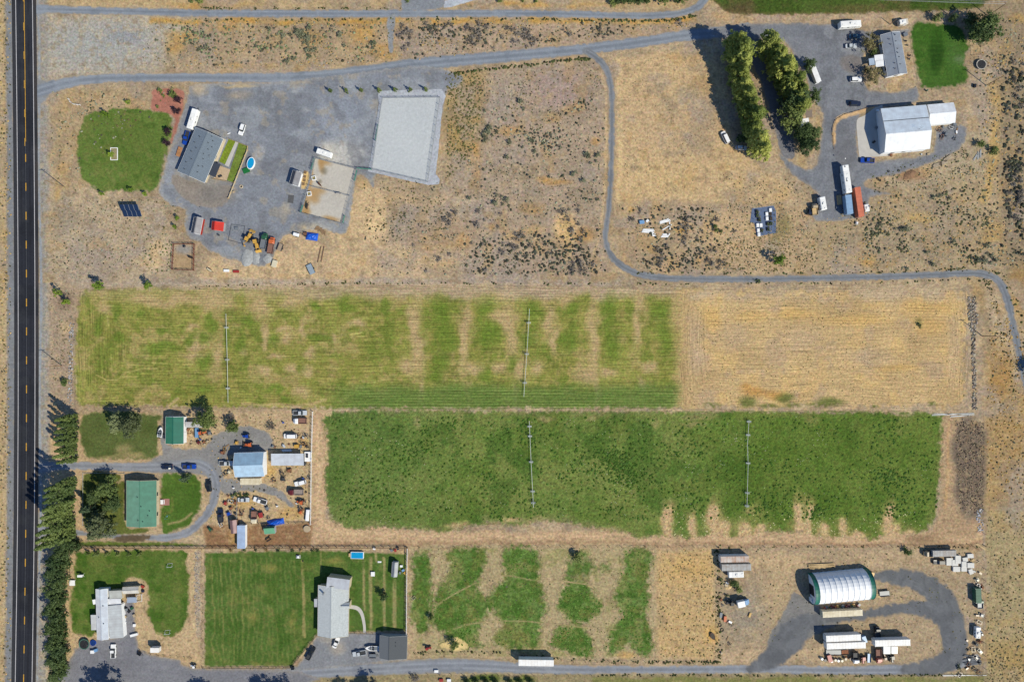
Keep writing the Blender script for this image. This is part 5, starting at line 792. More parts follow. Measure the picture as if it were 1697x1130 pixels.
def gable(name, label, cat, q, he, hr, roof, wall, along='u', over=.3, roof2=None, ridge=0., doors=(), wins=(), vents=(), z0=0., group=None, trim=None, seam=0):
    """gabled building from its eave corners in the photo; ridge runs along u (TL->TR) or v; roof halves, ridge cap, walls, doors, windows are parts"""
    cen, Lu, Lv, a = rectfit(q, he)
    if along == 'v': a += math.pi / 2; Lu, Lv = Lv, Lu
    rt = root(name, (cen.x, cen.y, z0), a, label, cat, group); L, W = Lu - 2 * over, Lv - 2 * over; he -= z0; hr -= z0; t = .12; trim = trim or wall
    yr = ridge * W / 2; sl = (hr - he)
    MB().add([(-L / 2, -W / 2, 0), (L / 2, -W / 2, 0), (L / 2, W / 2, 0), (-L / 2, W / 2, 0), (-L / 2, -W / 2, he - .02), (L / 2, -W / 2, he - .02), (L / 2, W / 2, he - .02), (-L / 2, W / 2, he - .02), (-L / 2, yr, hr - .18), (L / 2, yr, hr - .18)], [(0, 1, 5, 4), (1, 2, 6, 9, 5), (2, 3, 7, 6), (3, 0, 4, 8, 7)]).build('wall', wall, rt)
    for s_, m in ((-1, roof), (1, roof2 or roof)):
        ye = s_ * Lv / 2; k = abs(ye - yr); drop = sl * over / max(.1, (W / 2 - s_ * yr)); q_ = [(-Lu / 2, yr, hr), (Lu / 2, yr, hr), (Lu / 2, ye, he - drop), (-Lu / 2, ye, he - drop)]
        if s_ > 0: q_ = q_[::-1]
        MB().slab(q_[::-1], t).build('roof_plane', m, rt); MB().box((0, ye + s_ * .03, he - drop - .08), (Lu, .05, .16)).build('gutter', trim, rt)
    MB().box((0, yr, hr + .02), (Lu + .04, .36, .07)).build('ridge_cap', roof, rt)
    if seam: ye = Lv / 2; yy = yr + (ye - yr) * seam; MB().box((0, yy, hr - sl * seam + .05), (Lu, .18, .1)).build('roof_seam', DARK, rt)
    for s_ in (-1, 1): MB().slab([(s_ * (Lu / 2 + .02), yr, hr + .02), (s_ * (Lu / 2 + .02) + .08, yr, hr + .02), (s_ * (Lu / 2 + .02) + .08, -Lv / 2, he - .05), (s_ * (Lu / 2 + .02), -Lv / 2, he - .05)], .2).build('barge_board', trim, rt); MB().slab([(s_ * (Lu / 2 + .02), Lv / 2, he - .05), (s_ * (Lu / 2 + .02) + .08, Lv / 2, he - .05), (s_ * (Lu / 2 + .02) + .08, yr, hr + .02), (s_ * (Lu / 2 + .02), yr, hr + .02)], .2).build('barge_board', trim, rt)
    for side, at, w_, h_ in doors:
        if side in 'NS': s_ = 1 if side == 'N' else -1; d = MB().box((at * L / 2, s_ * (W / 2 + .03), h_ / 2), (w_, .08, h_)).build('door', trim, rt)
        else: s_ = 1 if side == 'E' else -1; d = MB().box((s_ * (L / 2 + .03), at * W / 2, h_ / 2), (.08, w_, h_)).build('door', trim, rt)
    for side, at, w_ in wins:
        zz = min(he - .9, 1.6)
        if side in 'NS': s_ = 1 if side == 'N' else -1; d = MB().box((at * L / 2, s_ * (W / 2 + .02), zz), (w_, .06, 1.1)).build('window', GLASS, rt); MB().box((at * L / 2, s_ * (W / 2 + .03), zz - .6), (w_ + .2, .1, .08)).build('sill', trim, d)
        else: s_ = 1 if side == 'E' else -1; d = MB().box((s_ * (L / 2 + .02), at * W / 2, zz), (.06, w_, 1.1)).build('window', GLASS, rt); MB().box((s_ * (L / 2 + .03), at * W / 2, zz - .6), (.1, w_ + .2, .08)).build('sill', trim, d)
    for (x, y, s_) in vents:
        yy = y * Lv / 2; zz = hr - sl * abs(yy - yr) / max(.1, Lv / 2 - (yr if yy > yr else -yr)); MB().tube((x * Lu / 2, yy, zz - .1), (x * Lu / 2, yy, zz + .35 * s_ + .1), .14 * s_, 8).build('roof_vent', DARK if s_ < 1.5 else STEEL, rt)
    return rt
def flat_roof(name, label, cat, q, h, drop, roof, wall, open_=False, t=.14, group=None, wins=()):
    """single-pitch or flat roof on walls or posts; drop lowers the 'lower' (BL-BR) edge"""
    cen, L, W, a = rectfit(q, h); rt = root(name, (cen.x, cen.y, 0), a, label, cat, group)
    MB().slab([(-L / 2, -W / 2, h - drop), (L / 2, -W / 2, h - drop), (L / 2, W / 2, h), (-L / 2, W / 2, h)], t).build('roof', roof, rt)
    if open_:
        for sx in (-1, 1):
            for sy in (-1, 1): hh = h - (drop if sy < 0 else 0) - t; MB().box((sx * (L / 2 - .15), sy * (W / 2 - .15), hh / 2), (.14, .14, hh)).build('post', wall, rt)
    else:
        l, w_ = L / 2 - .12, W / 2 - .12; lo, hi = h - drop - t, h - t
        MB().add([(-l, -w_, 0), (l, -w_, 0), (l, w_, 0), (-l, w_, 0), (-l, -w_, lo), (l, -w_, lo), (l, w_, hi), (-l, w_, hi)], [(0, 1, 5, 4), (1, 2, 6, 5), (2, 3, 7, 6), (3, 0, 4, 7)]).build('wall', wall, rt); MB().box((L * .2, -w_ - .03, 1.), (.9, .06, 2.)).build('door', wall, rt)
    return rt
def fence(name, label, pts, h=1.2, gap=3., rails=2, mat=None, rmat=None, pr=.06, close=False, group=None, cat='fence', rail=.05, plank=0):
    mat = mat or WOOD; pts = [P(*q) for q in pts]; rt = root(name, pts[0], 0, label, cat, group); o = Vector(pts[0]); pl = list(zip(pts, pts[1:] + pts[:1])) if close else list(zip(pts, pts[1:])); pm_ = None
    for a, b in pl:
        n = max(1, round((b - a).length / gap))
        for k in range(n + (1 if (b is pts[-1] and not close) else 0)):
            c = a.lerp(b, k / n) - o
            if pm_ is None: po = MB().box((0, 0, h / 2 + .03), (pr * 2, pr * 2, h + .06)).build('post', mat, rt); pm_ = po.data
            else: po = bpy.data.objects.new('post', pm_); col.objects.link(po); po.parent = rt
            po.location = c
        for j in range(rails):
            z = h * (j + 1) / rails - .08
            if plank: d = b - a; MB().box(((a + b) / 2 - o) + Vector((0, 0, z)), (d.length, .05, plank), math.atan2(d.y, d.x)).build('rail', rmat or mat, rt)
            else: MB().tube(a - o + Vector((0, 0, z)), b - o + Vector((0, 0, z)), rail, 5).build('rail', rmat or mat, rt)
    return rt
def pole(px, py, label, h=10.5, arm=2.4, name='utility_pole', rz=0, group='utility poles'):
    p = P(px, py); rt = root(name, p, R(rz), label, 'utility pole', group); MB().tube((0, 0, -.2), (0, 0, h), .17, 8, .12).build('shaft', WOOD, rt)
    if arm:
        MB().box((0, 0, h - .6), (arm, .12, .14)).build('crossarm', WOOD, rt)
        for k in (-1, 0, 1): MB().tube((k * arm * .45, 0, h - .55), (k * arm * .45, 0, h - .3), .06, 6).build('insulator', CHROME, rt)
    return rt
def wire(a, b, label, z=10.2):
    n = 10; pts = []
    for k in range(n + 1): t = k / n; p = P(a[0] + (b[0] - a[0]) * t, a[1] + (b[1] - a[1]) * t); pts.append(Vector((p.x, p.y, z - 1.2 * 4 * t * (1 - t))))
    m = MB()
    for k in range(n): m.tube(pts[k], pts[k + 1], .035, 4)
    return tag(m.build('power_line', STEEL), label, 'power line', 'overhead power lines')
def wheel_line(pts, wheels, label):
    """a side-roll sprinkler: one long pipe that is the axle of big spoked wheels"""
    A = [P(x, y) for x, y in pts]; o = (A[0] + A[-1]) / 2; rt = root('wheel_line_sprinkler', o, 0, label, 'sprinkler', 'wheel line sprinklers on the fields'); zr = .95
    for a, b in zip(A, A[1:]):
        MB().tube(a - o + Vector((0, 0, zr)), b - o + Vector((0, 0, zr)), .085, 8).build('pipe', PIPE, rt)
    for y in wheels:
        for a, b in zip(A, A[1:]):
            pa = (CY - a.y / S, CY - b.y / S)
            if min(pa) <= y <= max(pa): t = (y - pa[0]) / (pa[1] - pa[0]); c = a.lerp(b, t) - o + Vector((0, 0, zr)); break
        for dy in (-.25, .25):
            w_ = MB().ringtube(c + Vector((0, dy, 0)), zr - .05, .05, 20, 5, 'Y').build('wheel', PIPE, rt); sp = MB()
            for k in range(4): a2 = k * math.pi / 4; d = Vector((math.cos(a2), 0, math.sin(a2))) * (zr - .06); MB().tube(c + Vector((0, dy, 0)) - d, c + Vector((0, dy, 0)) + d, .025, 4).build('spoke', STEEL, w_)
        MB().box(c, (1.7, .16, .08)).build('brace', PIPE, rt)
    L_ = sum(((b - a).length for a, b in zip(A, A[1:])))
    for k in range(int(L_ / 6)):
        t = (k + .5) / int(L_ / 6); i = min(int(t * (len(A) - 1)), len(A) - 2); c = A[i].lerp(A[i + 1], t * (len(A) - 1) - i) - o; MB().tube(c + Vector((0, 0, zr + .1)), c + Vector((0, 0, zr + .45)), .04, 5).build('sprinkler_head', STEEL, rt)
    return rt
def thing(name, px, py, ang, label, cat, group=None, z=.0): p = P(px, py, z); return root(name, (p.x, p.y, 0), R(ang), label, cat, group)
def tractor(px, py, ang, c, label, name='farm_tractor', sc=1., loader=False):
    rt = thing(name, px, py, ang, label, 'tractor', z=1.2); rt.scale = (sc,) * 3; m = paint_mat(c); boxy(rt, 'hood', 1.8, .8, .7, 1.45, m, .12, .9); MB().box((-.3, 0, .75), (1.4, .9, .4)).build('chassis', DARK, rt); boxy(rt, 'fender', .7, .4, 1.0, 1.5, m, .1, -.6, .7); boxy(rt, 'fender', .7, .4, 1.0, 1.5, m, .1, -.6, -.7)
    MB().box((-.55, 0, 1.25), (.5, .5, .2)).build('seat', BLK, rt)
    for sx in (-.1, -1.0):
        for sy in (-.5, .5): MB().tube((sx, sy, 1.4), (sx, sy, 2.35), .04, 5).build('roof_post', DARK, rt)
    MB().box((-.55, 0, 2.4), (1.3, 1.25, .1)).build('canopy', m, rt); MB().tube((1.2, .25, 1.4), (1.2, .25, 2.1), .05, 6).build('exhaust', DARK, rt)
    for sy in (-.85, .85): wheel(rt, -.6, sy, .75, .4); wheel(rt, 1.35, sy * .85, .42, .28)
    if loader:
        for sy in (-.55, .55): MB().tube((.2, sy, 1.3), (2.6, sy, .6), .09, 5).build('lift_arm', m, rt)
        MB().xprof([(2.5, .1), (3.3, .1), (3.2, .25), (2.65, .9), (2.5, .9)], -1.1, 1.1).build('bucket', DARK, rt)
    return rt
def loader(px, py, ang, label, backhoe=True):
    rt = thing('backhoe_loader', px, py, ang, label, 'loader', z=1.6); m = paint_mat('yellow'); boxy(rt, 'hood', 2., 1.1, .9, 1.8, m, .12, 1.); MB().box((-.2, 0, .9), (3.4, 1.1, .4)).build('chassis', DARK, rt); boxy(rt, 'cab', 1.4, 1.5, 1.1, 2.6, GLASS, .1, -.6); MB().box((-.6, 0, 2.68), (1.6, 1.6, .14)).build('cab_roof', m, rt)
    for sy in (-.9, .9): wheel(rt, -.9, sy, .8, .45); wheel(rt, 1.5, sy, .6, .4); MB().tube((.3, sy * .7, 1.5), (2.9, sy * .7, .7), .11, 5).build('lift_arm', m, rt)
    MB().xprof([(2.8, .1), (3.8, .1), (3.7, .3), (3., 1.1), (2.8, 1.1)], -1.15, 1.15).build('bucket', m, rt)
    if backhoe: MB().tube((-1.6, 0, 1.2), (-2.6, .1, 3.), .16, 6).build('boom', m, rt); MB().tube((-2.6, .1, 3.), (-3.6, .2, 1.4), .13, 6).build('dipper', m, rt); MB().box((-3.7, .2, 1.), (.6, .6, .7), taper=.7).build('rear_bucket', m, rt)
    return rt
def truck(px, py, ang, cab, bed, label, L=6.5, box=False, name='flatbed_truck', cat='truck', bedmat=None, group=None):
    rt = thing(name, px, py, ang, label, cat, group, z=1.4); m = paint_mat(cab); boxy(rt, 'cab', L * .26, 2.2, .7, 2.3, m, .22, L * .25); MB().box((L * .37, 0, 1.8), (.06, 1.8, .6)).build('windshield', GLASS, rt); boxy(rt, 'hood', L * .18, 1.8, .6, 1.5, m, .18, L * .42); MB().box((-L * .05, 0, .85), (L * .85, .9, .22)).build('chassis', DARK, rt); bm = bedmat or paint_mat(bed)
    if box: boxy(rt, 'cargo_box', L * .58, 2.4, 1.05, 3., bm, .06, -L * .2)
    else:
        MB().box((-L * .2, 0, 1.1), (L * .58, 2.3, .12)).build('bed_floor', bm, rt)
        for sy in (-1, 1): MB().box((-L * .2, sy * 1.12, 1.35), (L * .58, .08, .45)).build('bed_side', bm, rt)
        MB().box((-L * .49, 0, 1.35), (.08, 2.2, .45)).build('tailgate', bm, rt); MB().box((L * .09, 0, 1.55), (.08, 2.2, .8)).build('headboard', bm, rt)
    for sx in (.34, -.26, -.4):
        for sy in (-1, 1): wheel(rt, L * sx, sy * .95, .48, .34)
    return rt
def boat(px, py, ang, c, label, L=5.8, group=None):
    rt = thing('motor_boat', px, py, ang, label, 'boat', group, z=1.3); hull = lambda k: [(L / 2 * k, 0), (L * .38 * k, .55 * k), (L * .15, 1.0 * k), (-L / 2, 1.0 * k), (-L / 2, -1.0 * k), (L * .15, -1.0 * k), (L * .38 * k, -.55 * k)][::-1]
    loft(MB(), [([(x * .92, y * .5) for x, y in hull(1.)][::-1], .55), (hull(1.)[::-1], 1.3)]).build('hull', paint_mat(c), rt); MB().prism([(x * .72 - .3, y * .76) for x, y in hull(1.)][::-1], 1.31, 1.36).build('deck', paint_mat('grey'), rt); MB().box((.4, 0, 1.6), (.12, 1.5, .45), ry=-.4).build('windshield', GLASS, rt)
    for sy in (-.45, .45): MB().box((-.6, sy, 1.5), (.5, .5, .35)).build('seat', BLK, rt)
    MB().box((-L / 2 - .2, 0, 1.2), (.4, .4, .8)).build('outboard_motor', BLK, rt); MB().box((0, 0, .45), (L, .1, .1)).box((L / 2 + .6, 0, .45), (1.2, .08, .08)).build('trailer_frame', STEEL, rt)
    for sy in (-.95, .95): wheel(rt, -.8, sy, .3, .2)
    return rt
def trampoline(px, py, r, label, net=None, rim='pale'):
    rt = thing('trampoline', px, py, 0, label, 'trampoline', z=.9); MB().lathe([(r - .3, .88), (.02, .88)], n=24).build('jumping_mat', BLK, rt); MB().lathe([(r - .32, .86), (r, .86), (r + .02, .93), (r, .97), (r - .3, .95)], n=24, cap=False).build('safety_pad', M('pad_' + rim, C(*{'pale': (190, 184, 172), 'green': (70, 120, 104)}[rim]), .7), rt)
    for k in range(6): a = k * math.pi / 3; MB().tube((r * .97 * math.cos(a), r * .97 * math.sin(a), 0), (r * .97 * math.cos(a), r * .97 * math.sin(a), 2.6 if net else .9), .04, 5).build('leg', STEEL, rt)
    if net: MB().ringtube((0, 0, 2.6), r * .97, .03, 24, 4).build('net_hoop', DARK, rt)
    return rt
def pallets(px, py, ang, label, n=3, name='pallet_stack', cat='pallet', m=None, L=1.2, W=1., group=None):
    rt = thing(name, px, py, ang, label, cat, group); m = m or PALW
    for j in range(n):
        for k in range(5): MB().box((0, -W / 2 + W * k / 4, .14 * j + .12), (L, .14, .03)).build('slat', m, rt)
        for x in (-1, 0, 1): MB().box((x * (L / 2 - .06), 0, .14 * j + .05), (.09, W + .1, .09)).build('stringer', m, rt)
    return rt
def lumber(px, py, ang, label, L=5, n=6, m=None, w=.25, layers=1, group=None, name='lumber_pile'):
    rt = thing(name, px, py, ang, label, 'lumber', group); r = random.Random(int(px * 7 + py))
    for j in range(layers):
        for k in range(n): MB().box((r.uniform(-.3, .3), (k - n / 2) * w * 1.12, .12 + j * .16), (L * r.uniform(.8, 1), w, .14), r.uniform(-.04, .04)).build('board', m or WOOD, rt)
    return rt
def barrel(px, py, c, label, r=.35, h=.9, group=None, name='barrel', cat='barrel'):
    rt = thing(name, px, py, 0, label, cat, group); m = paint_mat(c); MB().lathe([(r, 0), (r * 1.04, h * .3), (r, h * .33), (r * 1.04, h * .66), (r, h * .7), (r, h)], n=14).build('drum', m, rt); MB().ringtube((0, 0, h), r * .95, .03, 14, 4).build('rim', STEEL, rt); return rt
def crate(px, py, ang, d, c, label, name='storage_box', cat='box', group=None, lid=None):
    rt = thing(name, px, py, ang, label, cat, group, z=d[2]); m = paint_mat(c); boxy(rt, 'body', d[0], d[1], .04, d[2] - .05, m, .04); MB().box((0, 0, d[2] - .03), (d[0] + .06, d[1] + .06, .07)).build('lid', lid or m, rt); MB().box((d[0] * .2, -d[1] / 2 - .02, d[2] * .6), (.25, .05, .08)).build('latch', DARK, rt); return rt
def utrailer(px, py, ang, label, L=3.2, W=1.6, c='grey', load=None, group=None, bedm=None):
    rt = thing('utility_trailer', px, py, ang, label, 'trailer', group, z=.6); m = bedm or paint_mat(c); MB().box((0, 0, .55), (L, W, .08)).build('bed', m, rt)
    for sy in (-1, 1): MB().box((0, sy * W / 2, .75), (L, .06, .4)).build('side_rail', DARK, rt); wheel(rt, -.2, sy * (W / 2 + .14), .32, .2)
    MB().tube((L / 2, .4, .5), (L / 2 + 1.1, 0, .5), .05).tube((L / 2, -.4, .5), (L / 2 + 1.1, 0, .5), .05).build('tongue', DARK, rt)
    if load: boxy(rt, 'cover', L * .94, W * .92, .6, 1.3, paint_mat(load), .15)
    return rt
def heap(name, px, py, rx, ry, h, mat, label, cat, ang=0, seed=1, kind=None):
    r = np.random.default_rng(seed); n = 14; b = MB(); prof = [(1, 0), (.8, .35), (.5, .75), (.2, .95), (.02, 1)]; vs = []; fs = []
    for i in range(n):
        for q, z in prof: k = r.uniform(.8, 1.2); a = 2 * math.pi * i / n; vs.append((rx * q * k * math.cos(a), ry * q * k * math.sin(a), h * z * r.uniform(.8, 1.1)))
        for j in range(4): fs.append((i * 5 + j, ((i + 1) % n) * 5 + j, ((i + 1) % n) * 5 + j + 1, i * 5 + j + 1))
    o = b.add(vs, fs).build(name, mat, None, True); o.location = P(px, py); o.rotation_euler = (0, 0, R(ang)); return tag(o, label, cat, None, kind)
def tarp(px, py, ang, L, W, h, c, label, seed=2):
    r = np.random.default_rng(seed); n, m = 9, 7; vs = []; fs = []
    for i in range(n):
        for j in range(m): u, v = i / (n - 1) * 2 - 1, j / (m - 1) * 2 - 1; vs.append((u * L / 2, v * W / 2, .05 + h * (1 - abs(u) ** 4) * (1 - abs(v) ** 3) * r.uniform(.75, 1.1)))
    for i in range(n - 1):
        for j in range(m - 1): fs.append((i * m + j, (i + 1) * m + j, (i + 1) * m + j + 1, i * m + j + 1))
    o = MB().add(vs, fs).build('tarp_cover', M('tarp_' + c, C(*{'blue': (24, 92, 204), 'white': (214, 220, 228), 'grey': (170, 174, 176), 'bluegrey': (150, 166, 180)}[c]), .45, var=.12, scale=1.5), None, False); o.location = P(px, py); o.rotation_euler = (0, 0, R(ang)); return tag(o, label, 'tarp')
def junk(px, py, c, label, seed, group=None, name='scrap_machine', sc=1., ang=None):
    """a derelict implement: frame, drawbar, wheels and a hopper or tines"""
    r = random.Random(seed); rt = thing(name, px, py, ang if ang is not None else r.uniform(0, 360), label, 'farm machine', group); rt.scale = (sc,) * 3; m = {'rust': RUST, 'dark': DARK}.get(c) or paint_mat(c); L = r.uniform(1.8, 2.8); W = r.uniform(1.2, 1.8)
    for sy in (-1, 1): MB().box((0, sy * W / 2, .6), (L, .12, .14)).build('frame_rail', m, rt); wheel(rt, -L * .25, sy * (W / 2 + .16), .38, .2)
    for k in range(3): MB().box((-L / 2 + L * k / 2, 0, .6), (.12, W, .12)).build('cross_member', m, rt)
    MB().tube((L / 2, 0, .55), (L / 2 + 1.2, 0, .4), .07).build('drawbar', DARK, rt); v = r.random()
    if v < .5: boxy(rt, 'hopper', L * .6, W * .8, .66, 1.3, m, .15)
    else:
        for k in range(4): MB().tube((-L / 2 + k * L / 4, -W * .3, .6), (-L / 2 + k * L / 4 - .3, -W * .3, .05), .04, 5).build('tine', RUST, rt)
        boxy(rt, 'engine', .8, .6, .66, 1.1, DARK, .08, .3)
    return rt
def tyre(px, py, label, group, r=.4): rt = MB().ringtube((0, 0, .14), r * .75, .14, 14, 6).build('old_tyre', RUB); rt.location = P(px, py); return tag(rt, label, 'tyre', group)
def horse(px, py, ang, coat, label, head=.0, seed=0):
    p = P(px, py); me = bpy.data.meshes.new('horse'); V = [(0, 0, 1.25), (.45, 0, 1.27), (.8, 0, 1.22), (-.5, 0, 1.25), (-.85, 0, 1.2), (1.15, .05 * head, 1.5), (1.45, .2 * head, 1.72 - .5 * abs(head)), (1.85, .3 * head, 1.5 - .7 * abs(head)), (-1.05, 0, 1.05), (-1.15, 0, .6)]; E = [(0, 1), (1, 2), (0, 3), (3, 4), (2, 5), (5, 6), (6, 7), (4, 8), (8, 9)]; Rr = [.36, .35, .3, .35, .32, .2, .15, .1, .06, .05]
    for x, y, hip in ((.7, .17, 2), (.7, -.17, 2), (-.8, .17, 4), (-.8, -.17, 4)):
        i = len(V); f = hip == 2; V += [(x, y, .85), (x + (.02 if f else .1), y, .5), (x + (0 if f else -.06), y, .28), (x + .03, y, .05)]; E += [(hip, i), (i, i + 1), (i + 1, i + 2), (i + 2, i + 3)]; Rr += [.15, .085, .065, .075]
    me.from_pydata(V, E, []); o = bpy.data.objects.new('tmp', me); col.objects.link(o); o.modifiers.new('s', 'SKIN'); o.modifiers.new('b', 'SUBSURF').levels = 1
    for d, r_ in zip(me.skin_vertices[0].data, Rr): d.radius = (r_, r_)
    me.skin_vertices[0].data[0].use_root = True; bpy.context.view_layer.update(); m2 = bpy.data.meshes.new_from_object(o.evaluated_get(bpy.context.evaluated_depsgraph_get())); bpy.data.objects.remove(o); m2.materials.clear(); m2.materials.append(coat); m2.shade_smooth()
    h = bpy.data.objects.new('horse', m2); col.objects.link(h); h.location = p; h.rotation_euler = (0, 0, R(ang)); tag(h, label, 'horse', 'horses in the pens')
    b = MB().box((1.2, .05 * head, 1.68), (.5, .06, .2), ry=-.6).build('mane', BLK, h); MB().tube((-1.02, 0, 1.2), (-1.22, 0, .55), .09, 6, .03).build('tail', BLK, h)
    for sy in (-.07, .07): MB().tube((1.4, sy + .2 * head, 1.85 - .5 * abs(head)), (1.38, sy * 1.3 + .2 * head, 2. - .5 * abs(head)), .05, 5, .01).build('ear', coat, h)
    return h

# ================================================================ the things in their places
ALUM = M('aluminium_pipe', C(206, 210, 212), .4, .4); WALLW = wallmat('white', (246, 247, 248)); WALLT = wallmat('tan', (206, 190, 160)); WALLG = wallmat('grey', (170, 172, 172)); WALLR = wallmat('red', (168, 52, 40)); WALLB = wallmat('brown', (120, 96, 78))
# --- sprinklers on the fields
wheel_line([(376, 520), (378, 590), (379.5, 667)], (543, 596, 643), 'wheel line sprinkler in the left part of the mown hay field')
wheel_line([(877.5, 512), (873, 586), (868, 657)], (535, 586.5, 634), 'slightly slanting wheel line sprinkler in the middle of the mown hay field')
wheel_line([(877, 697), (880, 765), (884, 840)], (706, 722, 764.5, 813, 832), 'left wheel line sprinkler in the green pasture')
wheel_line([(1240, 695), (1237.5, 735), (1238.5, 770), (1236.5, 840)], (698, 720, 766.5, 815.5, 837), 'right, slightly bent wheel line sprinkler in the green pasture')
lumber(1580, 686, 0, 'bundle of pale irrigation pipes lying at the lower right corner of the stubble field', 18, 3, ALUM, .14, name='pipe_bundle'); lumber(1590, 689, 3, 'few pale irrigation pipes slightly askew below the bundle', 9, 2, ALUM, .14, name='pipe_bundle')
it = []
for x, y in scatter([(1603, 492), (1618, 492), (1620, 530), (1616, 560), (1619, 680), (1612, 680), (1610, 560), (1604, 530)], 420, 5, .2): r = rc.uniform(.2, .5); it.append((x, y, r, r * .9, jitc(rc.choice([(176, 166, 152), (146, 136, 122), (112, 102, 92)]))))
for x, y in scatter([(115, 535), (122, 535), (120, 600), (118, 670), (112, 668), (114, 600)], 150, 6, .2): r = rc.uniform(.15, .4); it.append((x, y, r, r * .9, jitc(rc.choice([(170, 168, 168), (130, 128, 128)]))))
for x, y in scatter([(322, 915), (330, 915), (331, 1000), (328, 1050), (322, 1000)], 150, 7, .2): r = rc.uniform(.12, .3); it.append((x, y, r, r * .8, jitc((160, 154, 148))))
for x, y in scatter([(1618, 845), (1628, 840), (1630, 880), (1620, 882)], 60, 8, .3): r = rc.uniform(.15, .4); it.append((x, y, r, r * .8, jitc((186, 186, 190))))
cover('field_stones', it, 'grey field stones heaped in rows along the field edges', 'stones', 'stone_cover')
# --- poles and wires
for x, y, l, h in ((107, 310, 'utility pole beside the highway left of the solar array', 11.5), (103, 606, 'utility pole beside the highway left of the hay field', 10.5), (1637, 27, 'utility pole at the top right corner of the picture', 10.5), (1634, 142, 'utility pole right of the ranch lawn', 10.5), (1628, 557, 'utility pole on the rock row right of the stubble field', 10.8)): pole(x, y, l, h)
for x, y, l in ((1475, 41, 'thin service pole above the ranch house', ), (1573, 26, 'short pole between the clipped shrubs')): pole(x, y, l, 4.6, 0)
for k in range(3): wire((1150, 2 + 1.6 * k), (1637, 26 + .8 * k) if k else (1640, 24), f'overhead power line above the green strip, {["upper", "middle", "lower"][k]} strand', 10.3)
for i, (x, y) in enumerate(((14, 137), (14, 154), (17, 777), (17, 946), (20, 1019), (66, 30))):
    rt = thing('marker_post', x, y, 0, f'small roadside marker post beside the highway, {ORD[i]} counted from the top', 'road marker', 'roadside marker posts'); MB().box((0, 0, .55), (.1, .04, 1.1)).build('stake', WHITE, rt); MB().box((0, .03, .95), (.09, .02, .16)).build('reflector', CHROME, rt)
# --- west place
HR = SHINGLE('slate', (128, 140, 152)); HR2 = SHINGLE('slate_dark', (112, 124, 136))
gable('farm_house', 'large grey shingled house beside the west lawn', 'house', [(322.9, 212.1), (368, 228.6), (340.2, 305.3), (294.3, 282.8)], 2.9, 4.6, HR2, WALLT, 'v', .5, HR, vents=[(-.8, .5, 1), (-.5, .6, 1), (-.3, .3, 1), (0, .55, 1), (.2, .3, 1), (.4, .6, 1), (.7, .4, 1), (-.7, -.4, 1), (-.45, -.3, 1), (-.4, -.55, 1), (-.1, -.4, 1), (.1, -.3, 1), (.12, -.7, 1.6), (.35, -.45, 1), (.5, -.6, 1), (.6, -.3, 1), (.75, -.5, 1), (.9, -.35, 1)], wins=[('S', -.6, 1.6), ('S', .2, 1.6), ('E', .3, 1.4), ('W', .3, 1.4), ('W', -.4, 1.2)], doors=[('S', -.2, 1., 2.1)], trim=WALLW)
flat_roof('patio_cover', 'charcoal patio cover against the grey shingled house', 'patio cover', [(354.4, 268.5), (365.2, 273), (356.7, 294), (346, 289.5)], 2.7, .1, SHINGLE('charcoal', (62, 68, 80), .1), WOOD, True)
cpoly('patio_deck', [(364, 275), (382, 281), (375, 301), (354, 296)], .09, M('patio_paver', C(196, 172, 142), .9, var=.15, scale=1.5))
rt = thing('porch_table', 366, 293, 20, 'small dark table on the paved patio', 'table'); MB().box((0, 0, .72), (1.6, .7, .06)).build('table_top', DARK, rt); [MB().box((sx * .7, sy * .28, .35), (.06, .06, .7)).build('leg', DARK, rt) for sx in (-1, 1) for sy in (-1, 1)]
fence('garden_wall', 'long pale board wall right of the small back lawns', [(410.5, 250), (379.5, 329)], .9, 2.4, 3, PALW, WALLT, .2, plank=.26); fence('garden_wall', 'short tan board wall closing the top of the back lawns', [(378, 230), (411, 243), (410.5, 249)], .7, 2.4, 2, PALW, None, .08, plank=.2); fence('garden_wall', 'short tan board wall closing the foot of the back lawns', [(353, 297), (376, 301), (388, 305)], .7, 2.4, 2, PALW, None, .08, plank=.2)
cpoly('house_walk', [(369, 229), (375, 232), (361, 268), (354, 266)], .065, M('walk_paver', C(206, 194, 172), .9))
rt = thing('steps', 297.5, 252, 72, 'brown wooden stair landing left of the grey shingled house', 'steps')
for k in range(5): MB().box((0, -.6 + .3 * k, .1 + .12 * k), (4., .28, .12)).build('tread', M('cedar', C(176, 128, 88), .8, var=.2), rt)
car(308.6, 229, -105, 'pickup', 'blue', 'bright blue pickup beside the grey shingled house, below the white trailer'); rv(318.5, 197, 73, 8.4, 'white camper trailer hitched above the blue pickup', vents=2); car(401, 215, -108, 'suv', 'white', 'white car alone on the gravel above the back lawns')
rt = thing('bicycle_rack', 380, 222, 20, 'small pale bench above the back lawn', 'bench'); MB().box((0, 0, .45), (1.3, .4, .06)).build('seat', WHITE, rt); [MB().box((sx * .5, 0, .22), (.06, .36, .44)).build('leg', STEEL, rt) for sx in (-1, 1)]; rt.name = 'garden_bench'
WATER = M('pool_water', C(24, 158, 214), .08, var=.08, scale=.8, spec=.5)
rt = thing('swimming_pool', 415.3, 270.5, 76, 'oval blue above ground pool beside the grey house', 'pool', z=1.2); ov = [(2.45 * math.cos(a), 1.5 * math.sin(a)) for a in np.linspace(0, 2 * math.pi, 24, endpoint=False)]
loft(MB(), [(ov, 0), (ov, 1.2)]).build('wall', WHITE, rt); MB().prism([(x * .92, y * .9) for x, y in ov], 1.19, 1.21).build('water', WATER, rt); MB().ringtube((0, 0, 1.22), 1., .07, 24, 5, sx=2.4, sy=1.45).build('rim', WHITE, rt)
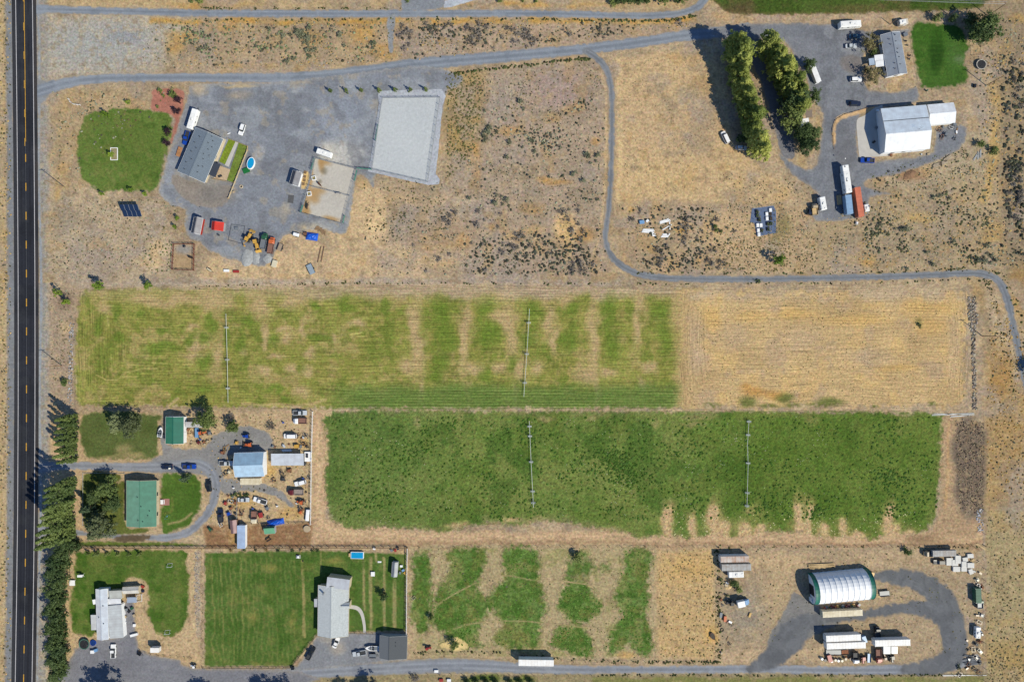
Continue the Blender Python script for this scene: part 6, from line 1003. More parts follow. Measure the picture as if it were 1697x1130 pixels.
rt = thing('pool_deck', 408, 282.5, 20, 'green carpeted deck at the oval pool', 'deck', z=.7); MB().box((0, 0, .62), (2.8, 2.1, .1)).build('carpet', M('green_carpet', C(20, 110, 54), .95), rt); [MB().box((sx * 1.2, sy * .9, .28), (.1, .1, .56)).build('leg', WOOD, rt) for sx in (-1, 1) for sy in (-1, 1)]
rt = thing('fire_pit', 400, 309.5, 0, 'round stone fire pit right of the pale board wall', 'fire pit'); MB().ringtube((0, 0, .2), .6, .18, 14, 6).build('stone_ring', M('pit_stone', C(206, 188, 160), .9, var=.2, scale=4), rt); MB().lathe([(.45, .06), (.02, .08)], n=10).build('ash', DARK, rt); crate(387, 318, 30, (.9, .6, .6), 'tan', 'small tan box against the pale board wall')
rt = thing('raised_bed', 189.5, 255.5, 0, 'pale framed planting bed on the west lawn', 'planter'); [MB().box((0, sy * 2.5, .18), (2.9, .22, .32)).build('board', WHITE, rt) for sy in (-1, 1)]; [MB().box((sx * 1.4, 0, .18), (.22, 4.8, .32)).build('board', WHITE, rt) for sx in (-1, 1)]; MB().box((0, 0, .08), (2.6, 4.6, .1)).build('soil', M('bed_soil', C(150, 140, 104), .95, var=.25, scale=3), rt)
fence('entrance_fence', 'white curved rail fence at the corner of drive and highway', [(115, 165), (118, 170), (123, 173.5), (129, 174.5), (134, 175)], 1.1, 1.5, 2, WHITE, WHITE, .09, plank=.16)
rt = thing('solar_array', 216, 349, 0, 'tilted dark blue solar panel array on the dry ground below the west lawn', 'solar panels', z=1.5); PV = M('solar_cell', C(28, 44, 74), .15, var=.1, spec=.6, stripes=(1, .5, .25)); fr = MB().box((0, 0, 0), (8.2, .08, .08)).build('support_beam', STEEL, rt); fr.location = (0, 0, 1.1); tl = R(32)
for k in range(4):
    for j in range(2): o = MB().box((0, 0, 0), (1.72, 2.6, .05)).build('solar_panel', PV, rt); o.location = (-2.9 + k * 1.9 + .35 * (1 - j) , (j - .5) * 2.25, 1.55 + (j - .5) * 1.4); o.rotation_euler = (tl, 0, 0); e = MB().box((.92, 0, .01), (.12, 2.6, .07)).build('panel_frame', STEEL, o)
for sx in (-2.5, 2.5): MB().tube((sx, 0, 0), (sx, 0, 1.4), .09).build('post', STEEL, rt)
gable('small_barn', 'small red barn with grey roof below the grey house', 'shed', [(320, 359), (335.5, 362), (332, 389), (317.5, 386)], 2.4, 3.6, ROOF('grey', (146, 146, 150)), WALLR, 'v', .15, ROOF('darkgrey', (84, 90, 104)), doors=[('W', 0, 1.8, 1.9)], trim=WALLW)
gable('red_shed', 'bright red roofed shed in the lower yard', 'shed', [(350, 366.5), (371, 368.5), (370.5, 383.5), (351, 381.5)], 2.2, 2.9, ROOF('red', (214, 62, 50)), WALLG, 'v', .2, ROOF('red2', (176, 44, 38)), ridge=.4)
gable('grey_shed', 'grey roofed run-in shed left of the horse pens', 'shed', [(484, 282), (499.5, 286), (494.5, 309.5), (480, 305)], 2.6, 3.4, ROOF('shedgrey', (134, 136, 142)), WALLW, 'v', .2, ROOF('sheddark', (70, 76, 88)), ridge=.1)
TEAL = M('teal_panel', C(70, 132, 116), .6)
FN = dict(h=1.5, gap=3., rails=4, mat=STEEL, pr=.05, rail=.035)
fence('arena_fence', 'pipe rail fence around the riding arena', [(634, 163), (729, 162), (709, 302), (616.5, 281)], close=True, **FN); fence('pen_fence', 'pipe rail fence around the two horse pens', [(522.5, 262.5), (592, 280.5), (580, 325), (568.5, 371.5), (498.5, 353), (507, 325), (514, 302)], close=True, **FN); fence('pen_divider', 'pipe rail fence dividing the two horse pens', [(511.5, 308), (580, 325.5)], **FN)
for i, (a, b) in enumerate((((592.5, 279.5), (616, 281.5)), ((522, 264), (516.5, 282)), ((592, 283), (588, 300)), ((569, 370), (572, 358)), ((499, 352), (502.5, 341)), ((622.5, 234), (627, 208)))): fence('teal_gate', ['teal panel fence joining pens and arena', 'teal gate panel at the upper left of the pens', 'teal gate panel at the upper right of the pens', 'teal gate panel at the lower right of the pens', 'teal gate panel at the lower left of the pens', 'teal gate panel on the left side of the arena'][i], [a, b], 1.6, 2.2, 5, TEAL, TEAL, .07, rail=.05)
fence('corral_fence', 'rusty brown corral fence in the lower left yard corner', [(289, 404.5), (323, 405), (322, 448.5), (286.5, 447)], 1.5, 2.4, 3, M('corral_red', C(128, 70, 54), .9), None, .08, close=True, plank=.16); psheet('corral_ground', [(289, 405), (322, 405), (321, 448), (287, 447)], .04, flat((176, 150, 116), 8, 16, 4, lambda p, d: p.blob(304, 412, 16, 8, (150, 146, 142), .9)), GRAVEL, sm=0, jit=.2, fade=0)
barrel(305.5, 408, 'black', 'round black water trough in the brown corral', .6, .5, name='water_trough', cat='trough')
COATS = M('brown_coat', C(96, 58, 40), .7, var=.2), M('pinto_coat', C(226, 222, 216), .7, var=.1, scale=1.2, second=C(60, 48, 44)), M('dark_coat', C(62, 48, 42), .7, var=.2)
horse(530, 305.5, -50, COATS[0], 'brown horse standing in the upper horse pen', .3); horse(561, 321.5, -8, COATS[1], 'white and dark patched horse below the dividing fence', 0); horse(510.5, 343, 75, COATS[2], 'dark brown horse in the lower horse pen', -.4); horse(317, 427, -20, COATS[2], 'dark horse at the right side of the brown corral', .2)
for i, (x, y) in enumerate(((519.8, 295), (512.2, 321))):
    rt = thing('hay_feeder', x, y, 10, f'square white hay feeder in the {["upper", "lower"][i]} horse pen', 'feeder', z=.8); [MB().box((0, sy * .75, .45), (1.7, .2, .8)).build('side', WHITE, rt) for sy in (-1, 1)]; [MB().box((sx * .75, 0, .45), (.2, 1.3, .8)).build('side', WHITE, rt) for sx in (-1, 1)]; MB().box((.05, 0, .3), (1.2, 1.2, .3)).build('hay', M('hay', C(150, 140, 92), .95, var=.3, scale=4), rt)
rv(537, 253.5, 161, 6.4, 'white horse trailer on pale gravel above the pens', 2.2, 2.4, name='horse_trailer', vents=0); HAYB = M('straw', C(222, 186, 118), .95, var=.2, scale=3)
psheet('straw_litter', [(503, 284), (513, 284), (512, 300), (506, 314), (498, 312), (500, 296)], .044, flat((216, 184, 124), 14, 8), GRAVEL, jit=1.5)
for i, (x, y) in enumerate(((506, 286), (505, 293), (504.5, 299), (503, 305))): pallets(x, y, 80, f'dark pallet on straw left of the horse pens, {ORD[i]} from the top', 2, m=WOOD, group='pallets left of the pens')
rt = MB().box((0, 0, .06), (2.4, 3.3, .04)).build('rubber_mat', M('mat_grey', C(92, 92, 94), .95, var=.2, scale=3)); rt.location = P(482, 330); rt.rotation_euler = (0, 0, R(-6)); tag(rt, 'dark grey rubber mat lying on the gravel below the run-in shed', 'mat')
fence('pipe_fence', 'low dark pipe fence lying in the lower yard', [(384, 372), (406, 375), (402, 404), (379, 398)], .35, 5, 1, DARK, None, .04, close=True, cat='fence'); crate(391.5, 378.5, 5, (1.5, 1.2, .6), 'grey', 'low dark grey box inside the pipe fence'); barrel(363, 390, 'black', 'black drum below the bright red shed')
loader(411, 394, 65, 'yellow backhoe loader, left one of the parked machines'); loader(424, 403, -78, 'yellow wheel loader with bucket pointing down among the parked machines', False); truck(437, 399.5, 78, 'green', 'green', 'dark green truck between the yellow loader and the orange dump truck', 6.4, bedmat=paint_mat('grey')); truck(449, 407, 80, 'orange', 'brown', 'orange dump truck with brown bed', 6.8, name='dump_truck', bedmat=M('bed_rust', C(140, 104, 92), .9, var=.2))
utrailer(464.5, 410, 70, 'weathered hay wagon right of the orange dump truck', 3., 1.9, bedm=M('wagon_wood', C(166, 148, 128), .9)); crate(454.5, 437, -15, (1.9, 2.8, .9), 'cream', 'cream box lid lying at the lower rim of the gravel yard'); utrailer(515, 446, 115, 'blue grey flat trailer near the upper edge of the hay field', 4.2, 2.4, bedm=M('tarp_bluegrey2', C(150, 166, 180), .6)); GRP = M('gravel_pile', C(166, 168, 168), .95, var=.2, scale=1.2, bump=.4)
heap('gravel_heap', 409, 428, 2.6, 3.9, .35, GRP, 'light grey gravel heap below the yellow loaders, left', 'gravel heap', -20, 4); heap('gravel_heap', 424.5, 427, 1.7, 3., .3, GRP, 'light grey gravel heap below the yellow loaders, middle', 'gravel heap', 5, 5); heap('gravel_heap', 444, 428, 2., 2.2, .3, GRP, 'light grey gravel heap below the dump truck', 'gravel heap', 5, 6)
utrailer(491, 389, 165, 'small white covered trailer left of the blue tarp', 2.6, 1.5, load='white'); tarp(517, 392, -8, 5., 3.2, 1.5, 'blue', 'bright blue tarp over a trailer below the horse pens'); utrailer(505.5, 388, 170, 'dark trailer front sticking out under the blue tarp', 1.6, 1.5, 'brown')
for i in range(9): t = i / 8; lumber(523 + 13 * t + 2 * t * t, 377 + 7 * t * t + 3 * t, 60 + 25 * t, f'dark timber in the curved row below the pens, {ORD[i]} from the left', 2., 1, WOOD, .35, group='curved row of timbers')
for i, x in enumerate((528.5, 534)): lumber(x, 421 - i * 1., 78, f'long brown beam on dry grass below the timbers, {["left", "right"][i]}', 7.2, 1, M('beam', C(118, 92, 74), .9), .4)
utrailer(346.5, 447, -35, 'short cream board trailer below the corral', 2.2, .7, 'cream'); crate(375, 448.5, 0, (2.2, 1., .5), 'white', 'white panel box above the hay field'); crate(391, 450, 0, (2.4, 1., .5), 'red', 'red panel box above the hay field')
# --- ranch at the upper right
RG = ROOF('ranch', (150, 160, 172), .6, .12, 0)
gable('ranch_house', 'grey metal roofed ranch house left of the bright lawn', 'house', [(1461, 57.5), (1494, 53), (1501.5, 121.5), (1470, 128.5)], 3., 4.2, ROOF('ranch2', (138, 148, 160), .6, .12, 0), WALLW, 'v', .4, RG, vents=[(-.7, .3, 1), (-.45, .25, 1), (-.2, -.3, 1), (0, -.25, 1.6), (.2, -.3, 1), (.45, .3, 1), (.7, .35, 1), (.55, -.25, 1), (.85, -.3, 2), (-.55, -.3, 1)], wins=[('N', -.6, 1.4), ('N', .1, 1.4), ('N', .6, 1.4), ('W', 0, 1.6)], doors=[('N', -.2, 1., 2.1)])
for i, (q, l) in enumerate((([(1449, 92), (1464, 90), (1467, 99), (1450, 101)], 'upper white porch roof'), ([(1451, 101.5), (1467, 99.5), (1468, 109), (1451.5, 111.5)], 'lower white porch roof'), ([(1440, 97.5), (1450, 96), (1450.5, 107), (1441, 108.5)], 'pale blue outer porch roof'))): flat_roof('porch_roof', l + ' left of the ranch house', 'porch', q, 2.7 - .15 * i, .2, ROOF('porch', (240, 244, 248), .5, .06) if i < 2 else ROOF('porchblue', (170, 190, 212), .5, .06), WHITE, True)
rv(1411, 39.5, 4, 9.2, 'white motorhome at the top of the ranch yard', motor=True, name='motorhome', cat='motorhome'); rv(1497.5, 36.5, 10, 3.7, 'small rounded cream camper above the ranch house', 2.3, 2.3, vents=1, skin=M('cream_skin', C(214, 204, 188), .6))
car(1416.5, 60.5, 4, 'sedan', 'teal', 'dark teal sedan under the motorhome'); car(1410.5, 76.5, 2, 'sedan', 'silver', 'silver white sedan left of the brownish tree'); car(1418.5, 132, 2, 'suv', 'white', 'white car beside the concrete pad of the ranch yard'); car(1417, 172, 0, 'suv', 'navy', 'black car in the ranch yard above the white shop')
car(1437.5, 266, 178, 'pickup', 'blue', 'blue pickup parked below the white shop'); car(1202, 228, 115, 'van', 'white', 'white van on dry grass left of the cottonwoods'); car(1228.5, 245, -5, 'wagon', 'silver', 'silver wagon half under the cottonwood row')
flat_roof('yard_shed', 'long narrow white roofed shed right of the cottonwoods', 'shed', [(1343.5, 109), (1350.5, 106.5), (1362, 134), (1353, 138)], 2.4, .25, ROOF('whiteshed', (246, 248, 250), .5, .05), WALLW); flat_roof('small_shed', 'small white roofed shed beside the drive loop', 'shed', [(1326, 198), (1340, 195.5), (1342, 207), (1330, 209)], 2.3, .2, ROOF('whiteshed', (246, 248, 250), .5, .05), WALLW); cpoly('brown_pad', [(1334, 184), (1346, 182), (1346, 194), (1336, 196)], .07, M('pad_brown', C(136, 122, 112), .9))
SR = ROOF('shop', (238, 244, 250), .9, .05, 0, .03)
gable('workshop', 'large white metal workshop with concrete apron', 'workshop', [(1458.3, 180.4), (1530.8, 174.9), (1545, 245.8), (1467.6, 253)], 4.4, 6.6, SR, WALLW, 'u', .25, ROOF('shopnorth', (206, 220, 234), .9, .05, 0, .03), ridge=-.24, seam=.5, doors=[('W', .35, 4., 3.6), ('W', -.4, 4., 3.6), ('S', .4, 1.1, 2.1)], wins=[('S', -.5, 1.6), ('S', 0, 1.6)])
gable('shop_annex', 'lower white annex on the right end of the workshop', 'shed', [(1534.5, 174), (1579.8, 170.5), (1583.5, 203), (1542.6, 207)], 3.2, 4.3, SR, WALLW, 'u', .2, SR)
rt = thing('roof_antenna', 1523, 214, 30, 'dark antenna mast with forked arms on the workshop roof', 'antenna', z=6.6); MB().tube((0, 0, 5.9), (0, 0, 8.4), .05).build('mast', DARK, rt); MB().tube((-.9, 0, 8.3), (.9, 0, 8.3), .04).tube((-.6, .5, 8.3), (.6, .5, 8.3), .03).build('aerial', DARK, rt)
fence('split_fence', 'dark edging rail around the curved planting strip', [(1382, 247), (1379, 215), (1384, 200), (1400, 190), (1447, 177)], .5, 3, 1, WOOD, None, .08, plank=.2)
for i, (x, y) in enumerate(((1455, 183), (1454, 211), (1449, 235))): crate(x, y, 20 * i, (1., .8, .8), ('white', 'grey', 'black')[i], f'{("white", "grey", "black")[i]} box on the concrete apron before the workshop')
rv(1403.5, 296.5, 98, 11.4, 'long white fifth-wheel trailer above the orange container', 2.6, 3.6, fifth=True, vents=5); container(1424.5, 334.5, -82, 12.2, 'long orange shipping container at the foot of the ranch yard', 'orange', 2.5, 2.9); container(1407.5, 338.5, 96, 7.8, 'pale blue box trailer left of the orange container', 'blue', 2.6, 2.6, True, 'box_trailer', 'trailer'); rv(1436.5, 344.5, 100, 3., 'small white camper right of the orange container', 2., 1.9, vents=0); rv(1364, 337, 100, 5.4, 'short white camper at the left of the lower ranch yard', 2.4, 2.8, vents=2)
lumber(1389.5, 332, 97, 'stacked tan lumber on a trailer in the lower ranch yard', 4., 5, PALW, .3, 4); crate(1388, 344, 5, (1., .7, .5), 'grey', 'small grey box below the stacked tan lumber'); truck(1350.5, 347, 95, 'tan', 'tan', 'tan flat wagon left of the short white camper', 4.6, bedmat=PALW); tractor(1342, 352, 80, 'navy', 'dark blue garden tractor at the left end of the ranch yard', sc=.8); junk(1419, 370, 'white', 'white rusty implement below the orange container', 4, sc=.7); lumber(1329, 356, 110, 'dark beam lying left of the garden tractor', 3, 1, WOOD, .3)
trampoline(1626.5, 107, 2.1, 'round black trampoline right of the ranch lawn', True); fence('pipe_fence', 'thin pipe rail above the trampoline', [(1610, 77), (1628, 77), (1628, 92), (1611, 93)], .9, 4, 1, WOOD, None, .04, close=True, cat='fence'); crate(1616.5, 142, 80, (1.4, .8, .9), 'black', 'black box below the trampoline'); barrel(1535, 151, 'green', 'green barrel below the ranch lawn'); crate(1501, 57, 20, (1.6, 1.4, .8), 'grey', 'grey grill box at the upper right corner of the ranch house')
for i, (x, y) in enumerate(((1501, 69), (1503, 76), (1506, 93), (1506, 99))): rt = thing('garden_chair', x, y, 90 * i, f'dark garden chair beside the ranch house, {ORD[i]} from the top', 'chair', 'garden chairs by the ranch house'); MB().box((0, 0, .42), (.55, .55, .06)).build('seat', DARK, rt); MB().box((-.27, 0, .75), (.06, .55, .6)).build('backrest', DARK, rt); [MB().box((sx * .24, sy * .24, .2), (.05, .05, .4)).build('leg', DARK, rt) for sx in (-1, 1) for sy in (-1, 1)]
for i, (x, y, c) in enumerate(((1556, 216, 'rust'), (1566, 223, 'grey'), (1575, 212, 'white'), (1580, 207, 'grey'), (1560, 228, 'rust'))): junk(x, y, c, ['rusty round implement right of the workshop, upper left', 'grey slatted machine right of the workshop', 'white tank trailer below the annex', 'grey drum implement at the annex corner', 'rusty implement right of the workshop, lower left'][i], 20 + i, sc=.8)
for i, (x, y, a) in enumerate(((1562, 270, 25), (1570, 262, 35), (1553, 273, 15))): lumber(x, y, a, f'heap of old boards below the workshop drive, {["middle", "right", "left"][i]}', 4, 5, M('grey_wood', C(176, 160, 138), .9, var=.25), .25, 2)
heap('rust_heap', 1507, 289, 3., 1.5, .5, M('rust_dirt', C(134, 104, 80), .95, var=.35, scale=2), 'heap of rusty brown dirt below the workshop drive', 'heap', 30, 8); 
for i, (x, y) in enumerate(((1472, 284), (1489, 283), (1454, 296), (1458, 299))): tyre(x, y, ['lone dark tyre below the workshop drive, left', 'lone dark tyre below the workshop drive, right', 'dark tyre right of the long white trailer, upper', 'dark tyre right of the long white trailer, lower'][i], None, .5)
for i, (x, y, a) in enumerate(((1620, 258, 85), (1624, 255, 88), (1616, 260, 55))): lumber(x, y, a, f'grey plank on the dry ground by the golden strip, {["middle", "right", "left"][i]}', 3.6, 2, WALLG, .3)
# raised vegetable beds
FAB = M('ground_fabric', C(96, 112, 142), .9, var=.12, scale=1.5); cpoly('ground_fabric', [(1246, 346), (1282, 341), (1286, 350), (1286, 386), (1262, 391), (1254, 391), (1250, 370), (1243, 368)], .05, FAB); GRB = LF['bright']
for i, (x, y, w_) in enumerate(((1254, 351, 'g'), (1254.5, 358, 'g'), (1258, 364.5, 'g'), (1255, 373.5, 'w'), (1260.5, 373.5, 'w'), (1256, 382, 'w'), (1261.5, 382, 'g'), (1257, 389, 'w'), (1270, 355, 'w'), (1276, 355, 'd'), (1270.5, 362.5, 'w'), (1277, 362.5, 'd'), (1272, 371, 'g'), (1277, 371, 'g'), (1272.5, 380, 'g'), (1276, 348.5, 'w'))):
    rt = thing('raised_bed', x, y, 3, f'small raised bed with {dict(g="green plants", w="a white cover", d="dark soil")[w_]}, {["first", "second", "third", "fourth", "fifth", "sixth", "seventh", "eighth"][i % 8]} in the {"left" if i < 8 else "right"} half of the fenced garden', 'planter', 'raised beds in the fenced garden'); boxy(rt, 'box', 1.15, 1.5, .05, .55, WHITE if w_ == 'w' else DARK, .05)
    if w_ == 'w': boxy(rt, 'cover', 1.1, 1.45, .55, .66, WHITE, .05)
    elif w_ == 'g': c = bpy.data.objects.new('leaves', PLANT['weed_bush'][i % 2][0]); col.objects.link(c); c.parent = rt; c.location = (0, 0, .5); c.scale = (.85, .95, .6)
    else: MB().box((0, 0, .56), (.95, 1.3, .04)).build('soil', M('dark_soil', C(70, 62, 54), .95), rt)
fence('garden_fence', 'thin wire fence around the vegetable garden', [(1246, 346), (1283, 341), (1287, 386), (1255, 391)], 1.4, 2.5, 2, STEEL, None, .04, close=True, rail=.012)
for i, (x, y, a, L_, n) in enumerate(((1074, 382, -3, 5.4, 4), (1101, 366, 18, 4.6, 3), (1109, 374, 90, 4.6, 1), (1105, 376, 30, 4.8, 1), (1103, 388, 2, 3.6, 2), (1102, 391, 2, 3.6, 2), (1083, 388.5, 0, 1.6, 3))): lumber(x, y, a, f'white {["wide panel", "slanting panel", "upright rail", "diagonal rail", "upper flat frame", "lower flat frame", "small slab"][i]} among the white boards right of the curved drive', L_, n, WHITE, .38, name='white_boards', group='white boards on the scrub')
crate(1064, 368, 5, (1.9, 1.4, .8), 'lightblue', 'pale blue box beside the white boards'); crate(1073, 366, 40, (1.2, .9, .6), 'white', 'white box beside the pale blue box')
# --- homestead with the green roofs
GN = ROOF('green', (92, 152, 124), .6, .08, 0, .05); GN2 = ROOF('greendark', (36, 110, 92), .6, .08, 0, .05); GN3 = ROOF('greenlight', (66, 142, 112), .6, .08, 0, .05)
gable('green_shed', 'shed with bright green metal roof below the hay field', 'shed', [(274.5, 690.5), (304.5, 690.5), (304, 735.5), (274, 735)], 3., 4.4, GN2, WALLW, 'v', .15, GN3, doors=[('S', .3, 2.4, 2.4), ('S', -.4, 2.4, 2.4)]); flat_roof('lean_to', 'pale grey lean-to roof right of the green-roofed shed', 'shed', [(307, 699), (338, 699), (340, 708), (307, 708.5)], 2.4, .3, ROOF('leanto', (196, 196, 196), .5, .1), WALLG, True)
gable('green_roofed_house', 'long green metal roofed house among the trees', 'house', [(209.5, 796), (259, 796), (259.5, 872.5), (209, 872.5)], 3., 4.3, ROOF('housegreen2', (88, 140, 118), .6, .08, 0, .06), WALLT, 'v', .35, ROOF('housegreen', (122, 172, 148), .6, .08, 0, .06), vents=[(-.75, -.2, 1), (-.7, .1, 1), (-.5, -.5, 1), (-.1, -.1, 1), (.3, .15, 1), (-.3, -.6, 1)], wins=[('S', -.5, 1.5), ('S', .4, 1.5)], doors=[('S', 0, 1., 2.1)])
fence('deck_rail', 'red brown deck rail along the right wall of the green-roofed house', [(263, 798), (263.5, 838)], .9, 2, 2, M('deck_red', C(150, 84, 64), .8), None, .08, plank=.14); cpoly('brick_patio', [(266, 826), (281, 826), (281, 837), (266, 837)], .08, M('patio_red', C(166, 120, 110), .9, var=.15, scale=3))
rt = thing('picnic_table', 270, 831, 90, 'white picnic table on the red patio', 'table'); MB().box((0, 0, .74), (1.8, .8, .06)).build('table_top', WHITE, rt); [MB().box((0, sy * .7, .44), (1.8, .3, .05)).build('bench', WHITE, rt) for sy in (-1, 1)]; [MB().box((sx * .7, 0, .36), (.08, 1.4, .08)).build('leg', WHITE, rt) for sx in (-1, 1)]
rt = thing('swing_set', 278, 855, 60, 'small blue grey play frame on the round lawn', 'play frame'); [MB().tube((sx * .9, sy * .8, 0), (sx * .9, 0, 1.8), .05).build('leg', TEAL, rt) for sx in (-1, 1) for sy in (-1, 1)]; MB().tube((-1, 0, 1.8), (1, 0, 1.8), .05).build('top_bar', TEAL, rt); MB().box((0, 0, .5), (.5, .25, .05)).build('swing_seat', paint_mat('lightblue'), rt)
fence('lawn_edging', 'low white concrete edging around the shaded yard of the green-roofed house', [(207, 784), (138, 783.5), (137.5, 870), (150, 872)], .35, 5, 1, CONC, CONC, .1, plank=.25)
lumber(299, 794, 20, 'short white bench board on the round lawn', 1.8, 2, WHITE, .25); car(276.5, 773.5, 180, 'sedan', 'navy', 'dark navy car on the drive, left of the blue pickup'); car(313.5, 773, 0, 'pickup', 'blue', 'royal blue pickup on the drive beside the small spruce'); car(346, 805, 96, 'suv', 'black', 'black car on the loop drive right of the round lawn')
boat(265.5, 716, 80, 'white', 'white boat left of the green-roofed shed', 4.2)
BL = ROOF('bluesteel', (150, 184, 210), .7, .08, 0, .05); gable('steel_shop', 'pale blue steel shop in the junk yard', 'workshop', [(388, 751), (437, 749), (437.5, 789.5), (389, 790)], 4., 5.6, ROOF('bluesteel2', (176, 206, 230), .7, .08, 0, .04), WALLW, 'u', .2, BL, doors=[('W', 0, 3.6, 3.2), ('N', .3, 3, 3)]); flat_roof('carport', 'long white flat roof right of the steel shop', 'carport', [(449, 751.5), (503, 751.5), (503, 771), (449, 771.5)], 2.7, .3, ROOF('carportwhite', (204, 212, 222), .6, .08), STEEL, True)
rt = thing('vat_stand', 511, 756, 0, 'white board stand with dark boxes at the carport end', 'stand'); MB().box((0, 0, .5), (2.6, 4., .9)).build('platform', WHITE, rt); [MB().box((-.2, .9 - .9 * k, 1.15), (.8, .7, .4)).build('dark_box', DARK, rt) for k in range(2)]
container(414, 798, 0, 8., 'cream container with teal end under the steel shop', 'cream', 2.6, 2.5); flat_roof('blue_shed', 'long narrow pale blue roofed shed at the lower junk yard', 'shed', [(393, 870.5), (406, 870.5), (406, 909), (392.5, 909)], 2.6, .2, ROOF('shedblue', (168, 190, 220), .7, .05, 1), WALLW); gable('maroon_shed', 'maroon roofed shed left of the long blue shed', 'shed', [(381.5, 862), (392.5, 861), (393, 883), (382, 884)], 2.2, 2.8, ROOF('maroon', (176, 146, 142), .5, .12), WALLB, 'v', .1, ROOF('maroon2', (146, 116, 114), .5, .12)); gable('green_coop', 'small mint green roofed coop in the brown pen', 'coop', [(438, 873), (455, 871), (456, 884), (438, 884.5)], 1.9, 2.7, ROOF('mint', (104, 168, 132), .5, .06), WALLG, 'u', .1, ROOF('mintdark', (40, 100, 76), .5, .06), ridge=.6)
fence('yard_fence', 'white board fence between junk yard and pasture', [(519, 682), (517, 760), (515.5, 868)], 1.5, 3., 3, WHITE, WHITE, .09, plank=.14); fence('pen_fence', 'plain board fence along the top of the brown pen', [(405, 868), (515, 866)], 1.2, 3., 2, WOOD, None, .07, plank=.12); fence('yard_divider', 'pale pipe fence dividing the lower junk yard', [(394, 824), (393.5, 868)], 1.3, 2.6, 2, STEEL, None, .06)
tarp(457, 865, 10, 7., 2.6, 1.3, 'blue', 'blue tarp at the fence of the brown pen'); barrel(509, 875.5, 'tan', 'round stock tank at the pen corner', 1.4, .6, name='stock_tank', cat='tank'); horse(446.5, 894, 30, COATS[2], 'dark pony in the brown pen', .2)
# junk yard vehicles and scrap
V_ = [(497, 684, 0, 'pickup', 'silver', 'pale green and white old pickup at the top of the junk yard'), (365.5, 854, 92, 'pickup', 'navy', 'dark blue pickup on dry ground left of the maroon shed'), (374.5, 767.5, 0, 'pickup', 'silver', 'silver pickup at the left door of the steel shop'), (403.5, 828, 0, 'sedan', 'silver', 'silver car nose-in at the pipe fence'), (431, 829.5, 163, 'pickup', 'white', 'white pickup with marked hood in the lower junk yard'), (481, 722.5, 180, 'van', 'white', 'white van on dry grass above the carport'), (497.5, 800, 196, 'suv', 'white', 'white station wagon near the white board fence')]
for v in V_: car(*v)
truck(497, 697.5, 180, 'white', 'brown', 'white truck with brown flatbed at the top of the junk yard', 5.4, bedmat=M('bed_rust', C(140, 104, 92), .9)); truck(490, 815.5, 180, 'maroon', 'grey', 'maroon truck with grey flatbed full of scrap', 6.4, bedmat=M('scrap_bed', C(150, 138, 132), .9, var=.3, scale=3)); truck(421, 857, -90, 'cream', 'cream', 'cream truck with brown open bed in the lower junk yard', 5., bedmat=M('bed_rust', C(140, 104, 92), .9)); utrailer(432.5, 853, 100, 'red covered trailer right of the cream truck', 2.4, 1.8, load='red'); tractor(413, 736.5, 180, 'orange', 'orange tractor above the steel shop', loader=True); tractor(498, 832, 170, 'orange', 'orange crawler tractor near the white board fence', sc=.95); tractor(408, 722.5, 180, 'blue', 'small blue tractor above the orange tractor', sc=.9); tractor(334.5, 717, 10, 'orange', 'orange implement tractor right of the green-roofed shed', sc=.9); utrailer(326.5, 717, 90, 'pale blue glass topped trailer beside the green-roofed shed', 4., 1.8, 'lightblue'); utrailer(510, 853, 85, 'white boat trailer heap at the lower board fence', 5., 1.6, load='white'); tractor(369.5, 886, -85, 'green', 'green garden tractor left of the long blue shed', sc=.8) if 0 else None; lumber(475, 745.5, 3, 'white pipes lying above the carport', 4.4, 4, WHITE, .22); crate(491, 739.5, 10, (1.7, 1.3, 1.3), 'yellow', 'yellow box right of the white pipes')
JK = [(369.5, 749, 'rust', 'rusty machine left of the steel shop, upper'), (373, 744, 'yellow', 'yellow wheeled implement left of the steel shop'), (393, 733, 'yellow', 'long yellow implement left of the orange tractor'), (374, 784, 'dark', 'dark scrap machine below the silver pickup'), (381, 781, 'cream', 'cream scrap machine at the lower corner of the steel shop'), (494, 722, 'rust', 'rusty implement right of the white van'), (507, 721, 'grey', 'grey hay rake near the top of the board fence'), (505, 735, 'rust', 'rusty implement right of the yellow box'), (454, 795, 'rust', 'red rusty implement right of the cream container'), (470, 793, 'dark', 'dark hay rake in the middle of the junk yard'), (467, 783, 'dark', 'dark tined implement below the carport, left'), (480, 779, 'rust', 'rusty implement below the carport, middle'), (506, 768, 'dark', 'dark implement at the carport end'), (374.5, 833, 'red', 'red small machine at the left of the lower junk yard'), (383, 830, 'white', 'white small machine beside the red small machine'), (391, 832, 'rust', 'rusty machine left of the pipe fence'), (384, 841, 'rust', 'rusty scrap machine in the lower junk yard, left'), (380, 850, 'blue', 'blue scrap implement above the maroon shed'), (401, 849, 'maroon', 'maroon slab implement right of the pipe fence'), (497, 841, 'teal', 'pale teal machine below the orange crawler'), (499, 848, 'orange', 'small orange machine below the pale teal machine'), (366, 868, 'white', 'white engine hoist below the dark blue pickup'), (444, 841, 'grey', 'grey covered machine right of the white pickup'), (348, 717, 'grey', 'grey disc implement beside the orange implement tractor'), (330, 733, 'maroon', 'maroon drum implement below the pale blue trailer'), (356, 706, 'green', 'lime green implement right of the orange tractor'), (349, 876, 'green', 'green cart left of the maroon shed')]
for i, (x, y, c, l) in enumerate(JK): junk(x, y, c, l, 50 + i, 'scrap in the junk yard', sc=.85)
for i, (x, y) in enumerate(((392, 819), (399, 818), (406, 819), (411, 820), (385, 820))): plant('weed_bush', 'yard_bush', x, y, 1.4, f'small dark bush in the row above the silver car, {ORD[i]} counted', 'bush', 'bush row in the junk yard')
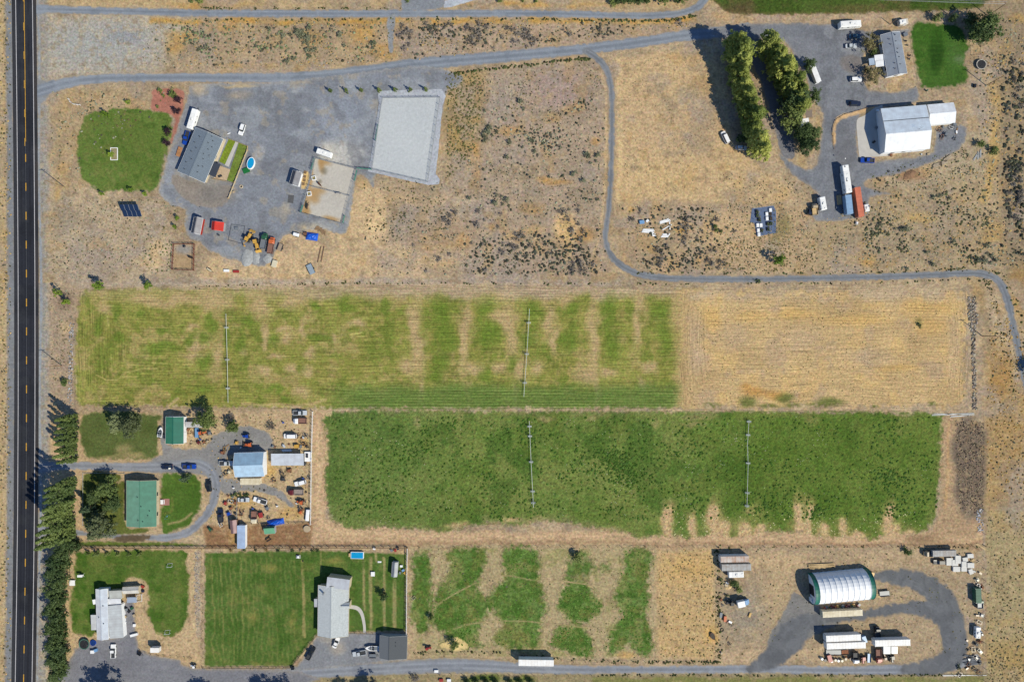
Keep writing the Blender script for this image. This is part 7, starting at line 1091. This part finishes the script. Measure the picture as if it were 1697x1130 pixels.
for i, (x, y) in enumerate(((333, 728), (345, 730), (400, 741), (385, 762), (470, 700), (484, 770), (460, 838), (476, 852), (503, 792), (507, 815), (388, 808), (365, 790), (420, 842), (438, 812))): (tyre(x, y, f'old tyre lying in the junk yard, {ORD[i]} counted from the top left', 'old tyres in the junk yard', .45) if i % 2 else barrel(x, y, ('blue', 'red', 'white', 'brown')[i % 4], f'{("blue", "red", "white", "brown")[i % 4]} drum standing in the junk yard, {ORD[i]} counted from the top left', group='drums in the junk yard'))
# --- lower left house
WR = ROOF('whitemetal', (244, 247, 250), .6, .04, 0, .03); RB = ROOF('ribbed', (200, 206, 208), 1.05, .16, 1, .05)
gable('mobile_home', 'long white metal roofed home in the lower left', 'house', [(158.5, 976), (177.5, 975.2), (179.5, 1059), (160.5, 1059.3)], 3., 3.8, ROOF('whitemetal2', (196, 206, 218), .6, .04, 0, .03), WALLW, 'v', .2, WR, vents=[(-.1, .4, 1), (.35, -.4, 1), (-.35, -.4, 1)], wins=[('N', -.5, 1.4), ('N', .5, 1.4)]); flat_roof('home_addition', 'ribbed pale roof addition right of the long white home', 'house', [(179.3, 1003), (202, 1002), (203.2, 1056), (180, 1058.3)], 2.9, .1, RB, WALLW)
flat_roof('home_extension', 'grey green roof extension above the ribbed addition', 'house', [(180.7, 979), (202.5, 977.6), (200.5, 991), (180.7, 991.6)], 2.8, .2, ROOF('greygreen', (192, 196, 190), .5, .08), WALLT); flat_roof('home_porch', 'bright white porch roof above the ribbed addition', 'porch', [(178.6, 992), (200.2, 991.3), (200.2, 1001.3), (179, 1002)], 2.6, .15, ROOF('porchwhite', (230, 234, 238), .5, .03), WHITE, True); flat_roof('side_porch', 'pale grey porch roof on the left side of the long white home', 'porch', [(150.3, 1018.7), (160, 1018.2), (160.4, 1043.6), (150.9, 1043.8)], 2.5, .1, ROOF('sideporch', (206, 210, 212), .5, .06), WHITE, True); flat_roof('door_canopy', 'small white canopy on the upper left side of the long white home', 'canopy', [(154, 994), (159.5, 992), (160, 1001), (153, 1001)], 2.4, .1, WHITE, WHITE, True)
gable('garden_shed', 'beige roofed garden shed right of the long white home', 'shed', [(203.2, 972.9), (231, 971), (229, 982.8), (203.4, 983.6)], 2.2, 2.7, ROOF('beige', (212, 210, 202), .6, .05), WALLT, 'u', .1); flat_roof('blue_shelter', 'blue grey shelter roof below the beige garden shed', 'shelter', [(210, 989.4), (225.8, 989.2), (225.8, 998.4), (210.5, 998.6)], 2., .1, ROOF('shelterblue', (164, 178, 196), .5, .04), STEEL, True); fence('white_fence', 'white square fence right of the blue grey shelter', [(227.5, 985), (236, 984), (236, 995), (228, 996)], .8, 2, 2, WHITE, WHITE, .06, close=True, plank=.12)
trampoline(139.3, 1067, 2.15, 'large trampoline with green rim at the lower hedge', True, 'green'); rt = thing('paddling_pool', 154, 1065, 0, 'small round blue paddling pool right of the trampoline', 'pool', z=.5); MB().lathe([(1.15, 0), (1.2, .5), (1.05, .5), (1.02, .15), (.02, .15)], n=16).build('wall', paint_mat('blue'), rt); MB().lathe([(1., .36), (.02, .36)], n=16).build('water', M('dark_water', C(30, 60, 120), .1), rt); crate(152.5, 1080, 0, (1.4, 1.2, 1.), 'white', 'white box below the paddling pool'); crate(158, 1077.5, 20, (1.3, 1.1, .9), 'lightblue', 'blue box below the paddling pool')
car(187.5, 1078.5, 90, 'pickup', 'white', 'white pickup below the long white home'); container(256, 1077, 0, 3.6, 'small white box trailer on dry grass in the lower left', 'white', 2., 1.9, True, 'box_trailer', 'trailer'); utrailer(230.5, 1082, -30, 'dark quad bike trailer beside the drive', 1.8, 1.2, 'black'); tractor(320, 1104, 170, 'white', 'white garden tractor at the lower fence corner', sc=.7)
rt = thing('garden_table', 121.5, 964.5, 0, 'white garden table beside the hedge', 'table'); MB().box((0, 0, .72), (2.2, 2.2, .08)).build('table_top', WHITE, rt); [MB().box((sx * .9, sy * .9, .35), (.1, .1, .7)).build('leg', WHITE, rt) for sx in (-1, 1) for sy in (-1, 1)]; rt = thing('garden_swing', 136.5, 952, 0, 'white garden swing seat by the hedge', 'swing'); MB().box((0, 0, .5), (1.6, .6, .08)).build('seat', WHITE, rt); MB().box((0, .35, .85), (1.6, .06, .6)).build('backrest', WHITE, rt); [MB().tube((sx * .95, sy * .7, 0), (sx * .95, 0, 1.7), .05).build('leg', WHITE, rt) for sx in (-1, 1) for sy in (-1, 1)]; MB().box((0, 0, 1.72), (2.1, .9, .05)).build('canopy', WHITE, rt)
for i, (x, y, a) in enumerate(((282.5, 938, 5), (278.5, 1048.5, 3))): rt = thing('soccer_goal', x, y, a, f'small white soccer goal at the {["upper", "lower"][i]} end of the right lawn lobe', 'goal', 'soccer goals'); [MB().tube((sx * 1., 0, 0), (sx * 1., 0, 1.3), .06).build('upright', WHITE, rt) for sx in (-1, 1)]; MB().tube((-1, 0, 1.3), (1, 0, 1.3), .06).build('crossbar', WHITE, rt); [MB().tube((sx * 1., 0, 1.3), (sx * 1., 1.2, .05), .04).build('net_stay', WHITE, rt) for sx in (-1, 1)]; MB().tube((-1, 1.2, .06), (1, 1.2, .06), .05).build('base_bar', WHITE, rt)
crate(236, 972, 60, (.9, 1.2, .8), 'red', 'red toy car at the end of the beige garden shed', 'toy_car', 'toy'); crate(236, 979.5, 0, (1., .9, .8), 'navy', 'navy cooler below the red toy car')
for i, (x, y, c) in enumerate(((205, 1007, 'black'), (209, 1010, 'grey'), (218, 1008, 'green'), (207, 1022, 'tan'), (206, 1032, 'white'), (205.5, 1040, 'brown'), (222, 1036, 'white'), (221.5, 1052, 'white'), (222, 1020, 'tan'), (213, 1013, 'black'), (203, 1046, 'tan'))): crate(x, y, 15 * i, (1.1, .9, .8) if i != 7 else (.9, 3., .9), c, f'{c} box {["", "with lid "][i % 2]}beside the ribbed addition drive, {ORD[i]} counted from the top', group='boxes along the narrow drive')
fence('lower_fence', 'dark board fence above the two lower left lawns', [(133, 906.5), (340, 907), (520, 906.5), (674, 906.5)], 1.7, 3.2, 3, WOOD, None, .08, plank=.22); fence('lawn_fence', 'wire fence left of the striped lawn', [(335, 910), (337, 1000), (336, 1104)], 1.1, 4, 2, WOOD, None, .05, rail=.015); fence('lawn_fence', 'low dark fence along the lower edge of the striped lawn', [(336, 1106), (482, 1105)], .9, 3, 2, DARK, None, .05); fence('rail_fence', 'dark rail fence slanting along the lower right edge of the striped lawn', [(483, 1104), (526, 1051)], 1.2, 2.6, 3, DARK, None, .06); fence('vinyl_fence', 'white vinyl fence right of the shingled house lawn', [(675.5, 908), (674.5, 980), (674, 1049)], 1.5, 2.5, 2, WHITE, WHITE, .1, plank=.3); fence('lawn_fence', 'dark fence between the right lawn and the gravel yard', [(578, 1047.5), (628, 1049)], 1.1, 2.5, 2, DARK, None, .05); fence('lawn_fence', 'weedy wire fence below the lower left gravel court', [(232, 1076), (250, 1084), (318, 1090)], 1., 3, 2, WOOD, None, .06, rail=.02)
LS = SHINGLE('light', (184, 190, 192), .35); LSL = SHINGLE('lighter', (206, 210, 210), .3)
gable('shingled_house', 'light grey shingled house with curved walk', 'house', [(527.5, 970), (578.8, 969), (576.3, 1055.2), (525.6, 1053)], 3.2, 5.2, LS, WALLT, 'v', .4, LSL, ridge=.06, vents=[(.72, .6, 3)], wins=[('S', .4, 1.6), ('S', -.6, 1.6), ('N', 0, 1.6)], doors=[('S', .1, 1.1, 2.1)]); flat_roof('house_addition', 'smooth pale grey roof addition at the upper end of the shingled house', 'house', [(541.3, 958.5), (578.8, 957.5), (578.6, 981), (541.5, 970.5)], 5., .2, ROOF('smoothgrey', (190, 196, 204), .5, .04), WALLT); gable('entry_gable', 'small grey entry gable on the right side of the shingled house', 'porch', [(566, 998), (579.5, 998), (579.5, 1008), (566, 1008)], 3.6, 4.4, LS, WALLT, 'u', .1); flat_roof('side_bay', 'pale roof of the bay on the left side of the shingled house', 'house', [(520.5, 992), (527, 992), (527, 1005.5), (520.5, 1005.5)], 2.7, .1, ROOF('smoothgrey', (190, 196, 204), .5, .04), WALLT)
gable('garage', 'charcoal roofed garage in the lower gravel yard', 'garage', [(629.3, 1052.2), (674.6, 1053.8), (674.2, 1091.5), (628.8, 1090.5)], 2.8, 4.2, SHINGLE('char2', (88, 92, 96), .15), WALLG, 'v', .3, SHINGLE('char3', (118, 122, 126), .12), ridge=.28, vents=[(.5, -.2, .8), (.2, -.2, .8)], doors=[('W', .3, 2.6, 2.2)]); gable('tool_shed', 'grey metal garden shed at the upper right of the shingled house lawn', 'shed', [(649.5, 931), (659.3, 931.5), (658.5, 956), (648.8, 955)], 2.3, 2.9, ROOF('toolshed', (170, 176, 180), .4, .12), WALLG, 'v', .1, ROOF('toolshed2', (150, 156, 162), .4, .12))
rt = thing('swimming_pool', 591.8, 920, -1, 'rectangular blue frame pool above the shingled house', 'pool', z=1.); rr_ = rrect(5.3, 2.8, .25, 2); loft(MB(), [(rr_, 0), (rr_, 1.)]).build('wall', WHITE, rt); MB().prism(rrect(4.95, 2.45, .2, 2), .99, 1.01).build('water', WATER, rt); [MB().box((0, sy * 1.33, 1.03), (5.3, .14, .08)).build('rim', WHITE, rt) for sy in (-1, 1)]; MB().box((-3.1, 0, .4), (.9, 1.4, .7)).build('step_deck', PALW, rt)
crate(617.7, 951, 0, (1.5, 1.7, .8), 'white', 'white box on the striped lawn right of the shingled house'); lumber(630, 930, 0, 'short white board on the lawn below the pool', 1.6, 2, WHITE, .3); junk(495, 921.5, 'white', 'white mower at the top of the striped lawn', 3, sc=.8, ang=0); tyre(502, 929, 'small round stone ring beside the white mower', None, .25)
for i, (x, y, c) in enumerate(((665, 938, 'white'), (668, 945, 'lightblue'), (671, 949, 'yellow'), (663, 949, 'grey'), (655, 912, 'red'), (659, 909, 'navy'), (649, 912, 'grey'), (620, 909, 'white'))): crate(x, y, 25 * i, (1., .8, .7), c, f'{c} box by the {"grey garden shed" if i < 4 else "upper fence corner"} of the shingled house lawn')
car(557, 1064.5, 67, 'sedan', 'white', 'white sedan below the shingled house'); car(514.5, 1082, 62, 'pickup', 'black', 'black pickup at the slanting rail fence'); car(595.5, 1082, 190, 'pickup', 'silver', 'silver pickup left of the boat'); boat(616.5, 1074, 178, 'white', 'white motor boat beside the charcoal garage', 5.6); utrailer(617.5, 1086, 0, 'dark grey mesh trailer below the boat', 2.8, 1.7, 'grey'); crate(484.5, 1107, 10, (1.2, 1.2, .9), 'black', 'dark bin at the corner of the slanting rail fence')
# --- lower paddock
fence('paddock_fence', 'wire fence along the top of the lower paddock', [(676, 907), (930, 905.5), (1190, 906)], 1.2, 5, 2, WOOD, None, .06, rail=.02); fence('paddock_fence', 'wire fence along the top of the contractor yard', [(1190, 906), (1420, 905), (1632, 904.5)], 1.2, 5, 2, WOOD, None, .06, rail=.02); fence('paddock_fence', 'weedy wire fence between paddock and contractor yard', [(1190, 907), (1190, 1000), (1189, 1096)], 1.2, 4, 2, WOOD, None, .07, rail=.02); fence('paddock_fence', 'wire fence along the foot of the lower paddock', [(690, 1082), (850, 1081), (950, 1095), (1188, 1097)], 1.2, 5, 2, WOOD, None, .06, rail=.02); fence('boundary_fence', 'wire fence along the right boundary of the contractor yard', [(1632, 846), (1631, 980), (1632, 1128)], 1.2, 5, 2, WOOD, None, .06, rail=.02); fence('boundary_fence', 'wire fence along the lower gravel road', [(690, 1117), (1000, 1119), (1640, 1118)], 1.2, 5, 2, WOOD, None, .06, rail=.02)
container(888.5, 1098, -1, 14.4, 'long white semi trailer on the lower gravel road', 'white', 2.6, 2.8, True, 'semi_trailer', 'trailer'); tractor(709, 1074, 10, 'red', 'red tractor at the lower left paddock corner', sc=.75); psheet('straw_litter', [(728, 1068), (745, 1058), (765, 1056), (776, 1068), (772, 1078), (745, 1076)], .05, flat((222, 196, 136), 16, 10), GRAVEL, jit=4); junk(686, 990, 'cream', 'cream feed bag rack at the left paddock edge', 5, sc=.6)
rt = thing('stock_tank', 1181, 1053.5, 115, 'oval dark stock tank in a straw patch of the paddock', 'tank', z=.5); ov = [(1.5 * math.cos(a), .9 * math.sin(a)) for a in np.linspace(0, 2 * math.pi, 18, endpoint=False)]; loft(MB(), [(ov, 0), (ov, .6)]).build('wall', DARK, rt); MB().prism([(x * .9, y * .86) for x, y in ov], .59, .61).build('water', M('murky_water', C(86, 78, 66), .2), rt); MB().ringtube((0, 0, .62), 1., .06, 18, 5, sx=1.48, sy=.88).build('rim', RUST, rt)
for i, (x, y, c) in enumerate(((723, 1112, 'white'), (731, 1127, 'red'), (744, 1127, 'white'))): crate(x, y, 0, (1.6, 1., .7), c, ['white box on the verge of the lower gravel road', 'red box at the bottom edge left of the hedge', 'white box at the bottom edge left of the hedge'][i])
for i, x in enumerate((775, 790, 806, 822, 845, 862, 880)): plant('hedge_tree', 'hedge_bush', x, 1128, .42, f'low green bush at the bottom edge below the semi trailer, {ORD[i]} from left', 'bush', 'low hedge at the bottom edge')
# --- contractor yard
COVW = M('fabric_cover', C(250, 252, 255), .5, var=.04, scale=.4); COVG = M('fabric_green', C(34, 112, 96), .55, var=.05)
cen, QL, QW, qa = rectfit([(1338.5, 949), (1436, 940), (1440, 990), (1342.5, 999)], 0); rt = root('fabric_quonset', (cen.x, cen.y, 0), qa, 'white fabric quonset shelter with green end bands', 'shelter'); QH, NS = 6.6, 14
def arc(k, r=1.): a = math.pi * k / NS; return (-math.cos(a) * QW / 2 * r, math.sin(a) ** .8 * QH * r)
bands = [0, .075] + [.075 + .85 * k / 9 for k in range(1, 10)] + [1.]
for b0, b1 in zip(bands, bands[1:]):
    vs_ = []; fs_ = []
    for k in range(NS + 1): y_, z_ = arc(k); vs_ += [(-QL / 2 + QL * b0, y_, z_), (-QL / 2 + QL * b1 - .02, y_, z_), (-QL / 2 + QL * (b0 + b1) / 2, y_ * .985, z_ * .985)]
    for k in range(NS): fs_ += [(3 * k, 3 * k + 2, 3 * k + 5, 3 * k + 3), (3 * k + 2, 3 * k + 1, 3 * k + 4, 3 * k + 5)]
    MB().add(vs_, fs_).build('cover_panel', COVG if b0 == 0 or b1 == 1 else COVW, rt)
for b0 in bands:
    m = MB()
    for k in range(NS): y0, z0 = arc(k, 1.008); y1, z1 = arc(k + 1, 1.008); m.tube((-QL / 2 + QL * b0, y0, z0), (-QL / 2 + QL * b0, y1, z1), .09, 5)
    m.build('rib', COVW if .01 < b0 < .99 else COVG, rt)
for s_ in (-1, 1): MB().add([(s_ * (QL / 2 - .3), *arc(k, .975)) for k in range(NS + 1)], [tuple(range(NS + 1))]).build('end_wall', COVW, rt)
MB().box((-QL / 2 + .25, 0, 2.1), (.2, 4.4, 4.2)).build('door', BLK, rt); MB().box((-QL / 2 - .1, -QW * .34, 1.2), (.5, 1.6, 2.4)).build('side_door', WHITE, rt)
container(1396.5, 1016.5, 3, 16.4, 'long cream container in front of the fabric quonset', 'cream', 2.5, 2.7); container(1398, 1057, 2.5, 14.2, 'white semi trailer, upper of the stacked pair in the contractor yard', 'white', 2.6, 2.9, True, 'semi_trailer', 'trailer'); container(1402.5, 1069.5, 2, 16., 'white semi trailer, lower of the stacked pair in the contractor yard', 'white', 2.6, 2.9, True, 'semi_trailer', 'trailer'); container(1479.5, 1065, 1.5, 14.4, 'white semi trailer, right one in the contractor yard', 'white', 2.6, 2.9, True, 'semi_trailer', 'trailer')
container(1217.8, 926.5, 1, 11.6, 'rust stained white container, upper of the pair in the contractor yard corner', 'white', 2.5, 3.2, roof=M('rust_roof', C(206, 200, 194), .7, var=.1, scale=.4, second=C(178, 140, 116))); container(1220.5, 940, 1, 12., 'grey container, lower of the pair in the contractor yard corner', 'grey', 2.7, 3.1); rv(1220, 951.5, 182, 6.2, 'short white camper below the grey container', 2.5, 2.4, vents=2)
truck(1231, 998, 12, 'lightblue', 'white', 'light blue and white box truck left in the contractor yard', 5.2, True, 'box_truck'); tractor(1210.5, 999, 175, 'black', 'dark tractor left of the light blue truck'); heap('rubble_heap', 1206.5, 971.5, 1.7, 1.2, .7, PALW, 'small tan rubble heap above the dark tractor', 'heap', 0, 9); crate(1202, 1025.5, 85, (2.2, 1., 1.1), 'orange', 'orange box by the paddock fence'); crate(1195, 1019, 80, (2., 1., .7), 'grey', 'grey box left of the orange box'); crate(1243, 1019, 70, (1.8, .7, .5), 'yellow', 'yellow plank box in the contractor yard')
for i, (x, y) in enumerate(((1196.5, 1043), (1193, 1035))): tyre(x, y, f'large tyre by the weedy paddock fence, {["lower", "upper"][i]}', None, .8)
lumber(1361, 936.5, 2, 'stack of pale timber above the fabric quonset', 11, 6, PALW, .3, 3); crate(1446, 953, 70, (2.2, 1.2, 1.2), 'yellow', 'yellow box at the upper right end of the quonset'); utrailer(1466, 983, 5, 'dark grey flat trailer right of the quonset', 4., 2.2, 'grey'); lumber(1456, 986, -15, 'pale boards beside the dark flat trailer', 2.4, 4, PALW, .3)
for i in range(14): x = 1366 + i * 4.5; (barrel(x, 1006.5 - i * .35, ('red', 'white', 'green', 'blue')[i % 4], f'{("red", "white", "green", "blue")[i % 4]} drum in the row between quonset and cream container, {ORD[i]} from left', group='drums behind the cream container') if i % 2 == 0 else crate(x, 1006.5 - i * .35, 10 * i, (.9, .9, .8), ('maroon', 'grey', 'yellow')[i % 3], f'{("maroon", "grey", "yellow")[i % 3]} box in the row between quonset and cream container, {ORD[i]} from left', group='boxes behind the cream container'))
truck(1454.5, 1047.5, 92, 'black', 'black', 'black truck in the shadow above the right semi trailer', 4.6, bedmat=DARK); crate(1433, 1059.5, -70, (2.6, 1.6, 1.6), 'lightblue', 'bright blue tank box right of the stacked semi trailers'); utrailer(1382, 1080.5, 0, 'grey flatbed trailer below the lower semi trailer', 6.4, 2.2, 'grey'); utrailer(1400, 1080, 5, 'rusty scrap trailer right of the grey flatbed trailer', 3., 2., bedm=RUST)
truck(1418.5, 1090, -90, 'white', 'grey', 'white cab truck below the stacked semi trailers', 4.4, bedmat=DARK); tractor(1430, 1091.5, -85, 'red', 'red tractor right of the white cab truck'); utrailer(1440, 1090, 88, 'pale blue trailer right of the red tractor', 3.6, 1.5, 'lightblue'); truck(1456.5, 1087, -88, 'red', 'brown', 'red truck with brown bed below the right semi trailer', 5.6, bedmat=M('bed_rust', C(140, 104, 92), .9)); crate(1470, 1077, 0, (2.8, 3., 1.8), 'silver', 'silver white tank box right of the red truck'); crate(1482.5, 1077, 0, (2.4, 2.8, 1.9), 'white', 'white cube box right of the silver white tank box'); tractor(1478, 1090, -80, 'black', 'dark tractor right of the red truck'); tractor(1467, 1089, 100, 'brown', 'brown small tractor between red truck and dark tractor', sc=.7)
crate(1375.5, 1091, -75, (2.8, 1.6, 1.3), 'red', 'red tank box at the left of the lower equipment row'); 
for i, (x, y, c) in enumerate(((1361, 1090, 'white'), (1383, 1092, 'cream'), (1388, 1093, 'white'), (1394, 1093, 'cream'), (1400, 1090, 'tan'), (1408, 1090, 'brown'), (1366, 1092, 'black'))): barrel(x, y, c, f'{c} tank in the lower equipment row, {ORD[i]} listed beside the red tank box', .55, 1., 'tanks in the lower equipment row')
container(1565.5, 917, 1.5, 9.6, 'grey slatted trailer at the upper right of the contractor yard', 'grey', 2.5, 1.4, True, 'stock_trailer', 'trailer'); truck(1540, 917.5, 180, 'tan', 'brown', 'tan cab truck at the left end of the grey slatted trailer', 4., bedmat=DARK); car(1556, 931, 180, 'suv', 'black', 'dark car below the grey slatted trailer')
for i, (x, y, w_, d) in enumerate(((1574, 930.5, 2.6, 3), (1583, 932.5, 2.4, 2.4), (1588, 927, 2.2, 3.2), (1585.5, 943, 2.8, 2), (1598, 943, 2.2, 1.7), (1609, 936.8, 2.7, 2), (1608.5, 921, 2.4, 1.6), (1609.5, 947, 1.6, 2), (1598, 935, 1.8, 2.2), (1600, 927, 2., 1.6))): crate(x, y, rc.uniform(-25, 25) if i > 4 else 0, (w_, d, .7 + .1 * (i % 3)), 'white', f'white discarded panel box in the scrap group, {ORD[i]} counted from the left', group='white panel boxes in the yard corner', lid=M('panel_white', C(214, 212, 206), .6, var=.1))
container(1622, 987, 92, 6., 'dark green container at the right boundary fence', 'green', 2.3, 2.2); truck(1624.5, 1000, 92, 'green', 'green', 'dark green wagon below the green container', 4., bedmat=paint_mat('teal')); rv(1621, 1048, 88, 4.6, 'white old camper at the right boundary fence', 2.1, 2., vents=2)
for i, (x, y, c) in enumerate(((1620, 970, 'white'), (1618, 960, 'cream'), (1622, 1030, 'cream'), (1616, 1066, 'dark'), (1622, 1062, 'rust'), (1612, 1075, 'tan'), (1623, 1078, 'cream'), (1606, 1090, 'dark'), (1616, 1088, 'navy'), (1622, 1097, 'dark'), (1604, 1100, 'rust'), (1614, 1108, 'dark'), (1590, 1117, 'grey'), (1621, 1112, 'rust'), (1625, 1018, 'grey'))): junk(x, y, c, f'{c} implement in the scrap row along the right boundary, {(ORD + ["fifteenth"])[i]} counted from the top', 90 + i, 'scrap along the right boundary', sc=.8)
for i in range(6): lumber(1608 + (i % 2) * 6, 1086 + i * 2.6, 3 * i - 8, f'dark steel bundle near the lower right corner, {ORD[i]} from the top', 6, 3, M('steel_dark', C(70, 80, 96), .6), .2, 2, group='steel bundles in the corner')
lumber(1612, 905, -25, 'long dark beam at the upper right corner of the contractor yard', 7, 2, WOOD, .3); lumber(1626, 905, -32, 'pale beam beside the long dark beam', 6, 2, PALW, .3); lumber(1596, 1118, 0, 'white pipes along the lower right fence', 20, 2, WHITE, .15)

# small clutter in the two scrap yards, where no piece can be told from the next
rj = random.Random(12)
def clutter(boxes, keep_off, n, label, group, seed):
    k = 0
    while k < n:
        b = rj.choice(boxes); x, y = rj.uniform(b[0], b[2]), rj.uniform(b[1], b[3])
        if any(q[0] < x < q[2] and q[1] < y < q[3] for q in keep_off): continue
        k += 1; v = rj.random()
        if v < .45: junk(x, y, rj.choice(('rust', 'dark', 'grey', 'tan', 'rust')), 'small derelict implement ' + label, seed + k, group, sc=rj.uniform(.35, .65))
        elif v < .75: crate(x, y, rj.uniform(0, 180), (rj.uniform(.5, 1.5), rj.uniform(.4, 1.), rj.uniform(.3, .7)), rj.choice(('grey', 'tan', 'brown', 'silver', 'white')), 'small box ' + label, group=group)
        else: lumber(x, y, rj.uniform(0, 180), 'few short boards ' + label, rj.uniform(1.2, 3), rj.randint(2, 4), rj.choice((WOOD, PALW, RUST)), .18, group=group)
OFF = [(380, 742, 445, 796), (445, 745, 516, 774), (392, 788, 435, 808), (395, 822, 412, 834), (418, 822, 445, 838), (478, 808, 506, 824), (486, 792, 512, 808), (488, 678, 512, 704), (470, 716, 492, 730), (376, 855, 412, 912), (411, 846, 428, 870), (455, 810, 480, 845)]
clutter([(366, 735, 386, 800), (446, 774, 514, 806), (370, 820, 400, 862), (396, 840, 446, 866), (490, 690, 515, 748), (310, 708, 352, 738), (490, 826, 514, 866), (448, 732, 490, 748)], OFF, 46, 'among the clutter of the junk yard', 'small clutter of the junk yard', 300)
clutter([(1610, 955, 1628, 1075), (1598, 1060, 1628, 1116), (1362, 1082, 1412, 1096), (1600, 918, 1628, 955), (1192, 960, 1212, 1095)], [(1612, 978, 1630, 1010)], 34, 'in the scrap along the contractor yard', 'small clutter of the contractor yard', 400)
clutter([(1548, 205, 1590, 232), (1466, 248, 1546, 262)], [], 10, 'on the gravel around the white workshop', 'small clutter at the workshop', 500)
